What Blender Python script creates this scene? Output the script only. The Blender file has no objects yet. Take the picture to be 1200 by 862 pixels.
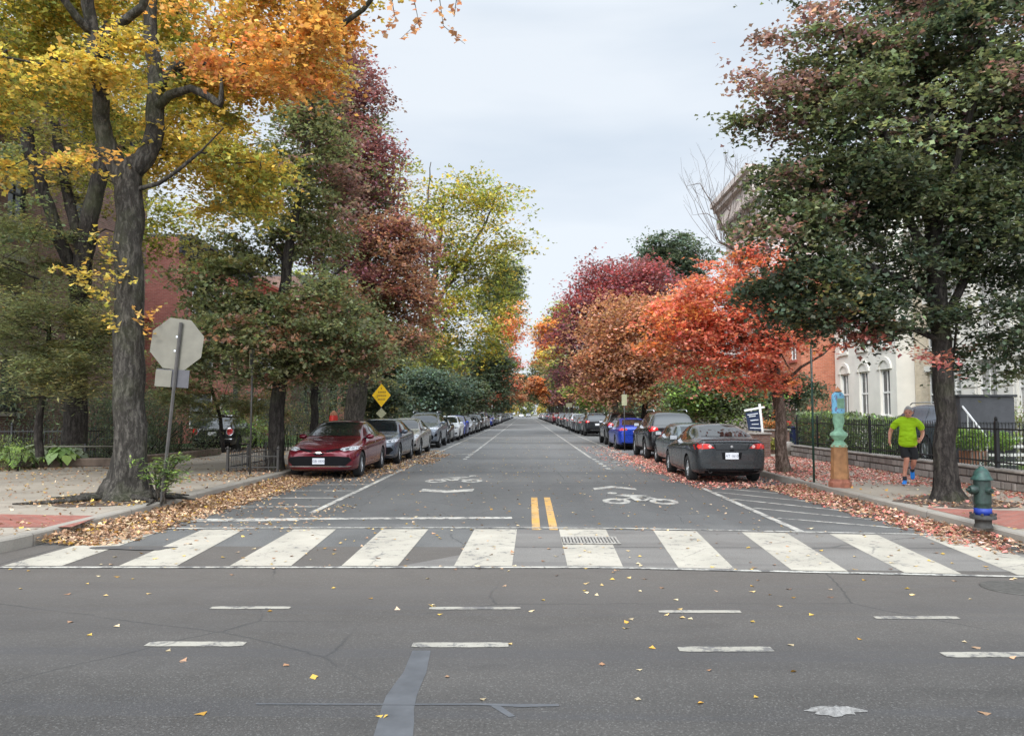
import bpy, bmesh, math, random
import numpy as np
from mathutils import Vector, Matrix, noise
from mathutils.bvhtree import BVHTree
PI = math.pi
R = math.radians
scene = bpy.context.scene
COL = scene.collection

# ------------------------------------------------------------------ camera
CAMZ = 1.65
YAW, PITCH = R(1.0), R(3.37)
cam_d = bpy.data.cameras.new('camera')
cam_d.sensor_width = 36.0; cam_d.lens = 27.0
cam_d.clip_end = 3000.0; cam_d.clip_start = 0.05
cam = bpy.data.objects.new('camera', cam_d)
cam.location = (0, 0, CAMZ)
cam.rotation_euler = (R(90) + PITCH, 0, YAW)
COL.objects.link(cam)
scene.camera = cam
CM = Matrix.Rotation(YAW, 3, 'Z') @ Matrix.Rotation(R(90) + PITCH, 3, 'X')

def ray(px, py):
    return CM @ Vector(((px - 600) / 900, -(py - 431) / 900, -1))

def G(px, py, z=0.0):
    """surveyed point of the ground plane (height z) seen at photo position"""
    r = ray(px, py); t = (z - CAMZ) / r.z
    return Vector((r.x * t, r.y * t, z))

def D(px, py, d):
    """point at distance d down the street"""
    r = ray(px, py); t = d / r.y
    return Vector((r.x * t, d, CAMZ + r.z * t))

# ------------------------------------------------------------------ tagging
def tag(o, label=None, cat=None, group=None, kind=None):
    if label: o['label'] = label
    if cat: o['category'] = cat
    if group: o['group'] = group
    if kind: o['kind'] = kind
    return o

def empty(name, loc=(0, 0, 0), rz=0.0, label=None, cat=None, group=None):
    o = bpy.data.objects.new(name, None)
    o.empty_display_size = 0.2
    COL.objects.link(o); o.location = loc; o.rotation_euler = (0, 0, rz)
    return tag(o, label, cat, group)

def link(name, me, parent=None, mats=None, smooth=False):
    if mats is not None:
        for m in (mats if isinstance(mats, (list, tuple)) else [mats]):
            me.materials.append(m)
    if smooth:
        me.polygons.foreach_set('use_smooth', np.ones(len(me.polygons), dtype=bool))
    o = bpy.data.objects.new(name, me)
    COL.objects.link(o)
    if parent: o.parent = parent
    return o

def dup(root, loc=None, rz=None, label=None, group=None, paint=None, scale=None, name=None):
    r = root.copy(); COL.objects.link(r)
    if name: r.name = name
    if loc is not None: r.location = loc
    if rz is not None: r.rotation_euler = (0, 0, rz)
    if scale is not None: r.scale = (scale,) * 3 if isinstance(scale, (int, float)) else scale
    if label: r['label'] = label
    if group: r['group'] = group
    def rec(src, dst):
        for ch in list(src.children):
            c = ch.copy(); COL.objects.link(c); c.parent = dst
            if paint and ch.get('painted'):
                c.material_slots[0].link = 'OBJECT'; c.material_slots[0].material = paint
            rec(ch, c)
    rec(root, r)
    return r

# ------------------------------------------------------------------ mesh helpers
def np_mesh(name, V, F, col=None, uv=None):
    """V (n,3), F (m,k) all faces same size"""
    me = bpy.data.meshes.new(name)
    V = np.asarray(V, dtype=np.float32); F = np.asarray(F, dtype=np.int32)
    me.vertices.add(len(V)); me.vertices.foreach_set('co', V.ravel())
    k = F.shape[1]
    me.loops.add(F.size); me.loops.foreach_set('vertex_index', F.ravel())
    me.polygons.add(len(F))
    me.polygons.foreach_set('loop_start', np.arange(0, F.size, k, dtype=np.int32))
    if col is not None:
        a = me.color_attributes.new('col', 'FLOAT_COLOR', 'POINT')
        c4 = np.ones((len(V), 4), dtype=np.float32); c4[:, :3] = col
        a.data.foreach_set('color', c4.ravel())
    me.update(calc_edges=True)
    return me

class MB:
    def __init__(s): s.v = []; s.f = []; s.m = []
    def add(s, vs, fs, mi=0):
        n = len(s.v); s.v += [tuple(v) for v in vs]
        s.f += [tuple(i + n for i in f) for f in fs]; s.m += [mi] * len(fs)
    def box(s, c, size, rz=0.0, mi=0, rot=None):
        hx, hy, hz = size[0] / 2, size[1] / 2, size[2] / 2
        M = rot if rot is not None else Matrix.Rotation(rz, 3, 'Z')
        vs = [Vector(c) + M @ Vector((x * hx, y * hy, z * hz)) for z in (-1, 1) for x, y in ((-1, -1), (1, -1), (1, 1), (-1, 1))]
        s.add(vs, [(3, 2, 1, 0), (4, 5, 6, 7), (0, 1, 5, 4), (1, 2, 6, 5), (2, 3, 7, 6), (3, 0, 4, 7)], mi)
        return s
    def bx(s, x0, x1, y0, y1, z0, z1, mi=0):
        return s.box(((x0 + x1) / 2, (y0 + y1) / 2, (z0 + z1) / 2), (abs(x1 - x0), abs(y1 - y0), abs(z1 - z0)), mi=mi)
    def tube(s, pts, rad, n=8, mi=0, cap=True):
        pts = [Vector(p) for p in pts]
        if not isinstance(rad, (list, tuple)): rad = [rad] * len(pts)
        up = None; rings = []
        for i, p in enumerate(pts):
            d = (pts[min(i + 1, len(pts) - 1)] - pts[max(i - 1, 0)]).normalized()
            if up is None: up = d.orthogonal().normalized()
            else: up = (up - d * up.dot(d)).normalized()
            b = d.cross(up)
            rings.append([p + (up * math.cos(2 * PI * k / n) + b * math.sin(2 * PI * k / n)) * rad[i] for k in range(n)])
        vs = [v for r in rings for v in r]
        fs = [(i * n + k, i * n + (k + 1) % n, (i + 1) * n + (k + 1) % n, (i + 1) * n + k) for i in range(len(pts) - 1) for k in range(n)]
        if cap: fs += [tuple(range(n - 1, -1, -1)), tuple((len(pts) - 1) * n + k for k in range(n))]
        s.add(vs, fs, mi); return s
    def lathe(s, prof, c=(0, 0, 0), n=24, mi=0, axis='z', square=0):
        """prof: list of (r, h)"""
        vs = []
        for r, h in prof:
            for k in range(n):
                a = 2 * PI * k / n + (PI / n if square else 0)
                x, y = r * math.cos(a), r * math.sin(a)
                if axis == 'z': p = (x, y, h)
                elif axis == 'x': p = (h, x, y)
                else: p = (x, h, y)
                vs.append(Vector(p) + Vector(c))
        m = len(prof)
        fs = [(i * n + k, i * n + (k + 1) % n, (i + 1) * n + (k + 1) % n, (i + 1) * n + k) for i in range(m - 1) for k in range(n)]
        if prof[0][0] > 1e-5: fs.append(tuple(range(n - 1, -1, -1)))
        if prof[-1][0] > 1e-5: fs.append(tuple((m - 1) * n + k for k in range(n)))
        s.add(vs, fs, mi); return s
    def prism(s, poly, z0, z1, mi=0):
        n = len(poly)
        vs = [(x, y, z0) for x, y in poly] + [(x, y, z1) for x, y in poly]
        fs = [tuple(range(n - 1, -1, -1)), tuple(range(n, 2 * n))] + [(i, (i + 1) % n, n + (i + 1) % n, n + i) for i in range(n)]
        s.add(vs, fs, mi); return s
    def flat(s, poly, z, mi=0):
        s.add([(x, y, z) for x, y in poly], [tuple(range(len(poly)))], mi); return s
    def build(s, name, mats, parent=None, smooth=False, bevel=0.0, auto=None, subsurf=0):
        me = bpy.data.meshes.new(name)
        me.from_pydata(s.v, [], s.f)
        me.polygons.foreach_set('material_index', np.array(s.m, dtype=np.int32))
        bm = bmesh.new(); bm.from_mesh(me)
        bmesh.ops.recalc_face_normals(bm, faces=bm.faces)
        if bevel > 0:
            bmesh.ops.bevel(bm, geom=list(bm.edges), offset=bevel, segments=1, affect='EDGES', clamp_overlap=True)
        bm.to_mesh(me); bm.free()
        if auto:
            me.polygons.foreach_set('use_smooth', np.ones(len(me.polygons), dtype=bool))
            me.set_sharp_from_angle(angle=R(auto))
        o = link(name, me, parent, mats, smooth)
        return o

def text_mesh(txt, size, align='CENTER', extrude=0.0):
    c = bpy.data.curves.new('t', 'FONT'); c.body = txt; c.size = size
    c.align_x = align; c.align_y = 'CENTER'; c.extrude = extrude
    o = bpy.data.objects.new('t', c); COL.objects.link(o)
    dg = bpy.context.evaluated_depsgraph_get()
    me = bpy.data.meshes.new_from_object(o.evaluated_get(dg))
    bpy.data.objects.remove(o); bpy.data.curves.remove(c)
    me.materials.clear()
    return me

# ------------------------------------------------------------------ material helpers
class NT:
    def __init__(s, name):
        s.mat = bpy.data.materials.new(name); s.mat.use_nodes = True
        s.t = s.mat.node_tree; s.t.nodes.clear()
        s.out = s.n('ShaderNodeOutputMaterial')
    def n(s, typ, **kw):
        nd = s.t.nodes.new(typ)
        for k, v in kw.items(): setattr(nd, k, v)
        return nd
    def L(s, a, b): s.t.links.new(a, b)
    def setin(s, nd, key, v):
        if hasattr(v, 'is_output') or isinstance(v, bpy.types.NodeSocket): s.L(v, nd.inputs[key])
        else: nd.inputs[key].default_value = v
    def coord(s, kind='Object'): return s.n('ShaderNodeTexCoord').outputs[kind]
    def noise(s, vec, scale, detail=4, rough=.55, out='Fac', dim='3D'):
        nd = s.n('ShaderNodeTexNoise'); s.L(vec, nd.inputs['Vector'])
        nd.inputs['Scale'].default_value = scale; nd.inputs['Detail'].default_value = detail; nd.inputs['Roughness'].default_value = rough
        return nd.outputs[out]
    def ramp(s, fac, stops, interp='LINEAR'):
        nd = s.n('ShaderNodeValToRGB'); s.L(fac, nd.inputs[0]); cr = nd.color_ramp; cr.interpolation = interp
        while len(cr.elements) > 1: cr.elements.remove(cr.elements[-1])
        for i, (p, c) in enumerate(stops):
            e = cr.elements[0] if i == 0 else cr.elements.new(p)
            e.position = p
            e.color = (c, c, c, 1) if isinstance(c, (int, float)) else tuple(c) + (1,)
        return nd.outputs[0]
    def mix(s, fac, a, b, mode='MIX'):
        nd = s.n('ShaderNodeMix', data_type='RGBA', blend_type=mode)
        s.setin(nd, 0, fac)
        for k, v in ((6, a), (7, b)):
            if isinstance(v, (tuple, list)): v = tuple(v) + (1,) if len(v) == 3 else v
            s.setin(nd, k, v)
        return nd.outputs[2]
    def math(s, op, a, b=0.0, clamp=False):
        nd = s.n('ShaderNodeMath', operation=op); nd.use_clamp = clamp
        s.setin(nd, 0, a); s.setin(nd, 1, b); return nd.outputs[0]
    def maprange(s, v, a, b, c=0.0, d=1.0):
        nd = s.n('ShaderNodeMapRange'); s.L(v, nd.inputs[0])
        for i, x in enumerate((a, b, c, d)): nd.inputs[1 + i].default_value = x
        return nd.outputs[0]
    def sep(s, vec): nd = s.n('ShaderNodeSeparateXYZ'); s.L(vec, nd.inputs[0]); return nd.outputs
    def comb(s, x, y, z=0.0):
        nd = s.n('ShaderNodeCombineXYZ')
        for i, v in enumerate((x, y, z)): s.setin(nd, i, v)
        return nd.outputs[0]
    def mapping(s, vec, scale=(1, 1, 1), rot=(0, 0, 0), loc=(0, 0, 0)):
        nd = s.n('ShaderNodeMapping'); s.L(vec, nd.inputs[0])
        nd.inputs['Scale'].default_value = scale; nd.inputs['Rotation'].default_value = rot; nd.inputs['Location'].default_value = loc
        return nd.outputs[0]
    def bump(s, h, strength=.3, dist=.02):
        nd = s.n('ShaderNodeBump'); s.L(h, nd.inputs['Height'])
        nd.inputs['Strength'].default_value = strength; nd.inputs['Distance'].default_value = dist
        return nd.outputs[0]
    def bsdf(s, color, rough=.7, metal=0.0, spec=.5, normal=None, **kw):
        nd = s.n('ShaderNodeBsdfPrincipled')
        if isinstance(color, (tuple, list)): color = tuple(color) + (1,) if len(color) == 3 else color
        s.setin(nd, 'Base Color', color); s.setin(nd, 'Roughness', rough)
        nd.inputs['Metallic'].default_value = metal; nd.inputs['Specular IOR Level'].default_value = spec
        if normal is not None: s.L(normal, nd.inputs['Normal'])
        for k, v in kw.items(): s.setin(nd, k.replace('_', ' '), v)
        return nd.outputs[0]
    def done(s, sh): s.L(sh, s.out.inputs['Surface']); return s.mat

def plain(name, c, rough=.6, metal=0.0, spec=.4, var=.25, vscale=8.0, bumpy=0.0, **kw):
    t = NT(name); co = t.coord(); nz = t.noise(co, vscale, 5)
    k = t.maprange(nz, .3, .7, 1 - var, 1 + var)
    col = t.mix(1.0, c, t.comb(k, k, k), 'MULTIPLY')
    nrm = t.bump(t.noise(co, vscale * 6, 4), bumpy, .01) if bumpy else None
    return t.done(t.bsdf(col, rough, metal, spec, nrm, **kw))
# ------------------------------------------------------------------ materials
def asphalt(name, base, side=False):
    t = NT(name); co = t.coord(); x, y, z = t.sep(co)
    big = t.noise(co, .35, 4); mid = t.noise(co, 2.5, 5, .65); fine = t.noise(co, 62, 4, .8)
    wear = t.noise(t.mapping(co, (.12, 1.3, 1)) if not side else t.mapping(co, (1.2, .1, 1)), 1.0, 5, .6)
    k = t.math('ADD', t.math('MULTIPLY', t.maprange(big, .3, .7, -.16, .16), 1), t.maprange(wear, .3, .7, -.15, .15))
    k = t.math('ADD', k, t.maprange(mid, .3, .7, -.09, .09))
    k = t.math('ADD', k, t.maprange(fine, .3, .7, -.42, .42))
    k = t.math('ADD', k, 1.0)
    col = t.mix(1.0, base, t.comb(k, k, k), 'MULTIPLY')
    # pale stone chips and dark pits
    vo = t.n('ShaderNodeTexVoronoi'); t.L(co, vo.inputs['Vector']); vo.inputs['Scale'].default_value = 120
    chips = t.ramp(t.sep(vo.outputs['Color'])[0], [(0.0, 0.0), (.90, 0.0), (.93, 1.0)])
    col = t.mix(t.math('MULTIPLY', chips, .20), col, (.27, .26, .245))
    if side:
        # newer dark resurfacing strips across the street
        wob = t.math('ADD', y, t.maprange(t.noise(co, .8, 4), 0, 1, -.35, .35))
        dark = t.ramp(t.maprange(wob, 10, 40), [(0, 0), (.05, 0), (.052, 1), (.285, 1), (.292, 0), (.55, 0), (.60, .0), (.605, .8), (.625, .8), (.63, 0)])
        col = t.mix(t.math('MULTIPLY', dark, .38), col, (.055, .055, .055))
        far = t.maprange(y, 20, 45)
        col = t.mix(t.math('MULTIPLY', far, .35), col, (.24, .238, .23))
        band = t.ramp(t.noise(t.mapping(co, (.02, 1, 1)), .22, 3, .7), [(0, 0), (.54, 0), (.6, 1), (.66, 0)])
        col = t.mix(t.math('MULTIPLY', band, .5), col, (.07, .07, .07))
        # wheel paths
    else:
        tar = t.ramp(t.noise(t.mapping(co, (.05, 1.6, 1)), .9, 3, .5), [(0, 0), (.56, 0), (.60, 1), (.66, 0)])
        col = t.mix(t.math('MULTIPLY', tar, .35), col, (.05, .05, .055))
        lane = t.ramp(t.noise(t.mapping(co, (.03, .8, 1), loc=(2, 5, 0)), 1.0, 2), [(.4, 1), (.5, 0)])
        col = t.mix(t.math('MULTIPLY', lane, .35), col, (.045, .044, .046))
        oil = t.ramp(t.noise(t.mapping(co, (.9, 1.6, 1), loc=(7, 1, 0)), .9, 6, .65), [(.58, 0), (.68, 1)])
        col = t.mix(t.math('MULTIPLY', oil, .40), col, (.035, .033, .032))
        brown = t.maprange(y, 4.6, 8.0)
        col = t.mix(t.math('MULTIPLY', brown, .30), col, (.165, .14, .118))
        left = t.maprange(x, -1.0, -7.0)
    # cracks
    vc = t.n('ShaderNodeTexVoronoi', feature='DISTANCE_TO_EDGE')
    wv = t.mix(.16, co, t.noise(co, 1.3, 5, .6, 'Color'))
    t.L(wv, vc.inputs['Vector']); vc.inputs['Scale'].default_value = .42 if side else .3
    cr = t.ramp(vc.outputs['Distance'], [(0, 1), (.0015, .9), (.004, 0)])
    cr = t.math('MULTIPLY', cr, t.ramp(t.noise(co, .7, 3), [(.40, 0), (.5, 1)]))
    col = t.mix(t.math('MULTIPLY', cr, .6), col, (.03, .03, .03))
    nrm = t.bump(t.math('ADD', fine, t.math('MULTIPLY', cr, -1.0)), .5, .006)
    rg = t.maprange(mid, .3, .7, .72, .92)
    return t.done(t.bsdf(col, rg, 0, .35, nrm))

def paintmark(name, base, wearlo=.38, wearhi=.46, asp=(.13, .125, .12)):
    t = NT(name); co = t.coord(); x, y, z = t.sep(co)
    nz = t.noise(co, 7, 8, .75); big = t.noise(co, 1.3, 4, .6)
    k = t.maprange(big, .3, .7, .78, 1.1)
    col = t.mix(1.0, base, t.comb(k, k, k), 'MULTIPLY')
    f2 = t.noise(co, 70, 3, .6); k2 = t.maprange(f2, .3, .7, .88, 1.08)
    col = t.mix(1.0, col, t.comb(k2, k2, k2), 'MULTIPLY')
    dirt = t.ramp(t.noise(t.mapping(co, (.5, 1.5, 1), loc=(3, 1, 0)), 1.1, 4, .6), [(0, 1), (.42, .55), (.6, 0)])
    col = t.mix(t.math('MULTIPLY', dirt, .45), col, (.36, .32, .27))
    vc = t.n('ShaderNodeTexVoronoi', feature='DISTANCE_TO_EDGE')
    t.L(t.mix(.2, co, t.noise(co, 2.0, 5, .6, 'Color')), vc.inputs['Vector']); vc.inputs['Scale'].default_value = 1.1
    cr = t.ramp(vc.outputs['Distance'], [(0, 1), (.004, .8), (.010, 0)])
    cr = t.math('MULTIPLY', cr, t.ramp(t.noise(co, 1.1, 3), [(.42, .1), (.58, 1)]))
    hole = t.ramp(t.math('ADD', nz, t.maprange(big, .3, .7, -.05, .05)), [(0, 1), (wearlo, 1), (wearhi, 0)])
    col = t.mix(t.math('MAXIMUM', hole, t.math('MULTIPLY', cr, .75)), col, asp)
    return t.done(t.bsdf(col, .75, 0, .3, t.bump(f2, .3, .004)))

def concrete(name, base, joint=1.5, stain=(.25, .2, .15), jy=None):
    t = NT(name); co = t.coord(); x, y, z = t.sep(co)
    k = t.math('ADD', t.maprange(t.noise(co, .6, 5, .6), .3, .7, .8, 1.15), t.maprange(t.noise(co, 60, 4, .7), .3, .7, -.12, .12))
    col = t.mix(1.0, base, t.comb(k, k, k), 'MULTIPLY')
    st = t.ramp(t.noise(co, 1.7, 6, .7), [(0, 0), (.52, 0), (.7, 1)])
    col = t.mix(t.math('MULTIPLY', st, .35), col, stain)
    br = t.n('ShaderNodeTexBrick'); t.L(t.comb(x, y, 0.0), br.inputs['Vector'])
    br.offset = 0.0; br.inputs['Scale'].default_value = 1.0; br.inputs['Mortar Size'].default_value = .012
    br.inputs['Brick Width'].default_value = joint; br.inputs['Row Height'].default_value = jy or joint
    br.inputs['Color1'].default_value = br.inputs['Color2'].default_value = (0, 0, 0, 1); br.inputs['Mortar'].default_value = (1, 1, 1, 1)
    col = t.mix(t.math('MULTIPLY', br.outputs['Color'], .6), col, (.09, .08, .07))
    return t.done(t.bsdf(col, .85, 0, .3, t.bump(t.noise(co, 60, 4, .7), .3, .004)))

def bricks(name, c1, c2, mortar=(.35, .33, .3), bw=.22, bh=.075, ground=False, msize=.008):
    t = NT(name); co = t.coord(); x, y, z = t.sep(co)
    vec = t.comb(x, y, 0.0) if ground else t.comb(t.math('ADD', x, y), z, 0.0)
    br = t.n('ShaderNodeTexBrick'); t.L(vec, br.inputs['Vector'])
    br.inputs['Scale'].default_value = 1.0; br.inputs['Mortar Size'].default_value = msize
    br.inputs['Brick Width'].default_value = bw; br.inputs['Row Height'].default_value = bh
    br.inputs['Color1'].default_value = c1 + (1,); br.inputs['Color2'].default_value = c2 + (1,); br.inputs['Mortar'].default_value = mortar + (1,)
    k = t.math('ADD', t.maprange(t.noise(co, .8, 5, .65), .3, .7, .75, 1.2), t.maprange(t.noise(co, 25, 3), .3, .7, -.1, .1))
    col = t.mix(1.0, br.outputs['Color'], t.comb(k, k, k), 'MULTIPLY')
    return t.done(t.bsdf(col, .85, 0, .3, t.bump(t.math('SUBTRACT', t.noise(co, 40, 3), br.outputs['Fac']), .5, .01)))

def bark(name, c1, c2, scale=1.0):
    t = NT(name); co = t.coord()
    m = t.mapping(t.mix(.12, co, t.noise(co, 6, 3, .5, 'Color')), (13 * scale, 13 * scale, 2.6 * scale))
    n1 = t.noise(m, 1.5, 8, .7); n2 = t.noise(co, 1.2, 4, .6)
    col = t.ramp(n1, [(.3, tuple(v * .45 for v in c1)), (.48, c1), (.62, c2), (.8, tuple(v * 1.25 for v in c2))])
    moss = t.ramp(n2, [(0, 0), (.5, 0), (.68, 1)])
    col = t.mix(t.math('MULTIPLY', moss, .35), col, (.075, .085, .04))
    return t.done(t.bsdf(col, .95, 0, .15, t.bump(n1, 1.0, .05)))

def leafmat(name, trans=.42, rough=.6, spec=.25):
    t = NT(name)
    a = t.n('ShaderNodeAttribute'); a.attribute_name = 'col'
    p = t.bsdf(a.outputs['Color'], rough, 0, spec)
    tr = t.n('ShaderNodeBsdfTranslucent')
    tc = t.mix(1.0, a.outputs['Color'], (1.5, 1.35, .9), 'MULTIPLY'); t.L(tc, tr.inputs['Color'])
    mx = t.n('ShaderNodeMixShader'); mx.inputs[0].default_value = trans
    t.L(p, mx.inputs[1]); t.L(tr.outputs[0], mx.inputs[2])
    return t.done(mx.outputs[0])

def carpaint(name, c, metal=.35, rough=.32):
    t = NT(name); co = t.coord()
    dz = t.maprange(t.sep(co)[2], .2, .75); du = t.noise(co, 2.2, 5, .6)
    f = t.math('MULTIPLY', t.math('SUBTRACT', 1.0, dz), t.maprange(du, .35, .65, .0, .12))
    col = t.mix(f, c, (.13, .115, .10))
    sp = t.noise(co, 14, 5, .7)
    rg = t.maprange(sp, .35, .7, rough - .08, rough + .05)
    return t.done(t.bsdf(col, rg, metal, .5, None, Coat_Weight=.6, Coat_Roughness=.03))

M = {}
M['asphalt_cross'] = asphalt('asphalt_cross', (.057, .053, .049))
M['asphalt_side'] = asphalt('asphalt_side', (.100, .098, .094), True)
M['asphalt_pale'] = asphalt('asphalt_pale', (.15, .146, .138))
M['asphalt_patch'] = plain('asphalt_patch', (.074, .077, .083), .6, var=.22, vscale=5, spec=.4)
M['tar'] = plain('tar', (.075, .07, .066), .85, var=.2)
M['white_paint'] = paintmark('white_paint', (.385, .355, .295), .36, .44)
M['white_worn'] = paintmark('white_worn', (.42, .405, .365), .43, .51)
M['dash_paint'] = paintmark('dash_paint', (.29, .275, .235), .42, .50, (.12, .115, .11))
M['yellow_paint'] = paintmark('yellow_paint', (.50, .285, .075), .40, .44)
M['concrete'] = concrete('sidewalk_concrete', (.31, .27, .22), 1.6)
M['kerb'] = concrete('kerb_stone', (.28, .255, .22), 2.4)
M['brick_paver'] = bricks('brick_paver', (.33, .115, .085), (.25, .085, .065), (.22, .17, .14), .2, .1, True)
M['soil'] = plain('soil', (.085, .06, .045), .95, var=.45, vscale=5, bumpy=.8)
M['lawn'] = plain('lawn', (.04, .075, .018), .9, var=.3, vscale=3, bumpy=.6)
M['terrain'] = plain('terrain', (.09, .085, .05), .95, var=.3, vscale=.3)
M['bark_big'] = bark('bark_big', (.040, .036, .031), (.105, .095, .082), 1.0)
M['bark_dark'] = bark('bark_dark', (.028, .024, .022), (.066, .058, .050))
M['bark_mid'] = bark('bark_mid', (.06, .052, .045), (.14, .12, .10))
M['bark_red'] = bark('bark_red', (.10, .07, .055), (.24, .18, .15))
M['leaf'] = leafmat('leaf')
M['leaf_gloss'] = leafmat('leaf_gloss', .2, .4, .5)
M['litter'] = leafmat('leaf_litter', .1, .8, .15)
M['brick_brown'] = bricks('brick_brown', (.21, .115, .085), (.14, .075, .06), (.2, .17, .15))
M['brick_red'] = bricks('brick_red', (.40, .14, .105), (.31, .10, .08), (.33, .20, .16))
M['brick_orange'] = bricks('brick_orange', (.52, .18, .10), (.42, .13, .075), (.42, .25, .18))
M['brick_cream'] = bricks('brick_cream', (.62, .53, .40), (.55, .46, .34), (.5, .44, .36))
M['stucco_white'] = plain('stucco_white', (.66, .635, .575), .8, var=.08, vscale=1.5, bumpy=.15)
M['stucco_grey'] = plain('stucco_grey', (.50, .435, .40), .85, var=.12, vscale=1.2, bumpy=.2)
M['trim_red'] = plain('trim_red', (.33, .085, .06), .8, var=.12)
M['trim_dark'] = plain('trim_dark', (.035, .035, .04), .6, var=.1)
M['roof'] = plain('roof_slate', (.07, .07, .075), .8, var=.2)
M['stone'] = bricks('stone_blocks', (.33, .30, .27), (.22, .19, .17), (.12, .10, .09), .34, .165, False, .014)
M['stone_cap'] = plain('stone_cap', (.27, .24, .21), .9, var=.3, vscale=4, bumpy=.6)
M['edging'] = plain('bed_edging', (.15, .11, .085), .9, var=.3, vscale=4, bumpy=.6)
M['iron'] = plain('black_iron', (.012, .012, .013), .5, var=.2, spec=.5)
M['galv'] = plain('sign_back', (.165, .155, .125), .5, .3, var=.12, vscale=5)
M['galv_dark'] = plain('sign_post_steel', (.07, .065, .06), .6, .3, var=.25)
M['plate_grey'] = plain('plate_grey', (.085, .083, .09), .6, .2, var=.1)
M['green_post'] = plain('green_post', (.02, .055, .038), .5, var=.15)
M['green_cap'] = plain('green_cap', (.014, .045, .036), .5, var=.5, vscale=20)
M['hydrant'] = plain('hydrant_green', (.010, .026, .020), .5, var=.6, vscale=22, bumpy=.4, spec=.5)
M['hydrant_dark'] = plain('hydrant_base', (.035, .033, .03), .7, var=.3, vscale=20)
M['blue_band'] = plain('blue_band', (.01, .03, .22), .5, var=.15, vscale=20)
M['box_orange'] = plain('callbox_ochre', (.32, .155, .065), .6, var=.3, vscale=8)
M['box_rust'] = plain('callbox_foot', (.28, .105, .065), .65, var=.35, vscale=8)
M['box_mint'] = plain('callbox_mint', (.26, .46, .31), .55, var=.25, vscale=12)
M['box_gold'] = plain('callbox_finial', (.62, .27, .13), .5, var=.12, vscale=12)
M['yellow_sign'] = plain('yellow_sign', (.85, .52, .01), .45, var=.05)
M['sign_text'] = plain('sign_text', (.40, .23, .02), .5, var=.05)
M['tan_sign'] = plain('tan_sign', (.33, .32, .20), .6, var=.1)
M['white_wood'] = plain('white_wood', (.72, .71, .68), .5, var=.06)
M['navy'] = plain('navy_board', (.014, .025, .06), .4, var=.1)
M['white_print'] = plain('white_print', (.6, .62, .66), .5, var=.05)
M['red_print'] = plain('red_print', (.45, .05, .05), .5, var=.05)
M['terracotta'] = plain('terracotta', (.36, .16, .09), .8, var=.2)
M['mulch'] = M['soil']
M['grate'] = plain('grate_iron', (.30, .28, .25), .7, .3, var=.4, vscale=20)
M['hole'] = plain('grate_hole', (.05, .048, .045), .9, var=.1)
M['bin_blue'] = plain('bin_navy', (.015, .02, .06), .45, var=.1)
M['red_plastic'] = plain('red_plastic', (.55, .03, .02), .4, var=.1)
M['manhole_iron'] = plain('manhole_iron', (.085, .08, .072), .7, .3, var=.3, vscale=20)
M['debris'] = plain('debris', (.17, .165, .158), .8, var=.4, vscale=40)
M['curtain'] = plain('curtain', (.5, .49, .46), .8, var=.2, vscale=2)

# car and person materials
M['glass'] = NT('car_glass'); _t = M['glass']; M['glass'] = _t.done(_t.bsdf((.010, .013, .014), .04, 0, .8))
_t = NT('window_glass'); _c = _t.coord()
M['pane'] = _t.done(_t.bsdf(_t.ramp(_t.noise(_c, .9, 3), [(.35, (.02, .024, .028)), (.7, (.10, .11, .115))]), .06, 0, .7))
_t = NT('window_glass_curtain'); _c = _t.coord()
M['pane_curtain'] = _t.done(_t.bsdf(_t.ramp(_t.noise(_t.mapping(_c, (9, 9, .2)), 1.0, 3), [(.35, (.16, .16, .15)), (.6, (.48, .47, .44))]), .15, 0, .5))
M['skytone_glass'] = plain('sky_reflection_glass', (.10, .115, .14), .25, .0, spec=.5, var=.15)  # grey-blue sky reflection put into the glass colour
M['rubber'] = plain('tyre_rubber', (.018, .018, .018), .85, var=.2)
M['rim'] = plain('alloy_rim', (.52, .53, .54), .3, .7, var=.08)
M['rim_dark'] = plain('rim_dark', (.02, .02, .02), .6, var=.1)
M['black_trim'] = plain('black_trim', (.006, .006, .007), .7, spec=.12, var=.1)
M['arch'] = plain('wheel_well', (.008, .008, .008), .95, var=.1)
M['chrome'] = plain('chrome', (.62, .62, .63), .14, 1.0, var=.04)
_t = NT('headlight'); _c = _t.coord()
M['headlight'] = _t.done(_t.bsdf(_t.ramp(_t.noise(_t.mapping(_c, (6, 6, 16)), 1.4, 3, .6), [(.4, (.10, .11, .12)), (.52, (.75, .77, .80)), (.62, (.25, .26, .28))]), .1, .1, .8))
_t = NT('taillight'); _c = _t.coord()
M['taillight'] = _t.done(_t.bsdf(_t.ramp(_t.noise(_t.mapping(_c, (7, 7, 9)), 1.1, 2), [(.4, (.22, .008, .01)), (.6, (.62, .02, .02))]), .12, 0, .7))
M['lamp_clear'] = plain('lamp_clear', (.75, .45, .42), .1, .2, var=.1)
M['plate_white'] = plain('plate_white', (.62, .63, .66), .5, var=.05)
M['plate_ink'] = plain('plate_ink', (.08, .10, .16), .5, var=.05)
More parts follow.
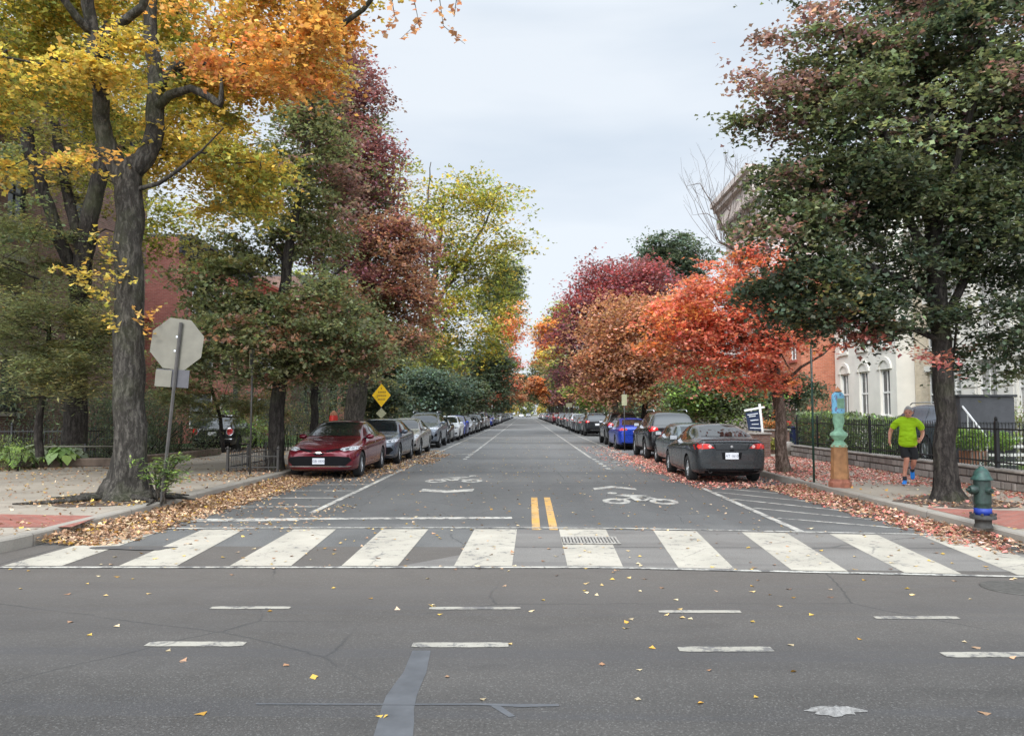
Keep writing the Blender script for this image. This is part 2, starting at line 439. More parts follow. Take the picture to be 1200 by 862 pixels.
PAINT = {
 'burgundy': carpaint('paint_burgundy', (.145, .009, .020), .35, .22),
 'slate': carpaint('paint_slate_blue', (.075, .09, .115)), 'warmsilver': carpaint('paint_warm_silver', (.36, .35, .33), .6),
 'steel': carpaint('paint_steel', (.16, .18, .21), .5), 'black': carpaint('paint_black', (.006, .006, .007), .0, .22),
 'white': carpaint('paint_white', (.70, .71, .71), .0), 'blue': carpaint('paint_blue', (.012, .045, .36), .4),
 'navy': carpaint('paint_navy', (.012, .025, .11), .4), 'silver': carpaint('paint_silver', (.46, .47, .48), .6),
 'grey': carpaint('paint_grey', (.13, .135, .14), .5), 'charcoal': carpaint('paint_charcoal', (.022, .025, .028), .3),
 'red': carpaint('paint_red', (.33, .015, .02), .3), 'tan': carpaint('paint_tan', (.28, .25, .2), .4),
 'teal': carpaint('paint_teal_grey', (.085, .11, .115), .4)}
def skinmat():
    t = NT('skin'); nz = t.noise(t.coord(), 9, 4)
    return t.done(t.bsdf(t.ramp(nz, [(.3, (.46, .20, .135)), (.7, (.60, .30, .21))]), .55, 0, .35, None, Subsurface_Weight=.08))
M['skin'] = skinmat()
M['hair'] = plain('grey_hair', (.30, .29, .28), .8, var=.3, vscale=60)
def shirtmat():
    t = NT('lime_shirt'); co = t.coord()
    folds = t.noise(t.mapping(co, (3, 3, 7), (.3, .2, .5)), 1.6, 1.5, .4)
    k = t.maprange(t.noise(co, 6, 3), .3, .7, .92, 1.06)
    col = t.mix(1.0, (.36, .60, .015), t.comb(k, k, k), 'MULTIPLY')
    return t.done(t.bsdf(col, .75, 0, .2, t.bump(folds, 1.0, .07)))
M['shirt'] = shirtmat()
M['shorts'] = plain('black_shorts', (.012, .012, .014), .8, var=.2, bumpy=.4)
M['shoe'] = plain('blue_shoe', (.01, .19, .62), .5, var=.1, vscale=30)
M['sole'] = plain('shoe_sole', (.55, .57, .6), .6, var=.1)
M['sock'] = plain('dark_sock', (.03, .03, .035), .8)
# ------------------------------------------------------------------ foliage
def tpl(kind):
    if kind == 'maple':   # five-lobed leaf
        p = [(0, -.5), (.16, -.2), (.5, -.22), (.27, .04), (.36, .36), (.12, .2), (0, .55), (-.12, .2), (-.36, .36), (-.27, .04), (-.5, -.22), (-.16, -.2)]
        return np.array([(x, y, -.25 * abs(x)) for x, y in p], np.float32)
    if kind == 'star':    # three-lobed, fewer points
        p = [(0, -.5), (.42, -.1), (.2, .12), (0, .55), (-.2, .12), (-.42, -.1)]
        return np.array([(x, y, -.3 * abs(x)) for x, y in p], np.float32)
    if kind == 'long':
        p = [(0, -.6), (.17, -.1), (0, .6), (-.17, -.1)]
        return np.array([(x, y, .12 * (abs(y))) for x, y in p], np.float32)
    if kind == 'big':
        p = [(0, -.5), (.3, -.3), (.38, .05), (0, .6), (-.38, .05), (-.3, -.3)]
        return np.array([(x, y, .3 * abs(x) - .2 * y * y) for x, y in p], np.float32)
    p = [(0, -.5), (.33, 0), (0, .5), (-.33, 0)]
    return np.array([(x, y, -.2 * abs(x)) for x, y in p], np.float32)

def leaf_mesh(name, P, C, size, kind='diamond', tilt=.6, rng=None, up=None):
    n = len(P); T = tpl(kind); k = len(T)
    s = (size * rng.uniform(.65, 1.3, n)).astype(np.float32)
    yaw = rng.uniform(0, 2 * PI, n); tl = rng.normal(0, tilt, n); ta = rng.uniform(0, 2 * PI, n)
    nx, ny, nz = np.sin(tl) * np.cos(ta), np.sin(tl) * np.sin(ta), np.cos(tl)
    N = np.stack([nx, ny, nz], 1)
    A = np.stack([np.cos(yaw), np.sin(yaw), np.zeros(n)], 1)
    A = A - N * (A * N).sum(1, keepdims=True); A /= np.linalg.norm(A, axis=1, keepdims=True) + 1e-6
    B = np.cross(N, A)
    V = (P[:, None, :] + s[:, None, None] * (T[None, :, 0:1] * A[:, None, :] + T[None, :, 1:2] * B[:, None, :] + T[None, :, 2:3] * N[:, None, :]))
    V = V.reshape(-1, 3); F = np.arange(n * k).reshape(n, k)
    return np_mesh(name, V, F, np.repeat(C, k, axis=0))

def smooth_noise(P, sc, seed):
    """cheap band-limited noise, about -1..1"""
    rs = np.random.RandomState(seed); o = np.zeros(len(P))
    for f in (1.0, 1.9, 3.3):
        for _ in range(3):
            d = rs.normal(size=3); d /= np.linalg.norm(d)
            o += np.sin(P @ d * sc * f + rs.uniform(0, 6.28)) / f
    return o / 3.0

PAL = dict(
 green=[(0.105, 0.131, 0.076), (0.133, 0.163, 0.092), (0.163, 0.192, 0.108)],
 sage=[(.15, .175, .095), (.185, .21, .115), (.22, .245, .13)],
 dkgreen=[(0.059, 0.082, 0.057), (0.078, 0.105, 0.069), (0.103, 0.129, 0.084)],
 olive=[(0.168, 0.174, 0.080), (0.235, 0.229, 0.100), (0.299, 0.264, 0.112)],
 yellow=[(0.49, 0.375, 0.09), (0.59, 0.45, 0.11), (0.41, 0.36, 0.10)],
 yelgreen=[(0.321, 0.341, 0.096), (0.474, 0.444, 0.121), (0.211, 0.250, 0.084)],
 gold=[(0.52, 0.295, 0.095), (0.60, 0.375, 0.12), (0.43, 0.265, 0.09)],
 orange=[(0.559, 0.236, 0.091), (0.618, 0.295, 0.117), (0.465, 0.185, 0.083)],
 rust=[(0.335, 0.189, 0.137), (0.406, 0.223, 0.161), (0.266, 0.162, 0.120)],
 brownor=[(0.42, 0.215, 0.135), (0.33, 0.165, 0.11), (0.50, 0.285, 0.17)],
 red=[(0.60, 0.20, 0.15), (0.66, 0.25, 0.18), (0.54, 0.16, 0.13), (0.66, 0.31, 0.21)],
 pinkred=[(0.375, 0.137, 0.120), (0.300, 0.100, 0.096), (0.452, 0.197, 0.163)],
 burg=[(0.227, 0.097, 0.116), (0.298, 0.130, 0.152), (0.181, 0.089, 0.100)],
 yelg2=[(.24, .26, .06), (.34, .32, .07), (.15, .19, .055)],
 yel2=[(.46, .35, .06), (.52, .40, .08), (.38, .33, .07)],
 mauve=[(0.275, 0.178, 0.172), (0.335, 0.200, 0.200), (0.225, 0.160, 0.148)],
 crimson=[(0.32, 0.080, 0.095), (0.39, 0.10, 0.115), (0.23, 0.07, 0.08)],
 lime=[(0.197, 0.302, 0.081), (0.279, 0.395, 0.100), (0.138, 0.222, 0.069)],
 bluegreen=[(0.109, 0.154, 0.122), (0.153, 0.205, 0.153), (0.079, 0.119, 0.093)],
)
def palcol(names, n, rng, jit=.22):
    """names: array of palette names"""
    out = np.zeros((n, 3))
    names = np.asarray(names)
    for nm in set(names.tolist()):
        idx = np.where(names == nm)[0]; pl = np.array(PAL[nm])
        out[idx] = pl[rng.randint(0, len(pl), len(idx))]
    out *= np.exp(rng.normal(0, jit, (n, 1)))
    out *= np.exp(rng.normal(0, jit * .3, (n, 3)))
    return out

def grow_wood(name, trunks, targets, mat, parent, r_leaf=.006, gexp=.42, step=.7, origin=(0, 0, 0), ring=8, bow=.12, rng=None, rough=0.0):
    """trunks: list of (points, radii); targets (k,3). Twigs grow from the limbs to the targets."""
    pos = []; par = []; rad = []; tr = []
    for pts, rr in trunks:
        pts = [Vector(p) for p in pts]
        prev = -1
        if pos:
            d = [(Vector(q) - pts[0]).length for q in pos]; prev = int(np.argmin(d))
        else:
            pos.append(pts[0]); par.append(-1); rad.append(rr[0]); prev = 0
        for i in range(1, len(pts)):
            L = (pts[i] - pts[i - 1]).length; m = max(1, int(round(L / .45)))
            for j in range(1, m + 1):
                f = j / m; p = pts[i - 1].lerp(pts[i], f)
                if i < len(pts) - 1 or j < m:
                    p = p + Vector((rng.normal(0, .02), rng.normal(0, .02), 0)) * (1 + 4 * rough)
                pos.append(p); par.append(prev); rad.append(rr[i - 1] * (1 - f) + rr[i] * f); prev = len(pos) - 1
    n0 = len(pos)
    if len(targets):
        A = np.array([tuple(p) for p in pos]); lowz = A[0, 2] + 1.0
        tg = np.asarray(targets)
        dist = np.array([np.min(np.linalg.norm(A[1:] - t, axis=1)) for t in tg])
        buf = np.zeros((n0 + len(tg) * 14, 3)); buf[:n0] = A; nn = n0
        pen = np.zeros(len(buf)); pen[0] = 50
        low = min(3.5, .35 * (A[:n0, 2].max() - A[0, 2]))
        pen[:n0] = np.where(A[:, 2] < A[0, 2] + low, 3.0, 0)
        for i in np.argsort(dist):
            t = tg[i]
            dv = buf[:nn] - t; d = np.linalg.norm(dv, axis=1)
            cost = d + np.maximum(0, dv[:, 2]) * .8 + pen[:nn]
            j = int(np.argmin(cost)); L = d[j]
            m = int(min(12, max(1, round(L / step)))); p0 = buf[j].copy(); prev = j
            perp = rng.normal(0, 1, 3) * L * .06
            for q in range(1, m + 1):
                f = q / m; w = math.sin(PI * f)
                p = p0 * (1 - f) + t * f + perp * w + np.array((0, 0, bow * L * w))
                buf[nn] = p; pen[nn] = pen[j] * 0 + .05 * q; pos.append(Vector(p)); par.append(prev); rad.append(0.0); prev = nn; nn += 1
    N = len(pos); cnt = np.zeros(N); ch = [[] for _ in range(N)]
    for i in range(N):
        if par[i] >= 0: ch[par[i]].append(i)
    order = list(range(N))
    for i in reversed(order):
        if not ch[i]: cnt[i] = 1
        if par[i] >= 0: cnt[par[i]] += cnt[i]
    rr = r_leaf * cnt ** gexp
    for i in range(N):
        rr[i] = rad[i] if rad[i] > 0 else rr[i]
    for i in range(n0, N):
        rr[i] = min(rr[i], rr[par[i]] * .85)
    mb = MB(); seen = set()
    starts = [(0, None)]
    while starts:
        s, pfrom = starts.pop()
        chain = ([pfrom] if pfrom is not None else []) + [s]
        cur = s
        while ch[cur]:
            kids = sorted(ch[cur], key=lambda k: -rr[k])
            for k in kids[1:]: starts.append((k, cur))
            cur = kids[0]; chain.append(cur)
        P = [pos[i] for i in chain]; Q = [float(rr[i]) for i in chain]
        if pfrom is not None: Q[0] = min(Q[0], Q[1] * 1.15)
        big = max(Q)
        n = ring if big > .1 else (6 if big > .03 else 4 if big > .012 else 3)
        if big > .1 and n0: n = ring
        if len(P) < 2: continue
        if big > .09:
            n = 26 if big > .2 else 18; P2 = []; Q2 = []
            for a_, b_, qa, qb in zip(P[:-1], P[1:], Q[:-1], Q[1:]):
                for j in range(4): f = j / 4; P2.append(a_.lerp(b_, f)); Q2.append(qa * (1 - f) + qb * f)
            P2.append(P[-1]); Q2.append(Q[-1]); k0 = len(mb.v); mb.tube(P2, Q2, n=n, cap=False)
            for i_, (c_, q_) in enumerate(zip(P2, Q2)):
                for j in range(n):
                    v = Vector(mb.v[k0 + i_ * n + j]); rad_ = v - c_; ang_ = 2 * PI * j / n
                    w_ = noise.noise(Vector((v.x * 14, v.y * 14, v.z * 2.6))) * .085 + noise.noise(Vector((v.x * 3, v.y * 3, v.z * 1.2))) * .10
                    if c_.z < 1.0 and q_ > .2: w_ += .16 * (1 - max(0, c_.z)) * math.sin(ang_ * 5 + 1)
                    mb.v[k0 + i_ * n + j] = tuple(c_ + rad_ * (1 + w_))
            continue
        mb.tube(P, Q, n=n, cap=False)
    # bark relief on the stout wood
    if rough:
        vs = []
        for v in mb.v:
            vs.append(v)
        mb.v = vs
    o = mb.build(name, mat, parent, smooth=True)
    return o

def crown_points(lobes, nb, per, rng, boughs=.16, flat=.42, shell=.55, lo=None):
    """lobes: (cx,cy,cz,rx,ry,rz,weight,...) -> targets grouped in boughs; returns (targets, bough id, lobe id)"""
    w = np.array([l[6] * (l[3] * l[4] * l[5]) ** (2 / 3) for l in lobes]); w = w / w.sum()
    li = rng.choice(len(lobes), nb, p=w)
    T = []; BI = []; LI = []
    for b in range(nb):
        l = lobes[li[b]]
        d = rng.normal(size=3); d /= np.linalg.norm(d)
        r = rng.uniform(0, 1) ** (1 / 3) if rng.uniform() > shell else rng.uniform(.78, 1.02)
        c = np.array(l[:3]) + d * r * np.array(l[3:6])
        s = boughs * (l[3] + l[4] + l[5]) / 3 * rng.uniform(.7, 1.4)
        k = max(1, int(per * rng.uniform(.6, 1.4)))
        pts = c + rng.normal(0, 1, (k, 3)) * np.array((s, s, s * flat))
        # boughs droop outward
        pts[:, 2] -= .18 * np.linalg.norm(pts[:, :2] - c[:2], axis=1)
        T.append(pts); BI += [b] * k; LI += [li[b]] * k
    T = np.concatenate(T); BI = np.array(BI); LI = np.array(LI)
    if lo is not None:
        keep = T[:, 2] > lo; T = T[keep]; BI = BI[keep]; LI = LI[keep]
    return T, BI, LI

def make_tree(loc, lobes, trunks, label, wood, seed=1, nb=60, per=6, leaves=60, size=.12, spray=.3, kind='star', cat='tree',
              name='maple_tree', group=None, wood_r=.006, tilt=.6, boughs=.2, flat=.42, shell=.6, extra=None, twig_step=.7, jit=.22, lo=2.2, tipf=None, mat='leaf'):
    """lobe tuple: cx,cy,cz,rx,ry,rz,weight,palette,palette2,mixfrac  (world coordinates)"""
    rng = np.random.RandomState(seed)
    root = empty(name, loc, 0, label, cat, group)
    O = np.array(loc, float)
    T, BI, LI = crown_points(lobes, nb, per, rng, boughs, flat, shell, lo)
    wt = [([np.array(p) - O for p in pts], rr) for pts, rr in trunks]
    grow_wood('trunk', wt, T - O, M[wood], root, r_leaf=wood_r, rng=rng, step=twig_step, ring=12)
    nl = np.maximum(3, (leaves * rng.uniform(.5, 1.5, len(T)))).astype(int)
    idx = np.repeat(np.arange(len(T)), nl); nI = len(idx)
    # every spray is a drooping, tilted fan of leaves round its twig end
    SN = rng.normal(0, .38, (len(T), 3)); SN[:, 2] = 1; SN /= np.linalg.norm(SN, axis=1, keepdims=True)
    rr = spray * 1.75 * np.sqrt(rng.uniform(0, 1, nI)) * (1 + .35 * rng.normal(0, .4, nI)); an = rng.uniform(0, 2 * PI, nI)
    lobn = 1 + .35 * np.sin(an * 3 + rng.uniform(0, 6.28, len(T))[idx]); rr = rr * lobn
    off = np.stack([rr * np.cos(an), rr * np.sin(an), np.zeros(nI)], 1)
    n_ = SN[idx]; off[:, 2] = -(off[:, 0] * n_[:, 0] + off[:, 1] * n_[:, 1]) / n_[:, 2]
    P = T[idx] + off; P[:, 2] += rng.normal(0, spray * .16, nI) - .30 * rr
    # palette: per bough choice plus per spray variation
    bn = rng.uniform(0, 1, nb); tn = rng.uniform(0, 1, len(T))
    f = (.55 * bn[BI] + .25 * tn + .2 * (smooth_noise(T, .9, seed) * .5 + .5))
    if tipf is not None: f = tipf(T, f)
    names = np.empty(len(T), dtype=object)
    for i in range(len(T)):
        l = lobes[LI[i]]
        names[i] = l[8] if f[i] < l[9] else l[7]
    C = palcol(names[idx].astype(str), len(idx), rng, jit)
    sv = np.exp(rng.normal(0, .20, len(T)))[idx]; C = C * sv[:, None]
    if extra is not None:
        EP, EN = extra(rng)
        P = np.concatenate([P, EP]); C = np.concatenate([C, palcol(EN, len(EP), rng, jit)])
    keep = P[:, 2] > .2
    P = P[keep]; C = C[keep]
    me = leaf_mesh('crown', P - O, C, size, kind, tilt, rng)
    link('crown', me, root, M[mat])
    return root

def lobe(px, py, rpx, rpy, d, depth=1.0, w=1.0, pal='green', pal2='green', frac=.0):
    """ellipsoid seen at photo position, radius in photo pixels, standing d metres away"""
    c = D(px, py, d); k = d / 900
    return (c.x, c.y, c.z, rpx * k, depth * (rpx + rpy) / 2 * k, rpy * k, w, pal, pal2, frac)

def trunk_px(pts, d, dy=None):
    """limb through photo positions at distance d (+ dy offsets) with radii in metres"""
    P = []; Q = []
    for i, p in enumerate(pts):
        dd = d + (dy[i] if dy else 0)
        P.append(D(p[0], p[1], dd)); Q.append(p[2])
    return (P, Q)

def shrub(name, loc, rx, ry, h, pal, label, cat='shrub', seed=1, n=3000, size=.07, kind='long', group=None, pal2=None, frac=.3, mat='leaf', rz=0, box=False, tilt=.9, stems=True):
    rng = np.random.RandomState(seed)
    root = empty(name, loc, rz, label, cat, group)
    if box:
        P = rng.uniform(-1, 1, (n, 3)); ax = rng.randint(0, 3, n); sg = rng.choice([-1, 1], n)
        sel = rng.uniform(0, 1, n) < .7
        for i in range(3):
            q = sel & (ax == i); P[q, i] = sg[q] * rng.uniform(.8, 1.05, q.sum())
        P = P * np.array((rx, ry, h / 2)); P[:, 2] += h / 2
        P[:, 2] += smooth_noise(P, 2.2, seed) * .10; P[:, 1] += smooth_noise(P[:, [0, 2, 1]], 2.5, seed + 3) * .10
    else:
        d = rng.normal(size=(n, 3)); d /= np.linalg.norm(d, axis=1, keepdims=True)
        r = rng.uniform(0, 1, n) ** .4; nz = 1 + .22 * smooth_noise(d, 3.2, seed)
        P = d * (r * nz)[:, None] * np.array((rx, ry, h * .52)); P[:, 2] += h * .52
        cl = smooth_noise(P / max(rx, .3), 5.0, seed + 9); P = P[cl > -.55]
    P = P[P[:, 2] > .02]
    nm = np.where(rng.uniform(0, 1, len(P)) < frac, pal2 or pal, pal)
    C = palcol(nm, len(P), rng, .25)
    link('foliage', leaf_mesh('foliage', P, C, size, kind, tilt, rng), root, M[mat])
    if stems:
        mb = MB(); k = 7 if not box else 14
        for i in range(k):
            x0, y0 = rng.uniform(-.35, .35) * rx * (2.4 if box else 1), rng.uniform(-.3, .3) * ry
            mb.tube([(x0, y0, -.02), (x0 * 1.3, y0 * 1.3, h * .3), (x0 * 1.7 + rng.normal(0, .05), y0 * 1.7, h * .62)], [.02, .015, .006], 5)
        mb.build('stems', M['bark_dark'], root, smooth=True)
    return root
# ------------------------------------------------------------------ cars
def loft_body(S):
    """S: dict of profile tables (y, value)"""
    L = S['L']; ys = S['ys']
    def tb(k, y): a = S[k]; return float(np.interp(y, [p[0] for p in a], [p[1] for p in a]))
    bm = bmesh.new(); rings = []
    for y in ys:
        w, zb, zs, zt, wt = tb('w', y), tb('zb', y), tb('zs', y), tb('zt', y), tb('wt', y)
        zt = max(zt, zs + .012)
        g = zt - zs
        half = [(0, zb), (w * .80, zb), (w * .955, zb + .05), (w * .985, zb + .16), (w * 1.0, zb + (zs - zb) * .55), (w * .985, zs - .085), (w * .955, zs - .012),
                (wt + (w * .90 - wt) * .60, zs + g * .34), (wt + (w * .9 - wt) * .16, zs + g * .78), (wt * .90, zs + g * .965), (wt * .55, zt), (0, zt + .008)]
        r = [bm.verts.new((x, y, z)) for x, z in half]
        l = [r[0]] + [bm.verts.new((-x, y, z)) for x, z in half[1:-1]] + [r[-1]]
        rings.append((r, l))
    K = len(rings[0][0])
    for a, b in zip(rings[:-1], rings[1:]):
        for i in range(K - 1):
            for s in (0, 1):
                q = [a[s][i], a[s][i + 1], b[s][i + 1], b[s][i]]
                bm.faces.new(q if s else q[::-1])
    for idx, (r, l) in ((0, rings[0]), (1, rings[-1])):
        for i in range(K - 1):
            q = [r[i], r[i + 1], l[i + 1], l[i]]
            q2 = []
            for v in q:
                if v not in q2: q2.append(v)
            bm.faces.new(q2 if idx == 0 else q2[::-1])
    bmesh.ops.recalc_face_normals(bm, faces=bm.faces)
    me = bpy.data.meshes.new('body'); bm.to_mesh(me); bm.free()
    return me

def bake(o):
    dg = bpy.context.evaluated_depsgraph_get(); dg.update()
    me = bpy.data.meshes.new_from_object(o.evaluated_get(dg), preserve_all_data_layers=False, depsgraph=dg)
    return me

def patch(bvh, poly, axis, off=.004, cell=.06):
    """polygon in a projection plane, wrapped onto the body. axis 'x+','x-' (poly = y,z), 'y-','y+' (poly = x,z), 'z' (poly = x,y)"""
    bm = bmesh.new()
    if axis[0] == 'x': vs = [bm.verts.new((0, a, b)) for a, b in poly]; ax = 0
    elif axis[0] == 'y': vs = [bm.verts.new((a, 0, b)) for a, b in poly]; ax = 1
    else: vs = [bm.verts.new((a, b, 0)) for a, b in poly]; ax = 2
    bm.faces.new(vs)
    for k in range(3):
        if k == ax: continue
        lo = min(v.co[k] for v in bm.verts); hi = max(v.co[k] for v in bm.verts)
        n = max(1, int((hi - lo) / cell))
        for i in range(1, n + 1):
            co = [0, 0, 0]; co[k] = lo + (hi - lo) * i / (n + 1); no = [0, 0, 0]; no[k] = 1
            bmesh.ops.bisect_plane(bm, geom=list(bm.verts) + list(bm.edges) + list(bm.faces), plane_co=co, plane_no=no)
    s = -1 if axis.endswith('-') else 1
    dirv = Vector((0, 0, 0)); dirv[ax] = -s
    dead = []
    for v in bm.verts:
        o = v.co.copy(); o[ax] = 5 * s
        hit, nrm, fi, dist = bvh.ray_cast(o, dirv)
        if hit is None: dead.append(v); continue
        if nrm.dot(dirv) > 0: nrm = -nrm
        v.co = hit + nrm * off
    bmesh.ops.delete(bm, geom=dead, context='VERTS')
    if axis == 'x+' : pass
    bmesh.ops.recalc_face_normals(bm, faces=bm.faces)
    # face outwards
    for f in bm.faces:
        if f.normal.dot(-dirv) < 0: f.normal_flip()
    V = [tuple(v.co) for v in bm.verts]; bm.verts.index_update()
    F = [tuple(v.index for v in f.verts) for f in bm.faces]
    bm.free(); return V, F

def mirror(poly): return [(-a, b) for a, b in poly][::-1]

def seam(pts, w=.010):
    """thin strip polygon list along a polyline"""
    out = []
    for (a, b), (c, d) in zip(pts[:-1], pts[1:]):
        L = math.hypot(c - a, d - b); nx, ny = -(d - b) / L * w / 2, (c - a) / L * w / 2
        out.append([(a + nx, b + ny), (c + nx, d + ny), (c - nx, d - ny), (a - nx, b - ny)])
    return out

def wheel_parts(parent, x, y, r, side, style, loc_mat):
    w = MB(); wd = .215
    w.lathe([(r * .66, -wd / 2), (r * .9, -wd / 2), (r * .985, -wd / 2 + .02), (r, -wd / 2 + .05), (r, wd / 2 - .05), (r * .985, wd / 2 - .02), (r * .9, wd / 2), (r * .66, wd / 2), (r * .64, 0), (r * .66, -wd / 2)], n=28, axis='x')
    wo = w.build('wheel', M['rubber'], parent, auto=40); wo.location = (x, y, r)
    m = MB(); xo = side * wd * .40
    m.lathe([(0, xo - side * .05), (r * .62, xo - side * .05)], n=24, axis='x', mi=1)
    m.lathe([(r * .60, xo - side * .06), (r * .68, xo + side * .01), (r * .70, xo + side * .012), (r * .645, xo - side * .03)], n=32, axis='x')
    m.lathe([(0, xo + side * .005), (r * .14, xo + side * .003), (r * .16, xo - side * .04)], n=16, axis='x')
    ns = style
    for k in range(ns):
        a = 2 * PI * k / ns
        ww = r * (.17 if ns <= 6 else .085)
        p0 = Vector((xo - side * .012, math.cos(a) * r * .12, math.sin(a) * r * .12)); p1 = Vector((xo - side * .02, math.cos(a) * r * .63, math.sin(a) * r * .63))
        c = (p0 + p1) / 2; L = (p1 - p0).length
        m.box(c, (.022, L, ww), rot=Matrix.Rotation(a, 3, 'X'))
    m.build('rim', [M['rim'], M['rim_dark']], wo, auto=40)
    return wo

def make_car(S, paint, label, plate=None, front=True, rear=True, name='parked_car', group=None):
    root = empty(name, (0, 0, 0), 0, label, S['cat'], group)
    L = S['L']; r = S['r']; W = S['W']
    me = loft_body(S)
    tmp = bpy.data.objects.new('tmp', me); COL.objects.link(tmp)
    me.materials.append(paint); me.materials.append(M['arch'])
    md = tmp.modifiers.new('s', 'SUBSURF'); md.levels = 2; md.render_levels = 2
    smooth_me = bake(tmp)
    bvh = BVHTree.FromPolygons([v.co.copy() for v in smooth_me.vertices], [tuple(p.vertices) for p in smooth_me.polygons])
    cuts = []
    cb = MB()
    for y in S['axles']:
        for s in (-1, 1):
            x0, x1 = s * (W / 2 - .30), s * (W / 2 + .2)
            cb.lathe([(r * 1.13, min(x0, x1)), (r * 1.13, max(x0, x1))], c=(0, y, r * 1.02), n=32, axis='x', mi=1)
    co = cb.build('cut', [paint, M['arch']])
    md = tmp.modifiers.new('b', 'BOOLEAN'); md.operation = 'DIFFERENCE'; md.object = co; md.solver = 'EXACT'
    bme = bake(tmp)
    bme.polygons.foreach_set('use_smooth', np.ones(len(bme.polygons), dtype=bool)); bme.set_sharp_from_angle(angle=R(38))
    bpy.data.objects.remove(tmp); bpy.data.objects.remove(co)
    body = bpy.data.objects.new('body', bme); COL.objects.link(body); body.parent = root; body['painted'] = 1
    if len(bme.materials) < 2:
        bme.materials.clear(); bme.materials.append(paint); bme.materials.append(M['arch'])
    def part(nm, polys, axis, mat, off=.004, cell=.06, parent=root, painted=False, smooth=True):
        mb = MB()
        for i, p in enumerate(polys):
            mats = mat if isinstance(mat, list) else [mat]
            V, F = patch(bvh, p, axis if isinstance(axis, str) else axis[i], off, cell); mb.add(V, F)
        me = bpy.data.meshes.new(nm); me.from_pydata(mb.v, [], mb.f)
        o = link(nm, me, parent, mat, smooth)
        return o
    # glazing
    part('windshield', [S['wind']], 'y-', M['glass'], .007)
    part('rear_window', [S['rearwin']], 'y+', M['glass'], .007)
    for s, ax in ((1, 'x+'), (-1, 'x-')):
        for p in S['side']: part('side_window', [p], ax, M['glass'], .007, .07)
        sm = []
        for pl in S['seams']: sm += seam(pl)
        part('door_seam', sm, ax, M['black_trim'], .0025, .25)
        part('sill_trim', [S['sill']], ax, M['black_trim'], .006, .3)
        for (hy, hz) in S['handles']:
            hb = MB(); hit = bvh.ray_cast(Vector((5 * s, hy, hz)), Vector((-s, 0, 0)))[0]
            if hit: hb.box(hit + Vector((s * .012, 0, 0)), (.03, .19, .028)).build('door_handle', paint, root, bevel=.006)['painted'] = 1
        # mirror
        my, mz = S['mirror']; hit = bvh.ray_cast(Vector((5 * s, my, mz)), Vector((-s, 0, 0)))[0]
        mx = hit.x if hit else s * W / 2 * .93
        mm = MB(); mm.lathe([(0, -.085), (.045, -.075), (.075, -.03), (.08, .03), (.07, .075), (0, .08)], n=12, axis='y')
        mm.v = [(mx + s * .115 + v[0] * 1.45, my + v[1] * .8, mz + .05 + v[2] * .95) for v in mm.v]
        mo = mm.build('mirror', paint, root, smooth=True); mo['painted'] = 1
        mg = MB(); mg.box((mx + s * .115, my + .066, mz + .05), (.18, .006, .10)).build('mirror_glass', M['chrome'], mo)
        MB().tube([(mx - s * .02, my, mz), (mx + s * .07, my, mz + .03)], .022, 6).build('mirror_arm', M['black_trim'], mo)
    for y in S['axles']:
        for s in (-1, 1): wheel_parts(root, s * (W / 2 - .125), y, r, s, S['spokes'], None)
    # front
    for nm, polys, mat, off in S['front']:
        for p in polys: part(nm, [p], 'y-', M[mat] if isinstance(mat, str) else mat, off)
    for nm, polys, mat, off in S['rear']:
        for p in polys: part(nm, [p], 'y+', M[mat] if isinstance(mat, str) else mat, off)
    for nm, polys, mat, off in S.get('flank', []):
        for p in polys:
            for ax in ('x+', 'x-'): part(nm, [p], ax, M[mat], off)
    # plates
    for s, key in ((-1, 'pf'), (1, 'pr')):
        pz = S.get(key)
        if pz is None: continue
        hit = bvh.ray_cast(Vector((0, 5 * s, pz)), Vector((0, -s, 0)))[0]
        if not hit: continue
        y = hit.y + s * .018
        po = MB().box((0, y, pz), (.305, .012, .152)).build('license_plate', M['plate_white'], root, bevel=.002)
        txt = plate if plate else None
        if txt:
            tm = text_mesh(txt, .085); tm.materials.append(M['plate_ink'])
            to = bpy.data.objects.new('plate_lettering', tm); COL.objects.link(to); to.parent = po
            to.rotation_euler = (R(90), 0, 0 if s < 0 else PI); to.location = (0, y + s * .0075, pz - .002)
    fl = MB()
    fl.bx(-W / 2 + .3, W / 2 - .3, -L / 2 + .35, L / 2 - .35, S['zbv'] - .03, S['zbv'] + .06)
    fl.build('underbody', M['arch'], root)
    if S.get('rails'):
        for s in (-1, 1):
            y0, y1, xr, zr = S['rails']
            MB().tube([(s * xr, y0, zr - .03), (s * xr, y0 + .12, zr + .03), (s * xr, (y0 + y1) / 2, zr + .045), (s * xr, y1 - .12, zr + .03), (s * xr, y1, zr - .03)], .018, 6).build('roof_rail', M['rim'], root, smooth=True)
    if S.get('exhaust'):
        ex, ez = S['exhaust']
        MB().lathe([(.045, 0), (.05, .10), (.038, .10), (.034, 0)], c=(ex, L / 2 - .12, ez), n=14, axis='y').build('exhaust_pipe', M['rim_dark'], root, smooth=True)
    return root

def base_spec(**kw):
    S = dict(cat='car', r=.33, spokes=10, zbv=.2)
    S.update(kw); L = S['L']
    S['ys'] = sorted(set([round(v, 3) for v in S['ysx']]))
    return S

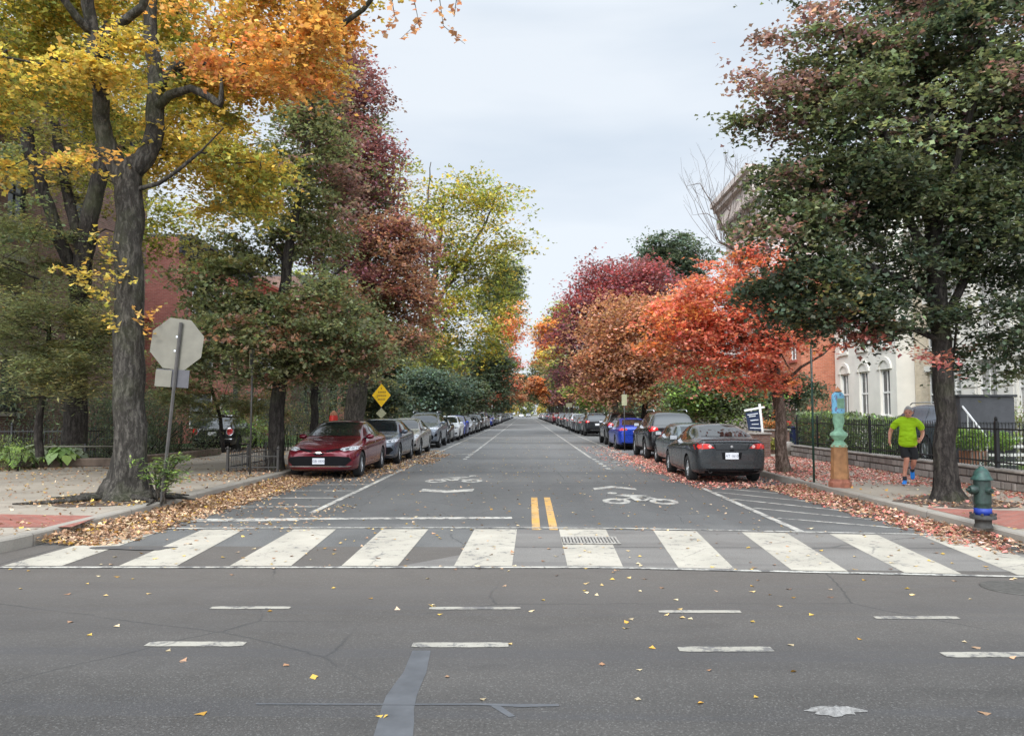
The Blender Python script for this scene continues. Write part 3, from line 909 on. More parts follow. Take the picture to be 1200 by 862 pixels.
def sedan_spec(kind='a'):
    h = dict(a=1.445, b=1.46)[kind]
    S = base_spec(L=4.88, W=1.84, axles=(-1.50, 1.32),
        ysx=[-2.44, -2.41, -2.33, -2.2, -2.0, -1.7, -1.4, -1.15, -.98, -.8, -.5, -.22, 0, .35, .7, 1.0, 1.25, 1.5, 1.75, 1.93, 2.05, 2.2, 2.33, 2.41, 2.44],
        w=[(-2.44, .60), (-2.41, .70), (-2.33, .79), (-2.2, .855), (-2, .895), (-1.6, .918), (0, .925), (1.5, .92), (2, .895), (2.2, .86), (2.33, .81), (2.41, .74), (2.44, .66)],
        zb=[(-2.44, .27), (-2.3, .20), (-2, .17), (0, .16), (1.9, .2), (2.3, .25), (2.44, .33)],
        zs=[(-2.44, .58), (-2.33, .66), (-2.1, .735), (-1.7, .81), (-1.15, .875), (-.5, .915), (.5, .94), (1.5, .97), (2, .985), (2.3, .96), (2.44, .86)],
        zt=[(-2.44, .66), (-2.41, .70), (-2.33, .745), (-2.1, .83), (-1.7, .915), (-1.3, .965), (-1.05, .99), (-.8, 1.10), (-.5, 1.255), (-.22, 1.375), (0, 1.425), (.35, h), (.7, h - .005), (1.0, 1.41), (1.25, 1.35), (1.5, 1.265), (1.75, 1.165), (1.93, 1.10), (2.05, 1.085), (2.2, 1.08), (2.33, 1.06), (2.41, 1.0), (2.44, .93)],
        wt=[(-2.44, .5), (-2.1, .68), (-1.6, .74), (-1.05, .75), (-.5, .66), (-.1, .60), (.5, .59), (1.2, .585), (1.75, .64), (2.0, .72), (2.3, .70), (2.44, .56)])
    S['wind'] = [(-.70, 1.035), (.70, 1.035), (.585, 1.375), (.3, 1.395), (-.3, 1.395), (-.585, 1.375)]
    S['rearwin'] = [(-.62, 1.12), (.62, 1.12), (.53, 1.345), (.25, 1.372), (-.25, 1.372), (-.53, 1.345)]
    S['side'] = [[(-.78, .975), (-.62, 1.08), (-.32, 1.24), (-.02, 1.325), (.22, 1.345), (.26, .985)],
                 [(.33, .988), (.30, 1.348), (.65, 1.34), (1.0, 1.295), (1.12, 1.26), (1.17, 1.01)],
                 [(1.23, 1.013), (1.19, 1.24), (1.42, 1.15), (1.56, 1.07), (1.5, 1.03)]]
    S['seams'] = [[(-.86, .93), (-.92, .7), (-.86, .33), (.28, .31)], [(.29, .96), (.29, .31)], [(1.19, .98), (1.2, .72), (.95, .45), (.93, .32), (.3, .31)]]
    S['handles'] = [(.12, .86), (1.02, .885)]
    S['sill'] = [(-1.05, .20), (.85, .21), (.85, .265), (-1.05, .255)]
    S['mirror'] = (-.66, .97)
    hl = [(.50, .735), (.60, .70), (.86, .72), (.905, .765), (.88, .80), (.70, .80), (.55, .775)]
    S['front'] = [('headlight', [hl, mirror(hl)], 'headlight', .006),
                  ('upper_grille', [[(-.56, .735), (-.16, .66), (-.10, .60), (.10, .60), (.16, .66), (.56, .735), (.52, .765), (.14, .715), (-.14, .715), (-.52, .765)]], 'black_trim', .005),
                  ('lower_grille', [[(-.50, .575), (-.74, .555), (-.80, .47), (-.66, .34), (.66, .34), (.80, .47), (.74, .555), (.50, .575)]], 'black_trim', .005),
                  ('bumper_strip', [[(-.74, .31), (.74, .31), (.80, .335), (-.80, .335)]], 'chrome', .007),
                  ('emblem', [[(-.075, .665), (-.04, .638), (.04, .638), (.075, .665), (.04, .692), (-.04, .692)]], 'chrome', .012)]
    tl = [(.42, .90), (.87, .87), (.89, .97), (.80, 1.01), (.44, .99)]
    S['rear'] = [('taillight', [tl, mirror(tl)], 'taillight', .006),
                 ('bumper_valance', [[(-.62, .26), (.62, .26), (.70, .36), (-.70, .36)]], 'black_trim', .006),
                 ('trunk_seam', seam([(-.68, 1.0), (-.60, .68), (.60, .68), (.68, 1.0)], .012), 'black_trim', .003)]
    S['pf'] = .455; S['pr'] = .80
    return S

def honda_spec():   # compact saloon, rounder nose
    S = sedan_spec('b')
    hl = [(.46, .72), (.80, .70), (.88, .78), (.80, .82), (.56, .775)]
    S['front'] = [('headlight', [hl, mirror(hl)], 'headlight', .006),
                  ('upper_grille', [[(-.44, .70), (.44, .70), (.42, .745), (-.42, .745)]], 'chrome', .007),
                  ('upper_grille', [[(-.42, .645), (.42, .645), (.44, .695), (-.44, .695)]], 'black_trim', .005),
                  ('lower_grille', [[(-.62, .34), (.62, .34), (.58, .47), (-.58, .47)]], 'black_trim', .005),
                  ('fog_recess', [[(.66, .36), (.80, .40), (.80, .48), (.68, .46)], [(-.66, .36), (-.68, .46), (-.80, .48), (-.80, .40)]], 'black_trim', .005)]
    S['spokes'] = 7
    return S

def coupe_spec():
    S = base_spec(L=4.37, W=1.74, axles=(-1.32, 1.25), r=.315,
        ysx=[-2.18, -2.15, -2.06, -1.95, -1.7, -1.4, -1.1, -.85, -.7, -.4, -.1, .1, .4, .7, 1.0, 1.3, 1.55, 1.75, 1.88, 2.0, 2.1, 2.16, 2.185],
        w=[(-2.18, .58), (-2.06, .74), (-1.7, .84), (-1.2, .865), (0, .87), (1.3, .868), (1.75, .85), (2.0, .82), (2.1, .79), (2.16, .74), (2.185, .68)],
        zb=[(-2.18, .25), (-1.9, .17), (0, .15), (1.6, .18), (2.0, .22), (2.185, .30)],
        zs=[(-2.18, .56), (-1.9, .68), (-1.4, .78), (-.8, .86), (0, .91), (1.0, .955), (1.7, .985), (2.0, .985), (2.1, .975), (2.185, .90)],
        zt=[(-2.18, .62), (-1.95, .74), (-1.5, .87), (-1.0, .94), (-.8, .98), (-.4, 1.20), (-.1, 1.33), (.1, 1.375), (.4, 1.395), (.7, 1.385), (1.0, 1.345), (1.3, 1.265), (1.55, 1.175), (1.75, 1.10), (1.88, 1.065), (2.0, 1.055), (2.1, 1.04), (2.16, .99), (2.185, .94)],
        wt=[(-2.18, .45), (-1.7, .66), (-.8, .70), (-.1, .57), (.5, .555), (1.2, .56), (1.75, .62), (1.95, .68), (2.1, .68), (2.185, .6)])
    S['wind'] = [(-.64, 1.02), (.64, 1.02), (.52, 1.32), (-.52, 1.32)]
    S['rearwin'] = [(-.60, 1.095), (.60, 1.095), (.57, 1.17), (.50, 1.31), (.25, 1.345), (-.25, 1.345), (-.50, 1.31), (-.57, 1.17)]
    S['side'] = [[(-.52, .955), (-.3, 1.11), (0, 1.255), (.3, 1.30), (.5, 1.305), (.56, .975)],
                 [(.62, .978), (.57, 1.302), (.85, 1.275), (1.15, 1.19), (1.42, 1.06), (1.3, 1.01)]]
    S['seams'] = [[(-.62, .90), (-.68, .65), (-.6, .30), (.55, .28)], [(.58, .95), (.66, .7), (.60, .4), (.5, .28)]]
    S['handles'] = [(.42, .86)]
    S['sill'] = [(-.95, .17), (.88, .18), (.88, .23), (-.95, .22)]
    S['mirror'] = (-.42, .96)
    hl = [(.46, .66), (.76, .66), (.80, .74), (.55, .75)]
    S['front'] = [('headlight', [hl, mirror(hl)], 'headlight', .006), ('lower_grille', [[(-.5, .34), (.5, .34), (.5, .46), (-.5, .46)]], 'black_trim', .005)]
    tl = [(.40, .835), (.81, .80), (.82, .90), (.78, .945), (.52, .935)]
    def disc(cx, cz, r): return [(cx + r * math.cos(a * PI / 5), cz + r * math.sin(a * PI / 5)) for a in range(10)]
    S['rear'] = [('taillight', [tl, mirror(tl)], 'taillight', .006),
                 ('tail_reflector', [disc(.505, .875, .040), disc(-.505, .875, .040)], 'lamp_clear', .011),
                 ('tail_lens', [disc(.62, .872, .046), disc(.735, .87, .048), disc(-.62, .872, .046), disc(-.735, .87, .048)], M['red_plastic'], .010),
                 ('hatch_seam', seam([(-.76, .955), (-.42, .955), (-.36, .80), (.36, .80), (.42, .955), (.76, .955)], .014), 'black_trim', .003),
                 ('plate_recess', [[(-.215, .575), (.215, .575), (.235, .735), (-.235, .735)]], 'black_trim', .005),
                 ('latch_recess', [[(-.05, .765), (.05, .765), (.05, .79), (-.05, .79)]], 'black_trim', .006),
                 ('bumper_crease', [[(-.70, .475), (.70, .475), (.72, .495), (-.72, .495)]], 'rim_dark', .004),
                 ('bumper_valance', [[(-.60, .25), (.60, .25), (.66, .36), (-.66, .36)]], 'black_trim', .006),
                 ('emblem', [[(-.03, .865), (0, .84), (.03, .865), (.022, .90), (-.022, .90)]], 'chrome', .010)]
    S['pf'] = .40; S['pr'] = .655; S['exhaust'] = (.50, .30); S['spokes'] = 5
    return S

def suv_spec(kind='a'):
    S = base_spec(L=4.70, W=1.88, axles=(-1.40, 1.32), r=.365, cat='suv', spokes=5, zbv=.28,
        ysx=[-2.35, -2.32, -2.22, -2.1, -1.85, -1.5, -1.2, -.95, -.75, -.5, -.25, -.05, .3, .8, 1.3, 1.7, 1.95, 2.1, 2.2, 2.27, 2.33, 2.35],
        w=[(-2.35, .68), (-2.32, .76), (-2.22, .85), (-2, .905), (-1.5, .935), (0, .94), (1.6, .935), (2, .915), (2.2, .885), (2.3, .84), (2.35, .78)],
        zb=[(-2.35, .34), (-2.1, .27), (0, .24), (1.8, .28), (2.2, .34), (2.35, .42)],
        zs=[(-2.35, .78), (-2.1, .92), (-1.5, 1.0), (-.7, 1.06), (.5, 1.10), (1.5, 1.14), (2.1, 1.16), (2.27, 1.13), (2.35, 1.0)],
        zt=[(-2.35, .88), (-2.32, .93), (-2.22, 1.0), (-1.85, 1.09), (-1.2, 1.16), (-.95, 1.19), (-.75, 1.30), (-.5, 1.45), (-.25, 1.575), (-.05, 1.64), (.3, 1.695), (.8, 1.71), (1.3, 1.695), (1.7, 1.66), (1.95, 1.61), (2.1, 1.49), (2.2, 1.33), (2.27, 1.21), (2.33, 1.12), (2.35, 1.04)],
        wt=[(-2.35, .6), (-1.9, .74), (-1.0, .78), (-.5, .70), (0, .645), (1.0, .64), (1.7, .635), (2.0, .64), (2.2, .70), (2.35, .68)])
    S['wind'] = [(-.72, 1.23), (.72, 1.23), (.61, 1.60), (-.61, 1.60)]
    S['rearwin'] = [(-.66, 1.20), (.66, 1.20), (.60, 1.50), (.40, 1.56), (-.40, 1.56), (-.60, 1.50)]
    S['side'] = [[(-.58, 1.14), (-.4, 1.30), (-.1, 1.49), (.2, 1.575), (.32, 1.58), (.34, 1.155)],
                 [(.41, 1.158), (.39, 1.585), (.8, 1.595), (1.2, 1.575), (1.26, 1.175)],
                 [(1.33, 1.18), (1.28, 1.57), (1.7, 1.52), (1.86, 1.42), (1.88, 1.23)]]
    S['seams'] = [[(-.66, 1.08), (-.75, .8), (-.68, .42), (.35, .40)], [(.375, 1.12), (.375, .40)], [(1.29, 1.14), (1.28, .9), (.98, .6), (.93, .42), (.38, .40)]]
    S['handles'] = [(.20, .99), (1.10, 1.02)]
    S['sill'] = [(-.98, .29), (.88, .30), (.88, .40), (-.98, .39)]
    S['mirror'] = (-.50, 1.14)
    hl = [(.48, .90), (.84, .88), (.88, .96), (.80, 1.0), (.52, .965)]
    S['front'] = [('headlight', [hl, mirror(hl)], 'headlight', .006),
                  ('upper_grille', [[(-.45, .885), (.45, .885), (.47, .965), (-.47, .965)]], 'black_trim', .005),
                  ('lower_grille', [[(-.48, .72), (-.70, .56), (-.64, .42), (.64, .42), (.70, .56), (.48, .72)]], 'black_trim', .005),
                  ('fog_recess', [[(.72, .55), (.84, .58), (.84, .70), (.74, .68)], [(-.72, .55), (-.74, .68), (-.84, .70), (-.84, .58)]], 'black_trim', .005),
                  ('skid_strip', [[(-.60, .37), (.60, .37), (.64, .40), (-.64, .40)]], 'chrome', .007)]
    tl = [(.56, 1.03), (.86, .98), (.885, 1.10), (.84, 1.17), (.58, 1.135)]
    S['rear'] = [('taillight', [tl, mirror(tl)], 'taillight', .006),
                 ('bumper_valance', [[(-.76, .38), (.76, .38), (.82, .60), (-.82, .60)]], 'black_trim', .006),
                 ('skid_strip', [[(-.50, .46), (.50, .46), (.52, .50), (-.52, .50)]], 'chrome', .010),
                 ('hatch_seam', seam([(-.70, 1.0), (-.66, .68), (.66, .68), (.70, 1.0)], .014), 'black_trim', .003)]
    S['flank'] = [('arch_trim', [[(y0 + q * math.cos(a), .372 + q * math.sin(a)) for q, rng_ in ((.412, range(0, 9)), (.46, range(8, -1, -1))) for a in [PI * i / 8 for i in rng_]] for y0 in (-1.40, 1.32)], 'black_trim', .006)]
    S['pf'] = .66; S['pr'] = .86; S['rails'] = (-.1, 1.7, .60, 1.70)
    return S

def mini_spec():
    S = base_spec(L=3.85, W=1.72, axles=(-1.25, 1.25), r=.31, cat='car', spokes=5, zbv=.2,
        ysx=[-1.92, -1.88, -1.75, -1.5, -1.2, -.95, -.8, -.6, -.4, -.2, .1, .6, 1.0, 1.35, 1.6, 1.72, 1.82, 1.88, 1.92],
        w=[(-1.92, .6), (-1.75, .76), (-1.4, .84), (0, .86), (1.4, .855), (1.7, .82), (1.88, .74), (1.92, .66)],
        zb=[(-1.92, .27), (-1.6, .18), (0, .17), (1.5, .2), (1.92, .33)],
        zs=[(-1.92, .66), (-1.6, .82), (-1.0, .90), (0, .93), (1.5, .97), (1.8, .95), (1.92, .82)],
        zt=[(-1.92, .74), (-1.75, .86), (-1.2, .97), (-.95, .99), (-.8, 1.08), (-.6, 1.22), (-.4, 1.33), (-.2, 1.385), (.1, 1.41), (.6, 1.41), (1.0, 1.395), (1.35, 1.36), (1.6, 1.24), (1.72, 1.10), (1.82, .99), (1.92, .88)],
        wt=[(-1.92, .5), (-1.5, .66), (-.95, .70), (-.3, .62), (.6, .61), (1.35, .60), (1.7, .66), (1.92, .56)])
    S['wind'] = [(-.64, 1.04), (.64, 1.04), (.57, 1.33), (-.57, 1.33)]
    S['rearwin'] = [(-.54, 1.03), (.54, 1.03), (.52, 1.30), (-.52, 1.30)]
    S['side'] = [[(-.62, .985), (-.45, 1.13), (-.22, 1.29), (.3, 1.33), (.35, .99)], [(.42, .99), (.38, 1.33), (1.0, 1.32), (1.4, 1.27), (1.46, 1.0)]]
    S['seams'] = [[(-.68, .93), (-.7, .35), (.38, .32)], [(.38, .96), (.42, .5), (.38, .32)]]
    S['handles'] = [(.2, .87)]; S['sill'] = [(-.86, .2), (.86, .2), (.86, .27), (-.86, .27)]; S['mirror'] = (-.5, .99)
    S['front'] = [('upper_grille', [[(-.35, .56), (.35, .56), (.4, .70), (-.4, .70)]], 'black_trim', .005)]
    ring = [(.64 + .13 * math.cos(a * PI / 6), .80 + .155 * math.sin(a * PI / 6)) for a in range(12)]
    ring = [(min(x, .79), z) for x, z in ring]
    ins = [(.64 + .105 * math.cos(a * PI / 6), .80 + .125 * math.sin(a * PI / 6)) for a in range(12)]
    S['rear'] = [('taillight_bezel', [ring, mirror(ring)], 'chrome', .006), ('taillight', [ins, mirror(ins)], 'taillight', .012),
                 ('bumper_strip', [[(-.72, .505), (.72, .505), (.74, .54), (-.74, .54)]], 'chrome', .010),
                 ('bumper_valance', [[(-.62, .3), (.62, .3), (.68, .40), (-.68, .40)]], 'black_trim', .006)]
    S['pr'] = .72; S['pf'] = None
    return S
# ------------------------------------------------------------------ buildings
def wall_with_openings(mb, u0, u1, v0, v1, opens, P, depth, mi=0, rmi=0):
    us = sorted(set([u0, u1] + [o[0] for o in opens] + [o[1] for o in opens])); vs = sorted(set([v0, v1] + [o[2] for o in opens] + [o[3] for o in opens]))
    us = [u for u in us if u0 <= u <= u1]; vs = [v for v in vs if v0 <= v <= v1]
    for a, b in zip(us[:-1], us[1:]):
        for c, d in zip(vs[:-1], vs[1:]):
            mu, mv = (a + b) / 2, (c + d) / 2
            if any(o[0] < mu < o[1] and o[2] < mv < o[3] for o in opens): continue
            mb.add([P(a, c, 0), P(b, c, 0), P(b, d, 0), P(a, d, 0)], [(0, 1, 2, 3)], mi)
    for o in opens:
        a, b, c, d = o[:4]
        for (p, q) in (((a, c), (b, c)), ((b, c), (b, d)), ((b, d), (a, d)), ((a, d), (a, c))):
            mb.add([P(p[0], p[1], 0), P(q[0], q[1], 0), P(q[0], q[1], depth), P(p[0], p[1], depth)], [(0, 1, 2, 3)], rmi)

def house(name, label, face, x, y0, y1, h, depth, storeys, bays, wall, trim, cat='house', arch=False, cornice=.55, curtains=False, win=(1.0, 1.8), z0=.15, base=1.0, rusticated=False, door=True, rooftype='flat', group=None, stoop=True, sidewins=True):
    """row house whose street facade is the plane x=const; face=+1 looks towards +x, -1 towards -x"""
    root = empty(name, (x, (y0 + y1) / 2, 0), 0, label, cat, group)
    ox, oy = x, (y0 + y1) / 2
    P = lambda u, v, dpt: (-face * dpt, u - oy, v)
    P2 = lambda u, v, dpt: (-face * (u), y0 - oy + dpt, v)     # side wall that looks towards the camera
    W = y1 - y0; sh = (h - base) / storeys; op = []
    bw = W / bays
    dk = bays - 1 if door else -1
    for s in range(storeys):
        for b in range(bays):
            uc = y0 + (b + .5) * bw; v0 = base + s * sh + sh * .22; ww, wh = win[0], min(win[1], sh * .66)
            if s == 0 and b == dk: op.append((uc - .55, uc + .55, base - .1, base + 2.35, 'door'))
            else: op.append((uc - ww / 2, uc + ww / 2, v0, v0 + wh, 'win'))
    so = []
    if sidewins:
        for s in range(storeys):
            for k in range(2):
                uc = depth * (.3 + .4 * k); so.append((uc - .45, uc + .45, base + s * sh + sh * .25, base + s * sh + sh * .25 + min(win[1], sh * .6), 'win'))
    mb = MB()
    wall_with_openings(mb, y0, y1, z0, h, op, P, .18)
    wall_with_openings(mb, 0, depth, z0, h, so, P2, .18)
    f = face
    mb.add([(-f * depth, -W / 2, z0), (-f * depth, W / 2, z0), (-f * depth, W / 2, h), (-f * depth, -W / 2, h)], [(0, 1, 2, 3)])
    mb.add([(0, W / 2, z0), (-f * depth, W / 2, z0), (-f * depth, W / 2, h), (0, W / 2, h)], [(0, 1, 2, 3)])
    if rusticated:
        k = 0
        v = base + .45
        while v < h - .6:
            segs = []; cur = y0
            for o in sorted([o for o in op if o[2] - .05 < v < o[3] + .05]): segs.append((cur, o[0] - .08)); cur = o[1] + .08
            segs.append((cur, y1))
            for a, b in segs:
                if b - a > .05: mb.bx(-f * 0.0 + f * .001, f * .035, a - oy + .01, b - oy - .01, v - .19, v + .19)
            v += .46
    mb.build('wall', M[wall], root)
    rb = MB(); rb.bx(-f * depth - .01, 0.02 * -f, -W / 2 + .02, W / 2 - .02, h - .02, h + .12)
    rb.build('roof', M['roof'], root)
    cb = MB()
    for (pr, a, b) in ((.12, -.62, -.42), (.22, -.42, -.2), (.38, -.2, -.06), (.48, -.06, .10)):
        k = cornice / .48
        cb.bx(f * .002, f * pr * k, -W / 2 - .0, W / 2, h + a * k, h + b * k)
    n = int(W / .45)
    for i in range(n):
        yy = -W / 2 + (i + .5) * W / n; cb.bx(f * .12 * cornice / .48, f * .30 * cornice / .48, yy - .07, yy + .07, h - .72 * cornice / .48, h - .425 * cornice / .48)
    cb.build('cornice', M[trim], root)
    def window(o, Pm, nrm):
        a, b, c, d = o[:4]; fr = MB()
        def bar(u0, u1, v0, v1, d0=.10, d1=.16, mi=0):
            q = [Pm(u0, v0, d0), Pm(u1, v0, d0), Pm(u1, v1, d0), Pm(u0, v1, d0), Pm(u0, v0, d1), Pm(u1, v0, d1), Pm(u1, v1, d1), Pm(u0, v1, d1)]
            fr.add(q, [(0, 1, 2, 3), (4, 7, 6, 5), (0, 4, 5, 1), (1, 5, 6, 2), (2, 6, 7, 3), (3, 7, 4, 0)], mi)
        t = .06; m = (c + d) / 2
        bar(a, a + t, c, d); bar(b - t, b, c, d); bar(a + t, b - t, c, c + t); bar(a + t, b - t, d - t, d); bar(a + t, b - t, m - .035, m + .035)
        uc = (a + b) / 2
        bar(uc - .015, uc + .015, c + t, m - .035); bar(uc - .015, uc + .015, m + .035, d - t)
        w = fr.build('window', M['white_wood'] if trim != 'trim_dark' else M['trim_dark'], root)
        fr = MB(); fr.add([Pm(a + .03, c + .03, .14), Pm(b - .03, c + .03, .14), Pm(b - .03, d - .03, .14), Pm(a + .03, d - .03, .14)], [(0, 1, 2, 3)])
        fr.build('pane', M['pane_curtain'] if curtains else M['pane'], w)
        s = MB()
        def sb(u0, u1, v0, v1, d0, d1):
            q = [Pm(u0, v0, d0), Pm(u1, v0, d0), Pm(u1, v1, d0), Pm(u0, v1, d0), Pm(u0, v0, d1), Pm(u1, v0, d1), Pm(u1, v1, d1), Pm(u0, v1, d1)]
            s.add(q, [(0, 1, 2, 3), (4, 7, 6, 5), (0, 4, 5, 1), (1, 5, 6, 2), (2, 6, 7, 3), (3, 7, 4, 0)])
        sb(a - .1, b + .1, c - .13, c - .003, -.09, .09)
        s.build('sill', M[trim] if trim != 'trim_dark' else M['stone_cap'], w)
        s = MB()
        if arch:
            R_ = (b - a) / 2 + .02
            for i in range(9):
                a0, a1 = PI * i / 9, PI * (i + 1) / 9
                pts = [(uc + math.cos(t_) * r_, d + .0 + math.sin(t_) * r_ * .8) for t_, r_ in ((a0, R_), (a1, R_), (a1, R_ + .2), (a0, R_ + .2))]
                q = [Pm(u, v, -.06) for u, v in pts] + [Pm(u, v, .0) for u, v in pts]
                s.add(q, [(0, 1, 2, 3), (4, 7, 6, 5), (0, 4, 5, 1), (1, 5, 6, 2), (2, 6, 7, 3), (3, 7, 4, 0)])
        else: sb(a - .12, b + .12, d + .003, d + .22, -.06, .05)
        s.build('lintel', M[trim] if trim != 'trim_dark' else M['stone_cap'], w)
    for o in op:
        if o[4] == 'win': window(o, P, f)
        else:
            a, b, c, d = o[:4]
            dm = MB(); dm.bx(-f * .10, -f * .15, a - oy + .05, b - oy - .05, c + .02, d - .05)
            dm.bx(-f * .07, -f * .10, a - oy + .18, b - oy - .18, c + .3, c + 1.0); dm.bx(-f * .07, -f * .10, a - oy + .18, b - oy - .18, c + 1.2, d - .25)
            dr = dm.build('door', M['trim_dark'], root, bevel=.006)
            MB().box((-f * .05, a - oy + .15, c + 1.05), (.05, .05, .05)).build('handle', M['chrome'], dr)
            if stoop:
                sm = MB(); ns = max(1, int((base - z0) / .17))
                for i in range(ns): sm.bx(f * (.003 + (0 if i == 0 else .30 * 0)), f * (.9 + .28 * (ns - 1 - i)), a - oy - .2, b - oy + .2, z0 + i * .17 + .002, z0 + (i + 1) * .17)
                sm.build('steps', M['stone_cap'], root)
    for o in so: window(o, P2, 0)
    return root

def bay(root, f, yc, w, d, z0, z1, wall, trim, storeys=2):
    """projecting three-sided bay on a facade (a part of its house), yc relative to house centre"""
    m = MB()
    pts = [(0.002 * f, yc - w / 2), (f * d, yc - w / 2 + d * .6), (f * d, yc + w / 2 - d * .6), (0.002 * f, yc + w / 2)]
    m.prism(pts, z0, z1); b = m.build('bay', M[wall], root)
    sh = (z1 - z0) / storeys
    for s in range(storeys):
        v0 = z0 + s * sh + sh * .28; v1 = v0 + sh * .55
        for i in range(3):
            (xa, ya), (xb, yb) = pts[i], pts[i + 1]
            dx, dy = xb - xa, yb - ya; L = math.hypot(dx, dy); ang = math.atan2(dy, dx)
            ww = min(1.0, L * .62); c = ((xa + xb) / 2, (ya + yb) / 2)
            nx, ny = -dy / L, dx / L
            if nx * f < 0: nx, ny = -nx, -ny
            fm = MB(); fm.box((c[0] + nx * .02, c[1] + ny * .02, (v0 + v1) / 2), (ww + .12, .05, v1 - v0 + .12), rz=ang)
            fm.box((c[0] + nx * .05, c[1] + ny * .05, (v0 + v1) / 2), (ww, .04, .05), rz=ang)
            w_ = fm.build('window', M['white_wood'], b)
            MB().box((c[0] + nx * .045, c[1] + ny * .045, (v0 + v1) / 2), (ww, .016, v1 - v0), rz=ang).build('pane', M['pane'], w_)
            MB().box((c[0] + nx * .06, c[1] + ny * .06, v1 + .16), (ww + .3, .10, .16), rz=ang).build('lintel', M[trim], w_)
    cm = MB(); p2 = [(0.002 * f, yc - w / 2 - .12), (f * (d + .15), yc - w / 2 + d * .6 - .08), (f * (d + .15), yc + w / 2 - d * .6 + .08), (0.002 * f, yc + w / 2 + .12)]
    cm.prism(p2, z1 - .3, z1 + .08); cm.build('bay_cornice', M[trim], b)

# ------------------------------------------------------------------ leaf litter
LIT = dict(
 tan=[(.34, .21, .125), (.43, .285, .18), (.27, .16, .10), (.54, .39, .26), (.19, .115, .08), (.38, .21, .12)],
 pink=[(.55, .22, .18), (.62, .32, .26), (.44, .15, .125), (.64, .42, .34), (.36, .15, .13), (.57, .17, .14)],
 gold=[(.55, .36, .08), (.60, .42, .18), (.45, .25, .05), (.62, .50, .30), (.40, .32, .2)])
def litter(name, pts, pals, size, label, seed, kind='star', lift=.02, tilt=.28):
    rng = np.random.RandomState(seed); P = np.array(pts, float)
    C = np.zeros((len(P), 3))
    pals = np.asarray(pals)
    for p in set(pals.tolist()):
        i = np.where(pals == p)[0]; L = np.array(LIT[p]); C[i] = L[rng.randint(0, len(L), len(i))]
    C *= np.exp(rng.normal(0, .22, (len(P), 1)))
    P[:, 2] += rng.uniform(.004, lift, len(P))
    me = leaf_mesh(name, P, C, size, kind, tilt, rng)
    o = link(name, me, None, M['litter']); tag(o, label, 'fallen leaves', kind='stuff'); return o

# ------------------------------------------------------------------ person
def skin_mesh(verts, edges, radii, level=2, root=0, name='skin'):
    me = bpy.data.meshes.new(name); me.from_pydata([tuple(v) for v in verts], edges, [])
    o = bpy.data.objects.new(name, me); COL.objects.link(o)
    md = o.modifiers.new('skin', 'SKIN'); md.use_smooth_shade = True; md.branch_smoothing = .6
    if not me.skin_vertices: pass
    sv = me.skin_vertices[0].data
    for i, r in enumerate(radii):
        sv[i].radius = r if isinstance(r, tuple) else (r, r); sv[i].use_root = (i == root)
    s = o.modifiers.new('sub', 'SUBSURF'); s.levels = level; s.render_levels = level
    out = bake(o); bpy.data.objects.remove(o)
    return out

class Sk:
    def __init__(s): s.v = []; s.e = []; s.r = []
    def p(s, co, r, par=None):
        s.v.append(Vector(co)); s.r.append(r); i = len(s.v) - 1
        if par is not None: s.e.append((par, i))
        return i
    def chain(s, pts, par):
        for co, r in pts: par = s.p(co, r, par)
        return par
    def mesh(s, level=2, name='skin'):
        me = bpy.data.meshes.new(name); me.from_pydata([tuple(v) for v in s.v], s.e, [])
        o = bpy.data.objects.new(name, me); COL.objects.link(o)
        bm = bmesh.new(); bm.from_mesh(me); lay = bm.verts.layers.skin.verify(); bm.verts.ensure_lookup_table()
        for i, v in enumerate(bm.verts):
            r = s.r[i]; v[lay].radius = r if isinstance(r, tuple) else (r, r); v[lay].use_root = (i == 0)
        bm.to_mesh(me); bm.free()
        md = o.modifiers.new('skin', 'SKIN'); md.use_smooth_shade = True
        if level: u = o.modifiers.new('sub', 'SUBSURF'); u.levels = level; u.render_levels = level
        out = bake(o); bpy.data.objects.remove(o); return out

def join_meshes(meshes):
    bm = bmesh.new()
    for m in meshes: bm.from_mesh(m)
    out = bpy.data.meshes.new('j'); bm.to_mesh(out); bm.free(); return out

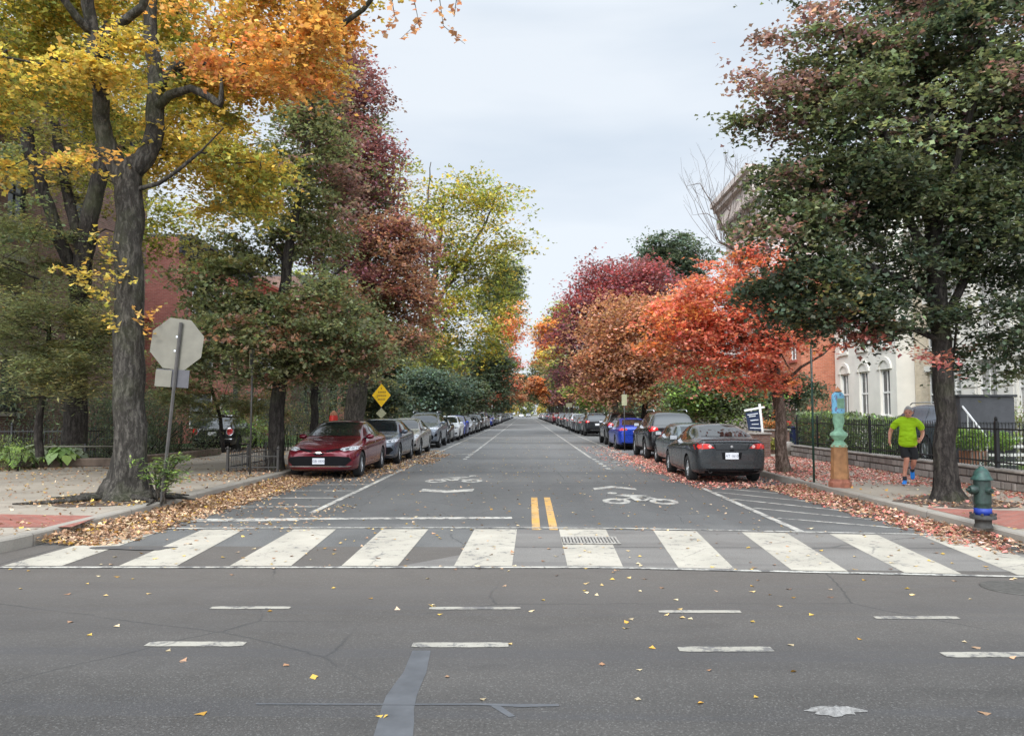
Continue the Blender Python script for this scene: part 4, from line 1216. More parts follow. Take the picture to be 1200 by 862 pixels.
def jogger(loc):
    root = empty('person', loc, 0, 'grey haired man jogging on the right sidewalk in lime t-shirt and black shorts', 'person')
    b = Sk()
    # y is depth: negative = towards the camera
    pel = b.p((.045, .02, .84), (.15, .12))
    bel = b.chain([((.045, -.04, .95), (.165, .150)), ((.05, -.08, 1.08), (.165, .150)), ((.05, -.08, 1.22), (.16, .115)), ((.055, -.09, 1.33), (.125, .09))], pel)
    nk = b.chain([((.065, -.13, 1.405), .062), ((.072, -.165, 1.45), .060)], bel)
    # arms
    def hand(sk, w, d, side, par, grip=.5):
        """palm from wrist w along direction d, five fingers"""
        d = Vector(d).normalized(); fwd = Vector((0, -1, 0)); fwd = (fwd - d * fwd.dot(d)).normalized(); out = d.cross(fwd).normalized()
        p1 = sk.p(w + d * .045, (.026, .034), par); p2 = sk.p(w + d * .085, (.020, .036), p1)
        return w, d, fwd, out
    sh = b.p((-.095, -.085, 1.345), .072, bel)
    ra = b.chain([((-.165, -.07, 1.30), .062), ((-.225, -.03, 1.225), .052), ((-.275, .02, 1.12), .043), ((-.285, .0, 1.06), .043), ((-.292, -.05, .99), .034), ((-.30, -.085, .93), .0265)], sh)
    sh2 = b.p((.205, -.085, 1.34), .072, bel)
    la = b.chain([((.265, -.06, 1.28), .062), ((.30, -.02, 1.20), .052), ((.325, .02, 1.105), .043), ((.325, -.03, 1.06), .042), ((.305, -.14, 1.0), .034), ((.285, -.22, .955), .0265)], sh2)
    # legs: right leg carries the weight, left leg is swung back
    h1 = b.p((-.03, .01, .77), (.10, .10), pel)
    rl = b.chain([((-.015, -.03, .68), .088), ((.015, -.075, .58), .060), ((.018, -.08, .535), .055), ((.0, -.045, .44), .056), ((-.015, -.02, .36), .052), ((-.03, .0, .22), .036), ((-.036, .01, .12), .036), ((-.036, -.02, .06), .04), ((-.03, -.12, .035), .034)], h1)
    h2 = b.p((.125, .03, .77), (.10, .10), pel)
    ll = b.chain([((.145, .02, .67), .086), ((.15, .0, .55), .060), ((.15, .01, .51), .055), ((.14, .10, .44), .056), ((.13, .18, .39), .050), ((.12, .32, .33), .036), ((.118, .37, .31), .036), ((.117, .42, .26), .034), ((.117, .44, .20), .030)], h2)
    body = b.mesh(2)
    parts = [body]
    # hands (palm and five fingers each)
    for w, d, side in ((Vector((-.30, -.085, .93)), Vector((-.02, -.16, -1)), -1), (Vector((.285, -.22, .955)), Vector((-.18, -1, -.35)), 1)):
        d = d.normalized(); hint = Vector((0, -1, 0)) if side < 0 else Vector((0, 0, 1))
        a = (hint - d * hint.dot(d)).normalized()        # thumb side
        pn = d.cross(a).normalized() * (1 if side > 0 else -1)   # palm normal
        if side < 0: pn = Vector((1, 0, 0)); pn = (pn - d * pn.dot(d)).normalized()
        else: pn = Vector((-1, 0, 0)); pn = (pn - d * pn.dot(d)).normalized()
        k = Sk(); p0 = k.p(w - d * .02, (.026, .026)); p1 = k.p(w + d * .03, (.030, .024), p0); p2 = k.p(w + d * .075, (.034, .020), p1)
        parts.append(k.mesh(2))
        curl = .35 if side < 0 else .8
        for j, (ln, off) in enumerate(((.070, .032), (.078, .011), (.072, -.011), (.058, -.031))):
            base = w + d * .07 + a * off
            q1 = base + (d * math.cos(curl * .5) + pn * math.sin(curl * .5)) * ln * .45
            q2 = q1 + (d * math.cos(curl * 1.6) + pn * math.sin(curl * 1.6)) * ln * .33
            q3 = q2 + (d * math.cos(curl * 2.5) + pn * math.sin(curl * 2.5)) * ln * .25
            k = Sk(); i = k.p(base, .0105); k.chain([(q1, .0098), (q2, .009), (q3, .0078)], i); parts.append(k.mesh(1))
        k = Sk(); i = k.p(w + d * .025 + a * .02, .013); k.chain([(w + d * .05 + a * .05 + pn * .008, .012), (w + d * .078 + a * .058 + pn * .02, .010), (w + d * .098 + a * .055 + pn * .03, .0085)], i); parts.append(k.mesh(1))
    # head
    hm = bmesh.new(); bmesh.ops.create_uvsphere(hm, u_segments=28, v_segments=22, radius=1)
    for v in hm.verts:
        x, y, z = v.co
        jaw = 1 - .26 * max(0, -z) ** 1.2
        nx = x * .078 * jaw; ny = y * .098 * (1 - .10 * max(0, -z)); nz = z * .118
        if y < 0:
            g = math.exp(-((x / .20) ** 2) - ((z + .08) / .20) ** 2); ny -= .026 * g                 # nose
            g = math.exp(-((abs(x) - .36) / .16) ** 2 - ((z - .12) / .12) ** 2); ny += .013 * g        # eye sockets
            g = math.exp(-(x / .5) ** 2 - ((z - .30) / .12) ** 2); ny -= .008 * g                     # brow
            g = math.exp(-((x / .30) ** 2) - ((z + .46) / .05) ** 2); ny += .005 * g                  # mouth line
            g = math.exp(-((x / .26) ** 2) - ((z + .40) / .05) ** 2) + math.exp(-((x / .26) ** 2) - ((z + .53) / .05) ** 2); ny -= .004 * g
            g = math.exp(-((x / .30) ** 2) - ((z + .80) / .14) ** 2); ny -= .012 * g                  # chin
        v.co = (nx, ny, nz)
    for s in (-1, 1):   # ears
        r = bmesh.ops.create_uvsphere(hm, u_segments=10, v_segments=8, radius=1)
        for v in r['verts']: v.co = Vector((s * .080 + v.co.x * .012, .008 + v.co.y * .022, -.005 + v.co.z * .034))
    T = Matrix.Translation((.074, -.215, 1.525)) @ Matrix.Rotation(R(-8), 4, 'Z') @ Matrix.Rotation(R(22), 4, 'X') @ Matrix.Scale(1.02, 4)
    hm.transform(T)
    hme = bpy.data.meshes.new('h'); hm.to_mesh(hme); hm.free(); parts.append(hme)
    jm = join_meshes(parts); link('body', jm, root, M['skin'], True)
    # hair: a cap over crown, temples and nape
    hb = bmesh.new(); bmesh.ops.create_uvsphere(hb, u_segments=40, v_segments=30, radius=1)
    kill = []
    for v in hb.verts:
        x, y, z = v.co
        lim = .52 + .12 * math.cos(3 * x) if y < -.25 else (.05 if y < .25 else -.5)
        if abs(x) > .8 and y < .25 and y > -.45: lim = .0
        if z < lim: kill.append(v); continue
        f = 1.06 + .05 * noise.noise(Vector((x, y, z)) * 5)
        v.co = (x * .078 * f, y * .098 * f, z * .118 * (f + .02))
    bmesh.ops.delete(hb, geom=kill, context='VERTS'); bmesh.ops.solidify(hb, geom=list(hb.faces), thickness=.008); hb.transform(T)
    hh = bpy.data.meshes.new('hair'); hb.to_mesh(hh); hb.free(); link('hair', hh, root, M['hair'], True)
    eb = MB()
    for s in (-1, 1):
        eb.lathe([(0, -.010), (.008, -.006), (.010, 0), (.008, .006), (0, .010)], c=(s * .029, -.083, .013), n=10)
    em = eb.build('eyes', M['pane'], root, smooth=True); em.data.transform(T)
    # t-shirt
    s = Sk(); c0 = s.p((.045, .0, .80), (.205, .18))
    c = s.chain([((.045, -.03, .90), (.198, .185)), ((.048, -.085, 1.06), (.185, .178)), ((.05, -.08, 1.20), (.175, .142)), ((.055, -.085, 1.315), (.165, .118)), ((.060, -.105, 1.375), (.110, .095)), ((.066, -.13, 1.415), (.074, .072))], c0)
    k = s.p((-.10, -.085, 1.335), .098, c - 2); s.chain([((-.165, -.07, 1.29), .080), ((-.215, -.035, 1.225), .073), ((-.243, -.01, 1.175), .070)], k)
    k = s.p((.21, -.085, 1.33), .098, c - 2); s.chain([((.27, -.06, 1.27), .080), ((.303, -.02, 1.205), .073), ((.318, .0, 1.15), .070)], k)
    link('shirt', s.mesh(2), root, M['shirt'], True)
    s = Sk(); c0 = s.p((.047, .015, .92), (.178, .15)); c = s.p((.047, .02, .80), (.178, .15), c0)
    k = s.p((-.02, .0, .745), .118, c); s.chain([((-.005, -.03, .67), .112), ((.008, -.055, .58), .106), ((.01, -.06, .555), .102)], k)
    k = s.p((.125, .02, .745), .118, c); s.chain([((.14, .015, .66), .110), ((.148, .008, .55), .104), ((.149, .008, .525), .100)], k)
    link('shorts', s.mesh(2), root, M['shorts'], True)
    for foot in (0, 1):
        s = Sk(); i = s.p((0, .055, .055), (.040, .050)); s.chain([((0, .0, .055), (.043, .055)), ((0, -.07, .045), (.047, .042)), ((0, -.14, .036), (.046, .030)), ((0, -.185, .033), (.036, .022))], i)
        s.chain([((0, .03, .11), (.042, .045))], i)
        me = s.mesh(2)
        sole = Sk(); i = sole.p((0, .085, .014), (.038, .014)); sole.chain([((0, .0, .014), (.040, .014)), ((0, -.09, .014), (.050, .014)), ((0, -.185, .018), (.040, .014))], i)
        so = sole.mesh(1)
        T2 = Matrix.Translation((-.034, -.02, -.002)) @ Matrix.Rotation(R(-6), 4, 'Z') if foot == 0 else Matrix.Translation((.118, .465, .247)) @ Matrix.Rotation(R(72), 4, 'X')
        o = link('shoe', me, root, M['shoe'], True); me.transform(T2)
        so.transform(T2); link('sole', so, o, M['sole'], True)
        sk = MB(); sk.lathe([(.044, .10), (.042, .15), (.040, .175), (.034, .176)], n=14); q = sk.build('sock', M['sock'], root, smooth=True); q.data.transform(T2)
    return root
EXPO = 0.62
# ================================================================== SKY AND LIGHT
SUN_EL, SUN_AZ = R(38), R(200)        # high, behind and to the left of the camera, veiled by cloud
world = bpy.data.worlds.new('World'); scene.world = world; world.use_nodes = True
nt = world.node_tree; nt.nodes.clear()
def wn(t, **k):
    n = nt.nodes.new(t)
    for a, b in k.items(): setattr(n, a, b)
    return n
sky = wn('ShaderNodeTexSky', sky_type='NISHITA'); sky.sun_disc = False; sky.sun_elevation = SUN_EL; sky.sun_rotation = SUN_AZ
tc = wn('ShaderNodeTexCoord')
mp = wn('ShaderNodeMapping'); mp.inputs['Scale'].default_value = (1.0, 1.0, 4.5); mp.inputs['Rotation'].default_value = (0, R(8), R(20)); nt.links.new(tc.outputs['Generated'], mp.inputs[0])
nz = wn('ShaderNodeTexNoise'); nz.inputs['Scale'].default_value = 1.6; nz.inputs['Detail'].default_value = 5; nz.inputs['Roughness'].default_value = .5; nt.links.new(mp.outputs[0], nz.inputs['Vector'])
rp = wn('ShaderNodeValToRGB'); nt.links.new(nz.outputs['Fac'], rp.inputs[0])
rp.color_ramp.elements[0].position = .38; rp.color_ramp.elements[0].color = (4.75, 5.3, 5.95, 1)
rp.color_ramp.elements[1].position = .60; rp.color_ramp.elements[1].color = (5.75, 6.15, 6.6, 1)
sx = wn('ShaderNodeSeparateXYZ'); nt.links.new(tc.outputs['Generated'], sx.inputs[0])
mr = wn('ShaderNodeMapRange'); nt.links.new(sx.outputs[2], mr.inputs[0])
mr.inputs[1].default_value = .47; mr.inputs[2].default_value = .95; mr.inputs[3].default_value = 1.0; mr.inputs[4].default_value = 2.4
mr2 = wn('ShaderNodeMapRange'); mr2.interpolation_type = 'SMOOTHSTEP'; nt.links.new(sx.outputs[1], mr2.inputs[0])   # extra sky brightness added behind the camera to fill the tree fronts
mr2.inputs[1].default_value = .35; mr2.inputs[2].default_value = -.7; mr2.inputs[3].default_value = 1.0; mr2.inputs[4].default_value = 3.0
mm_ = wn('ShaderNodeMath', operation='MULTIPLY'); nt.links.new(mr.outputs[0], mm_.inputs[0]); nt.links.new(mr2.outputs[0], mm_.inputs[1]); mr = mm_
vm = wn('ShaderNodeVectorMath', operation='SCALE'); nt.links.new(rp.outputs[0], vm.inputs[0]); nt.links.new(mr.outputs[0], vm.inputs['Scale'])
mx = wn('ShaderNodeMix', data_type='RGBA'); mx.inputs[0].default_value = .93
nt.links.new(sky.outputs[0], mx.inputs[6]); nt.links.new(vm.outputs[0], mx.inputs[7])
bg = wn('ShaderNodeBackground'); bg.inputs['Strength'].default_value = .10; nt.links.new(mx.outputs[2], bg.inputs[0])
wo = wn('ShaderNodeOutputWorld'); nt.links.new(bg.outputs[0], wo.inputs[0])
sd = bpy.data.lights.new('sun', 'SUN'); sd.energy = 1.5; sd.angle = R(14); sd.color = (1.0, .97, .93)
so = bpy.data.objects.new('sun', sd); COL.objects.link(so)
_d = Vector((math.sin(SUN_AZ) * math.cos(SUN_EL), math.cos(SUN_AZ) * math.cos(SUN_EL), math.sin(SUN_EL)))
so.rotation_euler = _d.to_track_quat('Z', 'Y').to_euler(); so.location = (0, 0, 30)
scene.view_settings.view_transform = 'Standard'; scene.view_settings.look = 'None'; scene.view_settings.exposure = EXPO; scene.view_settings.gamma = 1
scene.view_settings.use_curve_mapping = False
scene.cycles.max_bounces = 8; scene.cycles.transmission_bounces = 4; scene.cycles.transparent_max_bounces = 8; scene.cycles.diffuse_bounces = 6; scene.cycles.glossy_bounces = 2

# ================================================================== GROUND, ROADS, PAVEMENTS
def struct(o): o['kind'] = 'structure'; return o
KX = 6.15; YC = 9.6; RC = 2.6
struct(MB().bx(-700, 700, -300, 1200, -.6, -.02).build('terrain', M['terrain']))
m = MB(); m.flat([(-160, -9), (160, -9), (160, YC), (-160, YC)], 0); struct(m.build('cross_street', M['asphalt_cross']))
m = MB(); m.flat([(-KX - .02, YC), (KX + .02, YC), (KX + .02, 430), (-KX - .02, 430)], 0); struct(m.build('side_street', M['asphalt_side']))
def corner(sgn, inset=0.0):
    """kerb line from far down the side street round the corner along the cross street"""
    pts = [(sgn * (KX + inset), 430)] + [(sgn * (KX + inset), y) for y in (200, 100, 60, 40, 30, 25, 21, 18, 15, 12.5)]
    cx, cy = sgn * (KX + RC), YC
    for i in range(13):
        a = PI * i / 24
        pts.append((cx - sgn * (RC - inset) * math.cos(a), cy - (RC - inset) * math.sin(a)))
    pts.append((sgn * 160, YC - RC + inset)); return pts
for sgn, nm in ((-1, 'left'), (1, 'right')):
    a = corner(sgn, 0); b = corner(sgn, .17)
    m = MB()
    for (p, q, p2, q2) in zip(a[:-1], a[1:], b[:-1], b[1:]):
        m.add([(p[0], p[1], -.05), (q[0], q[1], -.05), (q[0], q[1], .135), (p[0], p[1], .135)], [(0, 1, 2, 3)])
        pi = (p[0] * .88 + p2[0] * .12, p[1] * .88 + p2[1] * .12); qi = (q[0] * .88 + q2[0] * .12, q[1] * .88 + q2[1] * .12)
        m.add([(p[0], p[1], .135), (q[0], q[1], .135), (qi[0], qi[1], .155), (pi[0], pi[1], .155)], [(0, 1, 2, 3)])
        m.add([(pi[0], pi[1], .155), (qi[0], qi[1], .155), (q2[0], q2[1], .155), (p2[0], p2[1], .155)], [(0, 1, 2, 3)])
    struct(m.build('kerb', M['kerb']))
    m = MB(); poly = b + [(sgn * 160, 430)]
    m.flat(poly, .15); o = struct(m.build('sidewalk', M['concrete']))
struct(MB().bx(-160, 160, -30, -9, -.05, .15).build('sidewalk', M['concrete']))
# brick pavers, tree pits, yards (each sheet 4 mm above the slab)
def sheet(name, poly, z, mat, kind='structure'):
    m = MB(); m.flat(poly, z); o = m.build(name, M[mat]); o['kind'] = kind; return o
def ragged(cx, cy, rx, ry, seed, n=40):
    rs = random.Random(seed); ph = [rs.uniform(0, 6.28) for _ in range(4)]
    return [(cx + rx * math.cos(a) * (1 + .10 * math.sin(3 * a + ph[0]) + .07 * math.sin(5 * a + ph[1]) + .04 * math.sin(9 * a + ph[2])), cy + ry * math.sin(a) * (1 + .10 * math.sin(2 * a + ph[3]) + .06 * math.sin(7 * a + ph[0]))) for a in [2 * PI * i / n for i in range(n)]]
bl = [G(-60, 601, .154), G(118, 604, .154), G(84, 617, .154), G(-60, 618, .154)]
sheet('brick_paving', [(p.x, p.y) for p in bl], .154, 'brick_paver')
sheet('brick_paving', [(6.36, 10.2), (9.35, 10.2), (9.35, 11.6), (6.36, 12.4)], .154, 'brick_paver')
sheet('brick_paving', [(7.1, 8.2), (14, 8.2), (14, 10.0), (6.6, 10.0)], .154, 'brick_paver')
sheet('tree_pit_soil', ragged(-7.25, 13.35, 1.0, 1.0, 3), .158, 'soil')
sheet('tree_pit_soil', ragged(7.35, 13.3, .95, .95, 5), .158, 'soil')
sheet('tree_pit_soil', ragged(6.85, 20.2, .55, .8, 7), .158, 'soil')
sheet('tree_pit_soil', [(-7.6, 19.7), (-6.35, 19.7), (-6.35, 22.6), (-7.6, 22.6)], .158, 'soil')
# front yards
sheet('planting_soil', [(-60, 21.2), (-14.5, 21.2), (-11.6, 22.0), (-11.3, 27.8), (-18, 28.5), (-60, 28.5)], .158, 'soil')
sheet('front_yard', [(-60, 33.5), (-10.6, 33.5), (-10.6, 330), (-60, 330)], .158, 'lawn')
sheet('front_yard', [(9.65, 13.0), (60, 13.0), (60, 330), (9.65, 330)], .158, 'lawn')

# ---- markings
def quad_px(m, pts, z=.004, mi=0): m.flat([(G(x, y).x, G(x, y).y) for x, y in pts], z, mi)
near = [0, 139, 269, 400, 532, 665, 793, 859 + 71, 1065, 1205]
nearR = [75, 207, 341, 466, 600, 730, 859, 997, 1133, 1275]
far = [152, 237, 344.5, 448, 556, 655, 765.5, 869, 972, 1080]
farR = [193, 286, 394, 502, 606, 710, 816, 922, 1028, 1132]
near = [3, 139, 269, 400, 532, 665, 795, 928, 1060, 1193]; nearR = [72, 207, 341, 466, 600, 730, 861, 994, 1127, 1262]
def yn(x): return 663 + max(0, (x - 700)) * .022
def yf(x): return 620 + max(0, (x - 700)) * .020 + max(0, (300 - x)) * .008
m = MB()
for a, b, c, d in zip(near, nearR, far, farR):
    n = 8
    for i in range(n):
        f0, f1 = i / n, (i + 1) / n
        pn = lambda f: ((a + (b - a) * f, yn(a + (b - a) * f)), (c + (d - c) * f, yf(c + (d - c) * f)))
        (p0, q0), (p1, q1) = pn(f0), pn(f1)
        quad_px(m, [p0, p1, q1, q0])
struct(m.build('crosswalk_stripes', M['white_paint']))
m = MB()
def line_px(m, pts, w, z=.008):
    P = [G(x, y) for x, y in pts]
    for p, q in zip(P[:-1], P[1:]):
        d = (q - p).normalized(); n = Vector((-d.y, d.x, 0)) * w / 2
        m.flat([tuple((p + n).xy), tuple((q + n).xy), tuple((q - n).xy), tuple((p - n).xy)], z)
line_px(m, [(x, yn(x) + 2) for x in range(0, 1301, 100)], .075)
line_px(m, [(x, yf(x) - 1.5) for x in range(130, 1131, 100)], .085)
struct(m.build('crosswalk_edge_line', M['white_worn']))
m = MB(); line_px(m, [(190, 609), (400, 607.5), (600, 606.5)], .22, .004); struct(m.build('stop_line', M['white_worn']))
def line(m, x0, y0, x1, y1, w, z=.004):
    p = Vector((x0, y0, 0)); q = Vector((x1, y1, 0)); n = int(max(1, (q - p).length // 8))
    d = (q - p).normalized(); k = Vector((-d.y, d.x, 0)) * w / 2
    m.flat([tuple((p + k).xy), tuple((q + k).xy), tuple((q - k).xy), tuple((p - k).xy)], z)
m = MB()
line(m, -3.55, 12.8, -3.68, 34, .11); line(m, -3.68, 34.03, -3.72, 400, .11)
line(m, 3.85, 10.9, 3.92, 17.2, .11); line(m, 3.86, 26, 3.75, 400, .10)
line(m, -2.16, 33, -2.1, 400, .10); line(m, 2.42, 28.5, 2.35, 400, .10)
for i in range(5):
    line(m, -2.18, 27.6 + i * 1.15, -2.18, 28.2 + i * 1.15, .14); line(m, 2.47, 22.8 + i * 1.15, 2.46, 23.4 + i * 1.15, .14)
for y in (31.3,): line(m, -3.6, y, -2.25, y, .25)
line(m, 2.55, 26.3, 3.7, 26.0, .2)
struct(m.build('parking_lane_lines', M['white_worn']))
m = MB()
for y in (13.6, 15.0, 16.4, 17.8): line(m, -5.75, y, -3.65, y + .05, .10)
for (x0, y0, x1, y1) in ((3.98, 16.3, 5.85, 13.9), (3.98, 15.0, 5.9, 12.6), (3.98, 13.6, 5.9, 11.6), (3.98, 12.3, 5.8, 10.95), (4.2, 17.2, 5.9, 15.3)): line(m, x0, y0, x1, y1, .09)
line(m, -3.5, 11.9, -5.2, 11.8, .10)
struct(m.build('parking_hatch_lines', M['white_worn']))
m = MB(); line(m, .15, 11.0, .17, 15.2, .12); line(m, .40, 11.0, .42, 15.2, .12); struct(m.build('double_yellow_line', M['yellow_paint']))
m = MB()
for x0, x1, y in ((247, 340, 712), (503, 610, 712.5), (772, 868, 716.5), (1025, 1123, 723.5), (172, 287, 754.5), (483, 596, 755.5), (795, 905, 760.5), (1105, 1225, 767)):
    w = .085 if y < 740 else .115
    p, q = G(x0, y), G(x1, y); n = 10; rs = random.Random(int(x0))
    top = []; bot = []
    for i in range(n + 1):
        f = i / n; px = p.lerp(q, f); e = 0 if 0 < i < n else -.012
        top.append((px.x, px.y + w / 2 + e + rs.uniform(-.004, .004))); bot.append((px.x, px.y - w / 2 - e + rs.uniform(-.004, .004)))
    m.flat(bot + top[::-1], .004)
struct(m.build('lane_dashes', M['dash_paint']))
def ring(m, cx, cy, rx, ry, w=.075, n=28, z=.004, a0=0, a1=2 * PI):
    for i in range(n):
        t0 = a0 + (a1 - a0) * i / n; t1 = a0 + (a1 - a0) * (i + 1) / n
        m.flat([(cx + rx * math.cos(t0), cy + ry * math.sin(t0)), (cx + rx * math.cos(t1), cy + ry * math.sin(t1)),
                (cx + (rx - w) * math.cos(t1), cy + (ry - w * ry / rx) * math.sin(t1)), (cx + (rx - w) * math.cos(t0), cy + (ry - w * ry / rx) * math.sin(t0))], z)
def bike(m, cx, cy, s, f=1):
    """cyclist symbol, f=1 reads upright looking along +y"""
    ring(m, cx - .44 * s, cy, .26, .46, .12); ring(m, cx + .44 * s, cy - .05, .26, .46, .12)
    P = lambda x, y: (cx + x * s, cy + y * f); zz = [.0060]
    def ln(a, b, w):
        p = Vector(P(*a)); q = Vector(P(*b)); d = (q - p).normalized(); n = Vector((-d.y, d.x)) * w / 2
        zz[0] += .0007; m.flat([tuple(p + n), tuple(q + n), tuple(q - n), tuple(p - n)], zz[0])
    ln((-.42, 0), (-.12, .55), .09); ln((-.12, .55), (.28, .50), .10); ln((.42, 0), (.26, .75), .09); ln((-.05, .55), (.05, -.05), .11); ln((.05, -.05), (.28, .5), .09)
    ln((-.28, 1.0), (.12, .60), .24); ln((-.2, 1.1), (.26, .85), .14); ln((-.05, .62), (-.02, 0), .14)
    ring(m, *P(-.36, 1.45), .10, .20, .099, 14, .0052)
def chevron(m, cx, y0, w, h, t):
    m.flat([(cx - w, y0), (cx - w, y0 + t), (cx, y0 + h + t), (cx, y0 + h)], .004); m.flat([(cx, y0 + h), (cx, y0 + h + t), (cx + w, y0 + t), (cx + w, y0)], .004)
m = MB(); bike(m, 2.15, 14.6, 1, 1); chevron(m, 1.95, 16.7, .46, .5, .42); struct(m.build('bike_lane_symbol', M['white_worn']))
m = MB(); bike(m, -1.75, 18.9, -1, -1 if False else 1); chevron(m, -1.68, 16.4, .56, -.35, .5); struct(m.build('bike_lane_symbol', M['white_worn']))
# repaired strips: pale strip before the crosswalk, tar seal and dark utility cuts
m = MB(); m.flat([(-.25, 9.62), (6.0, 9.62), (6.0, 10.75), (3.0, 10.95), (-.1, 11.0)], .002); m.flat([(-1.4, 8.35), (5.9, 8.2), (5.9, 9.58), (-.3, 9.58)], .002); struct(m.build('asphalt_repair', M['asphalt_pale']))
m = MB()
cl = [(494, 762, 12), (491, 772, 15), (486, 788, 19), (477, 803, 25), (470, 816, 30), (466, 830, 31), (464, 846, 35), (460, 866, 38), (454, 900, 46)]
P = [(G(x, y), w) for x, y, w in cl]
for (p, w), (q, w2) in zip(P[:-1], P[1:]):
    a = .045 + w * .0015; a2 = .045 + w2 * .0015; m.flat([(p.x - a, p.y), (p.x + a, p.y), (q.x + a2, q.y), (q.x - a2, q.y)], .002)
pp = [G(x, y) for x, y in ((300, 824), (480, 824.5), (560, 824), (600, 825), (655, 825), (655, 827.5), (610, 828.5), (560, 826), (480, 826), (300, 825.5))]
m.flat([(p.x, p.y) for p in pp], .0035)
pp = [G(x, y) for x, y in ((585, 826), (604, 839), (596, 840), (575, 827))]
m.flat([(p.x, p.y) for p in pp], .0028)
struct(m.build('asphalt_seal', M['asphalt_patch']))
m = MB(); p = G(155, 642.5)
m.flat([(p.x + x, p.y + y) for x, y in [(.5 * math.cos(a) * (1 + .12 * math.sin(5 * a)), .13 * math.sin(a) + .04 * math.sin(3 * a + 1)) for a in [2 * PI * i / 40 for i in range(40)]]], .010)
struct(m.build('tar_patch', M['tar']))
# storm grate in the crosswalk
g0, g1 = G(660, 638), G(722, 630)
gr = empty('storm_grate', ((g0.x + g1.x) / 2, (g0.y + g1.y) / 2, .010), 0, 'flat iron storm grate set in the crosswalk stripe beside the yellow line', 'grate')
gw, gd = (g1.x - g0.x), (g1.y - g0.y)
MB().box((0, 0, 0), (gw, gd, .004)).build('pit', M['hole'], gr)
m = MB(); m.box((0, gd / 2 - .02, .006), (gw, .04, .01)); m.box((0, -gd / 2 + .02, .006), (gw, .04, .01))
for i in range(17): m.box((-gw / 2 + (i + .5) * gw / 17, 0, .006), (.026, gd - .081, .01))
m.build('bars', M['grate'], gr)
p = G(1192, 689)
mh = MB().lathe([(0, .006), (.25, .006), (.26, .008), (.30, .008), (.31, .001)], c=(0, 0, 0), n=36).build('manhole_cover', M['manhole_iron']); mh.location = (p.x, p.y, .002)
tag(mh, 'round iron manhole cover in the asphalt at the right edge of the photo', 'manhole cover')
# flattened grey rag
rng = np.random.RandomState(4)
m = MB(); n = 26; vs = []
for i in range(n):
    a = 2 * PI * i / n; rr = 1 + .25 * math.sin(3 * a + 1) + .18 * math.sin(7 * a) + rng.uniform(-.12, .12); vs.append((.14 * rr * math.cos(a), .055 * rr * math.sin(a), .004))
ins = [(v[0] * .55, v[1] * .55, .012 + rng.uniform(0, .02)) for v in vs]
m.add(vs + ins + [(0, 0, .03)], [(i, (i + 1) % n, n + (i + 1) % n, n + i) for i in range(n)] + [(n + i, n + (i + 1) % n, 2 * n) for i in range(n)])
o = m.build('flattened_rag', M['debris']); p = G(977, 834); o.location = (p.x, p.y, 0); tag(o, 'flattened grey rag lying on the asphalt in the foreground', 'litter')

# ================================================================== CARS
proto = {}
def first(kind, spec, paint, label, **k):
    proto[kind] = make_car(spec, PAINT[paint], label, **k); return proto[kind]
LROW = 'cars parked along the left kerb'; RROW = 'cars parked along the right kerb'
c = first('sedan', sedan_spec(), 'burgundy', 'burgundy sedan at the front of the left kerb row, facing the camera', plate='GB·1830', group=LROW); c.location = (-5.17, 21.65, 0)
c = first('compact', honda_spec(), 'warmsilver', 'warm silver sedan parked third in the left row', group=LROW); c.location = (-4.98, 31.8, 0); c.scale = (.96, .95, 1.0)
c = first('suv', suv_spec(), 'steel', 'steel blue suv with pale hood, fourth in the left row', group=LROW); c.location = (-5.0, 38.4, 0)
c = first('coupe', coupe_spec(), 'charcoal', 'charcoal coupe at the front of the right kerb row, its tail to the camera', plate='AT 1610', group=RROW); c.location = (4.82, 20.3, 0); c.rotation_euler = (0, 0, PI)
c = first('mini', mini_spec(), 'black', 'small black hatchback with white roof and round tail lamp on the left driveway', name='hatchback_car'); c.location = (-12.1, 31.0, .15); c.rotation_euler = (0, 0, PI + .10)
rm = MB(); rm.bx(-.56, .56, -.30, 1.28, 1.385, 1.425); rm.build('roof_panel', PAINT['white'], c, bevel=.015)
dup(proto['sedan'], (-5.0, 26.75, 0), 0, 'dark slate blue sedan parked second in the left row', LROW, PAINT['slate'], (.97, .94, 1.01))
dup(proto['mini'], (5.2, 24.85, 0), PI, 'small dark hatchback squeezed between the charcoal coupe and the black suv', RROW, PAINT['teal'], (.98, .98, .96), 'parked_car')
for o in scene.objects:
    if o.name.startswith('parked_car') and 'squeezed' in o.get('label', ''):
        for ch in list(o.children):
            if ch.name.startswith('roof_panel'): bpy.data.objects.remove(ch)
dup(proto['suv'], (5.22, 29.4, 0), PI, 'tall black suv third in the right row, rear towards the camera', RROW, PAINT['black'], (.98, .95, 1.02))
dup(proto['sedan'], (4.95, 36.8, 0), PI, 'bright blue sedan behind the tall black suv in the right row', RROW, PAINT['blue'], (.92, .95, .99))
dup(proto['suv'], (5.1, 42.2, 0), PI, 'black suv just beyond the bright blue sedan', RROW, PAINT['black'], (.98, .98, 1))
dup(proto['suv'], (5.15, 57.6, 0), PI, 'dark grey suv standing after the gap in the right row', RROW, PAINT['charcoal'], (.98, .98, .98))
CN = {'black': 'black', 'white': 'white', 'blue': 'blue', 'silver': 'silver', 'grey': 'grey', 'navy': 'navy', 'tan': 'tan', 'red': 'red', 'charcoal': 'charcoal', 'teal': 'grey green', 'slate': 'slate blue', 'warmsilver': 'warm silver', 'steel': 'steel blue', 'burgundy': 'burgundy'}
KN = {'sedan': 'sedan', 'compact': 'sedan', 'suv': 'suv', 'coupe': 'coupe', 'mini': 'hatchback'}
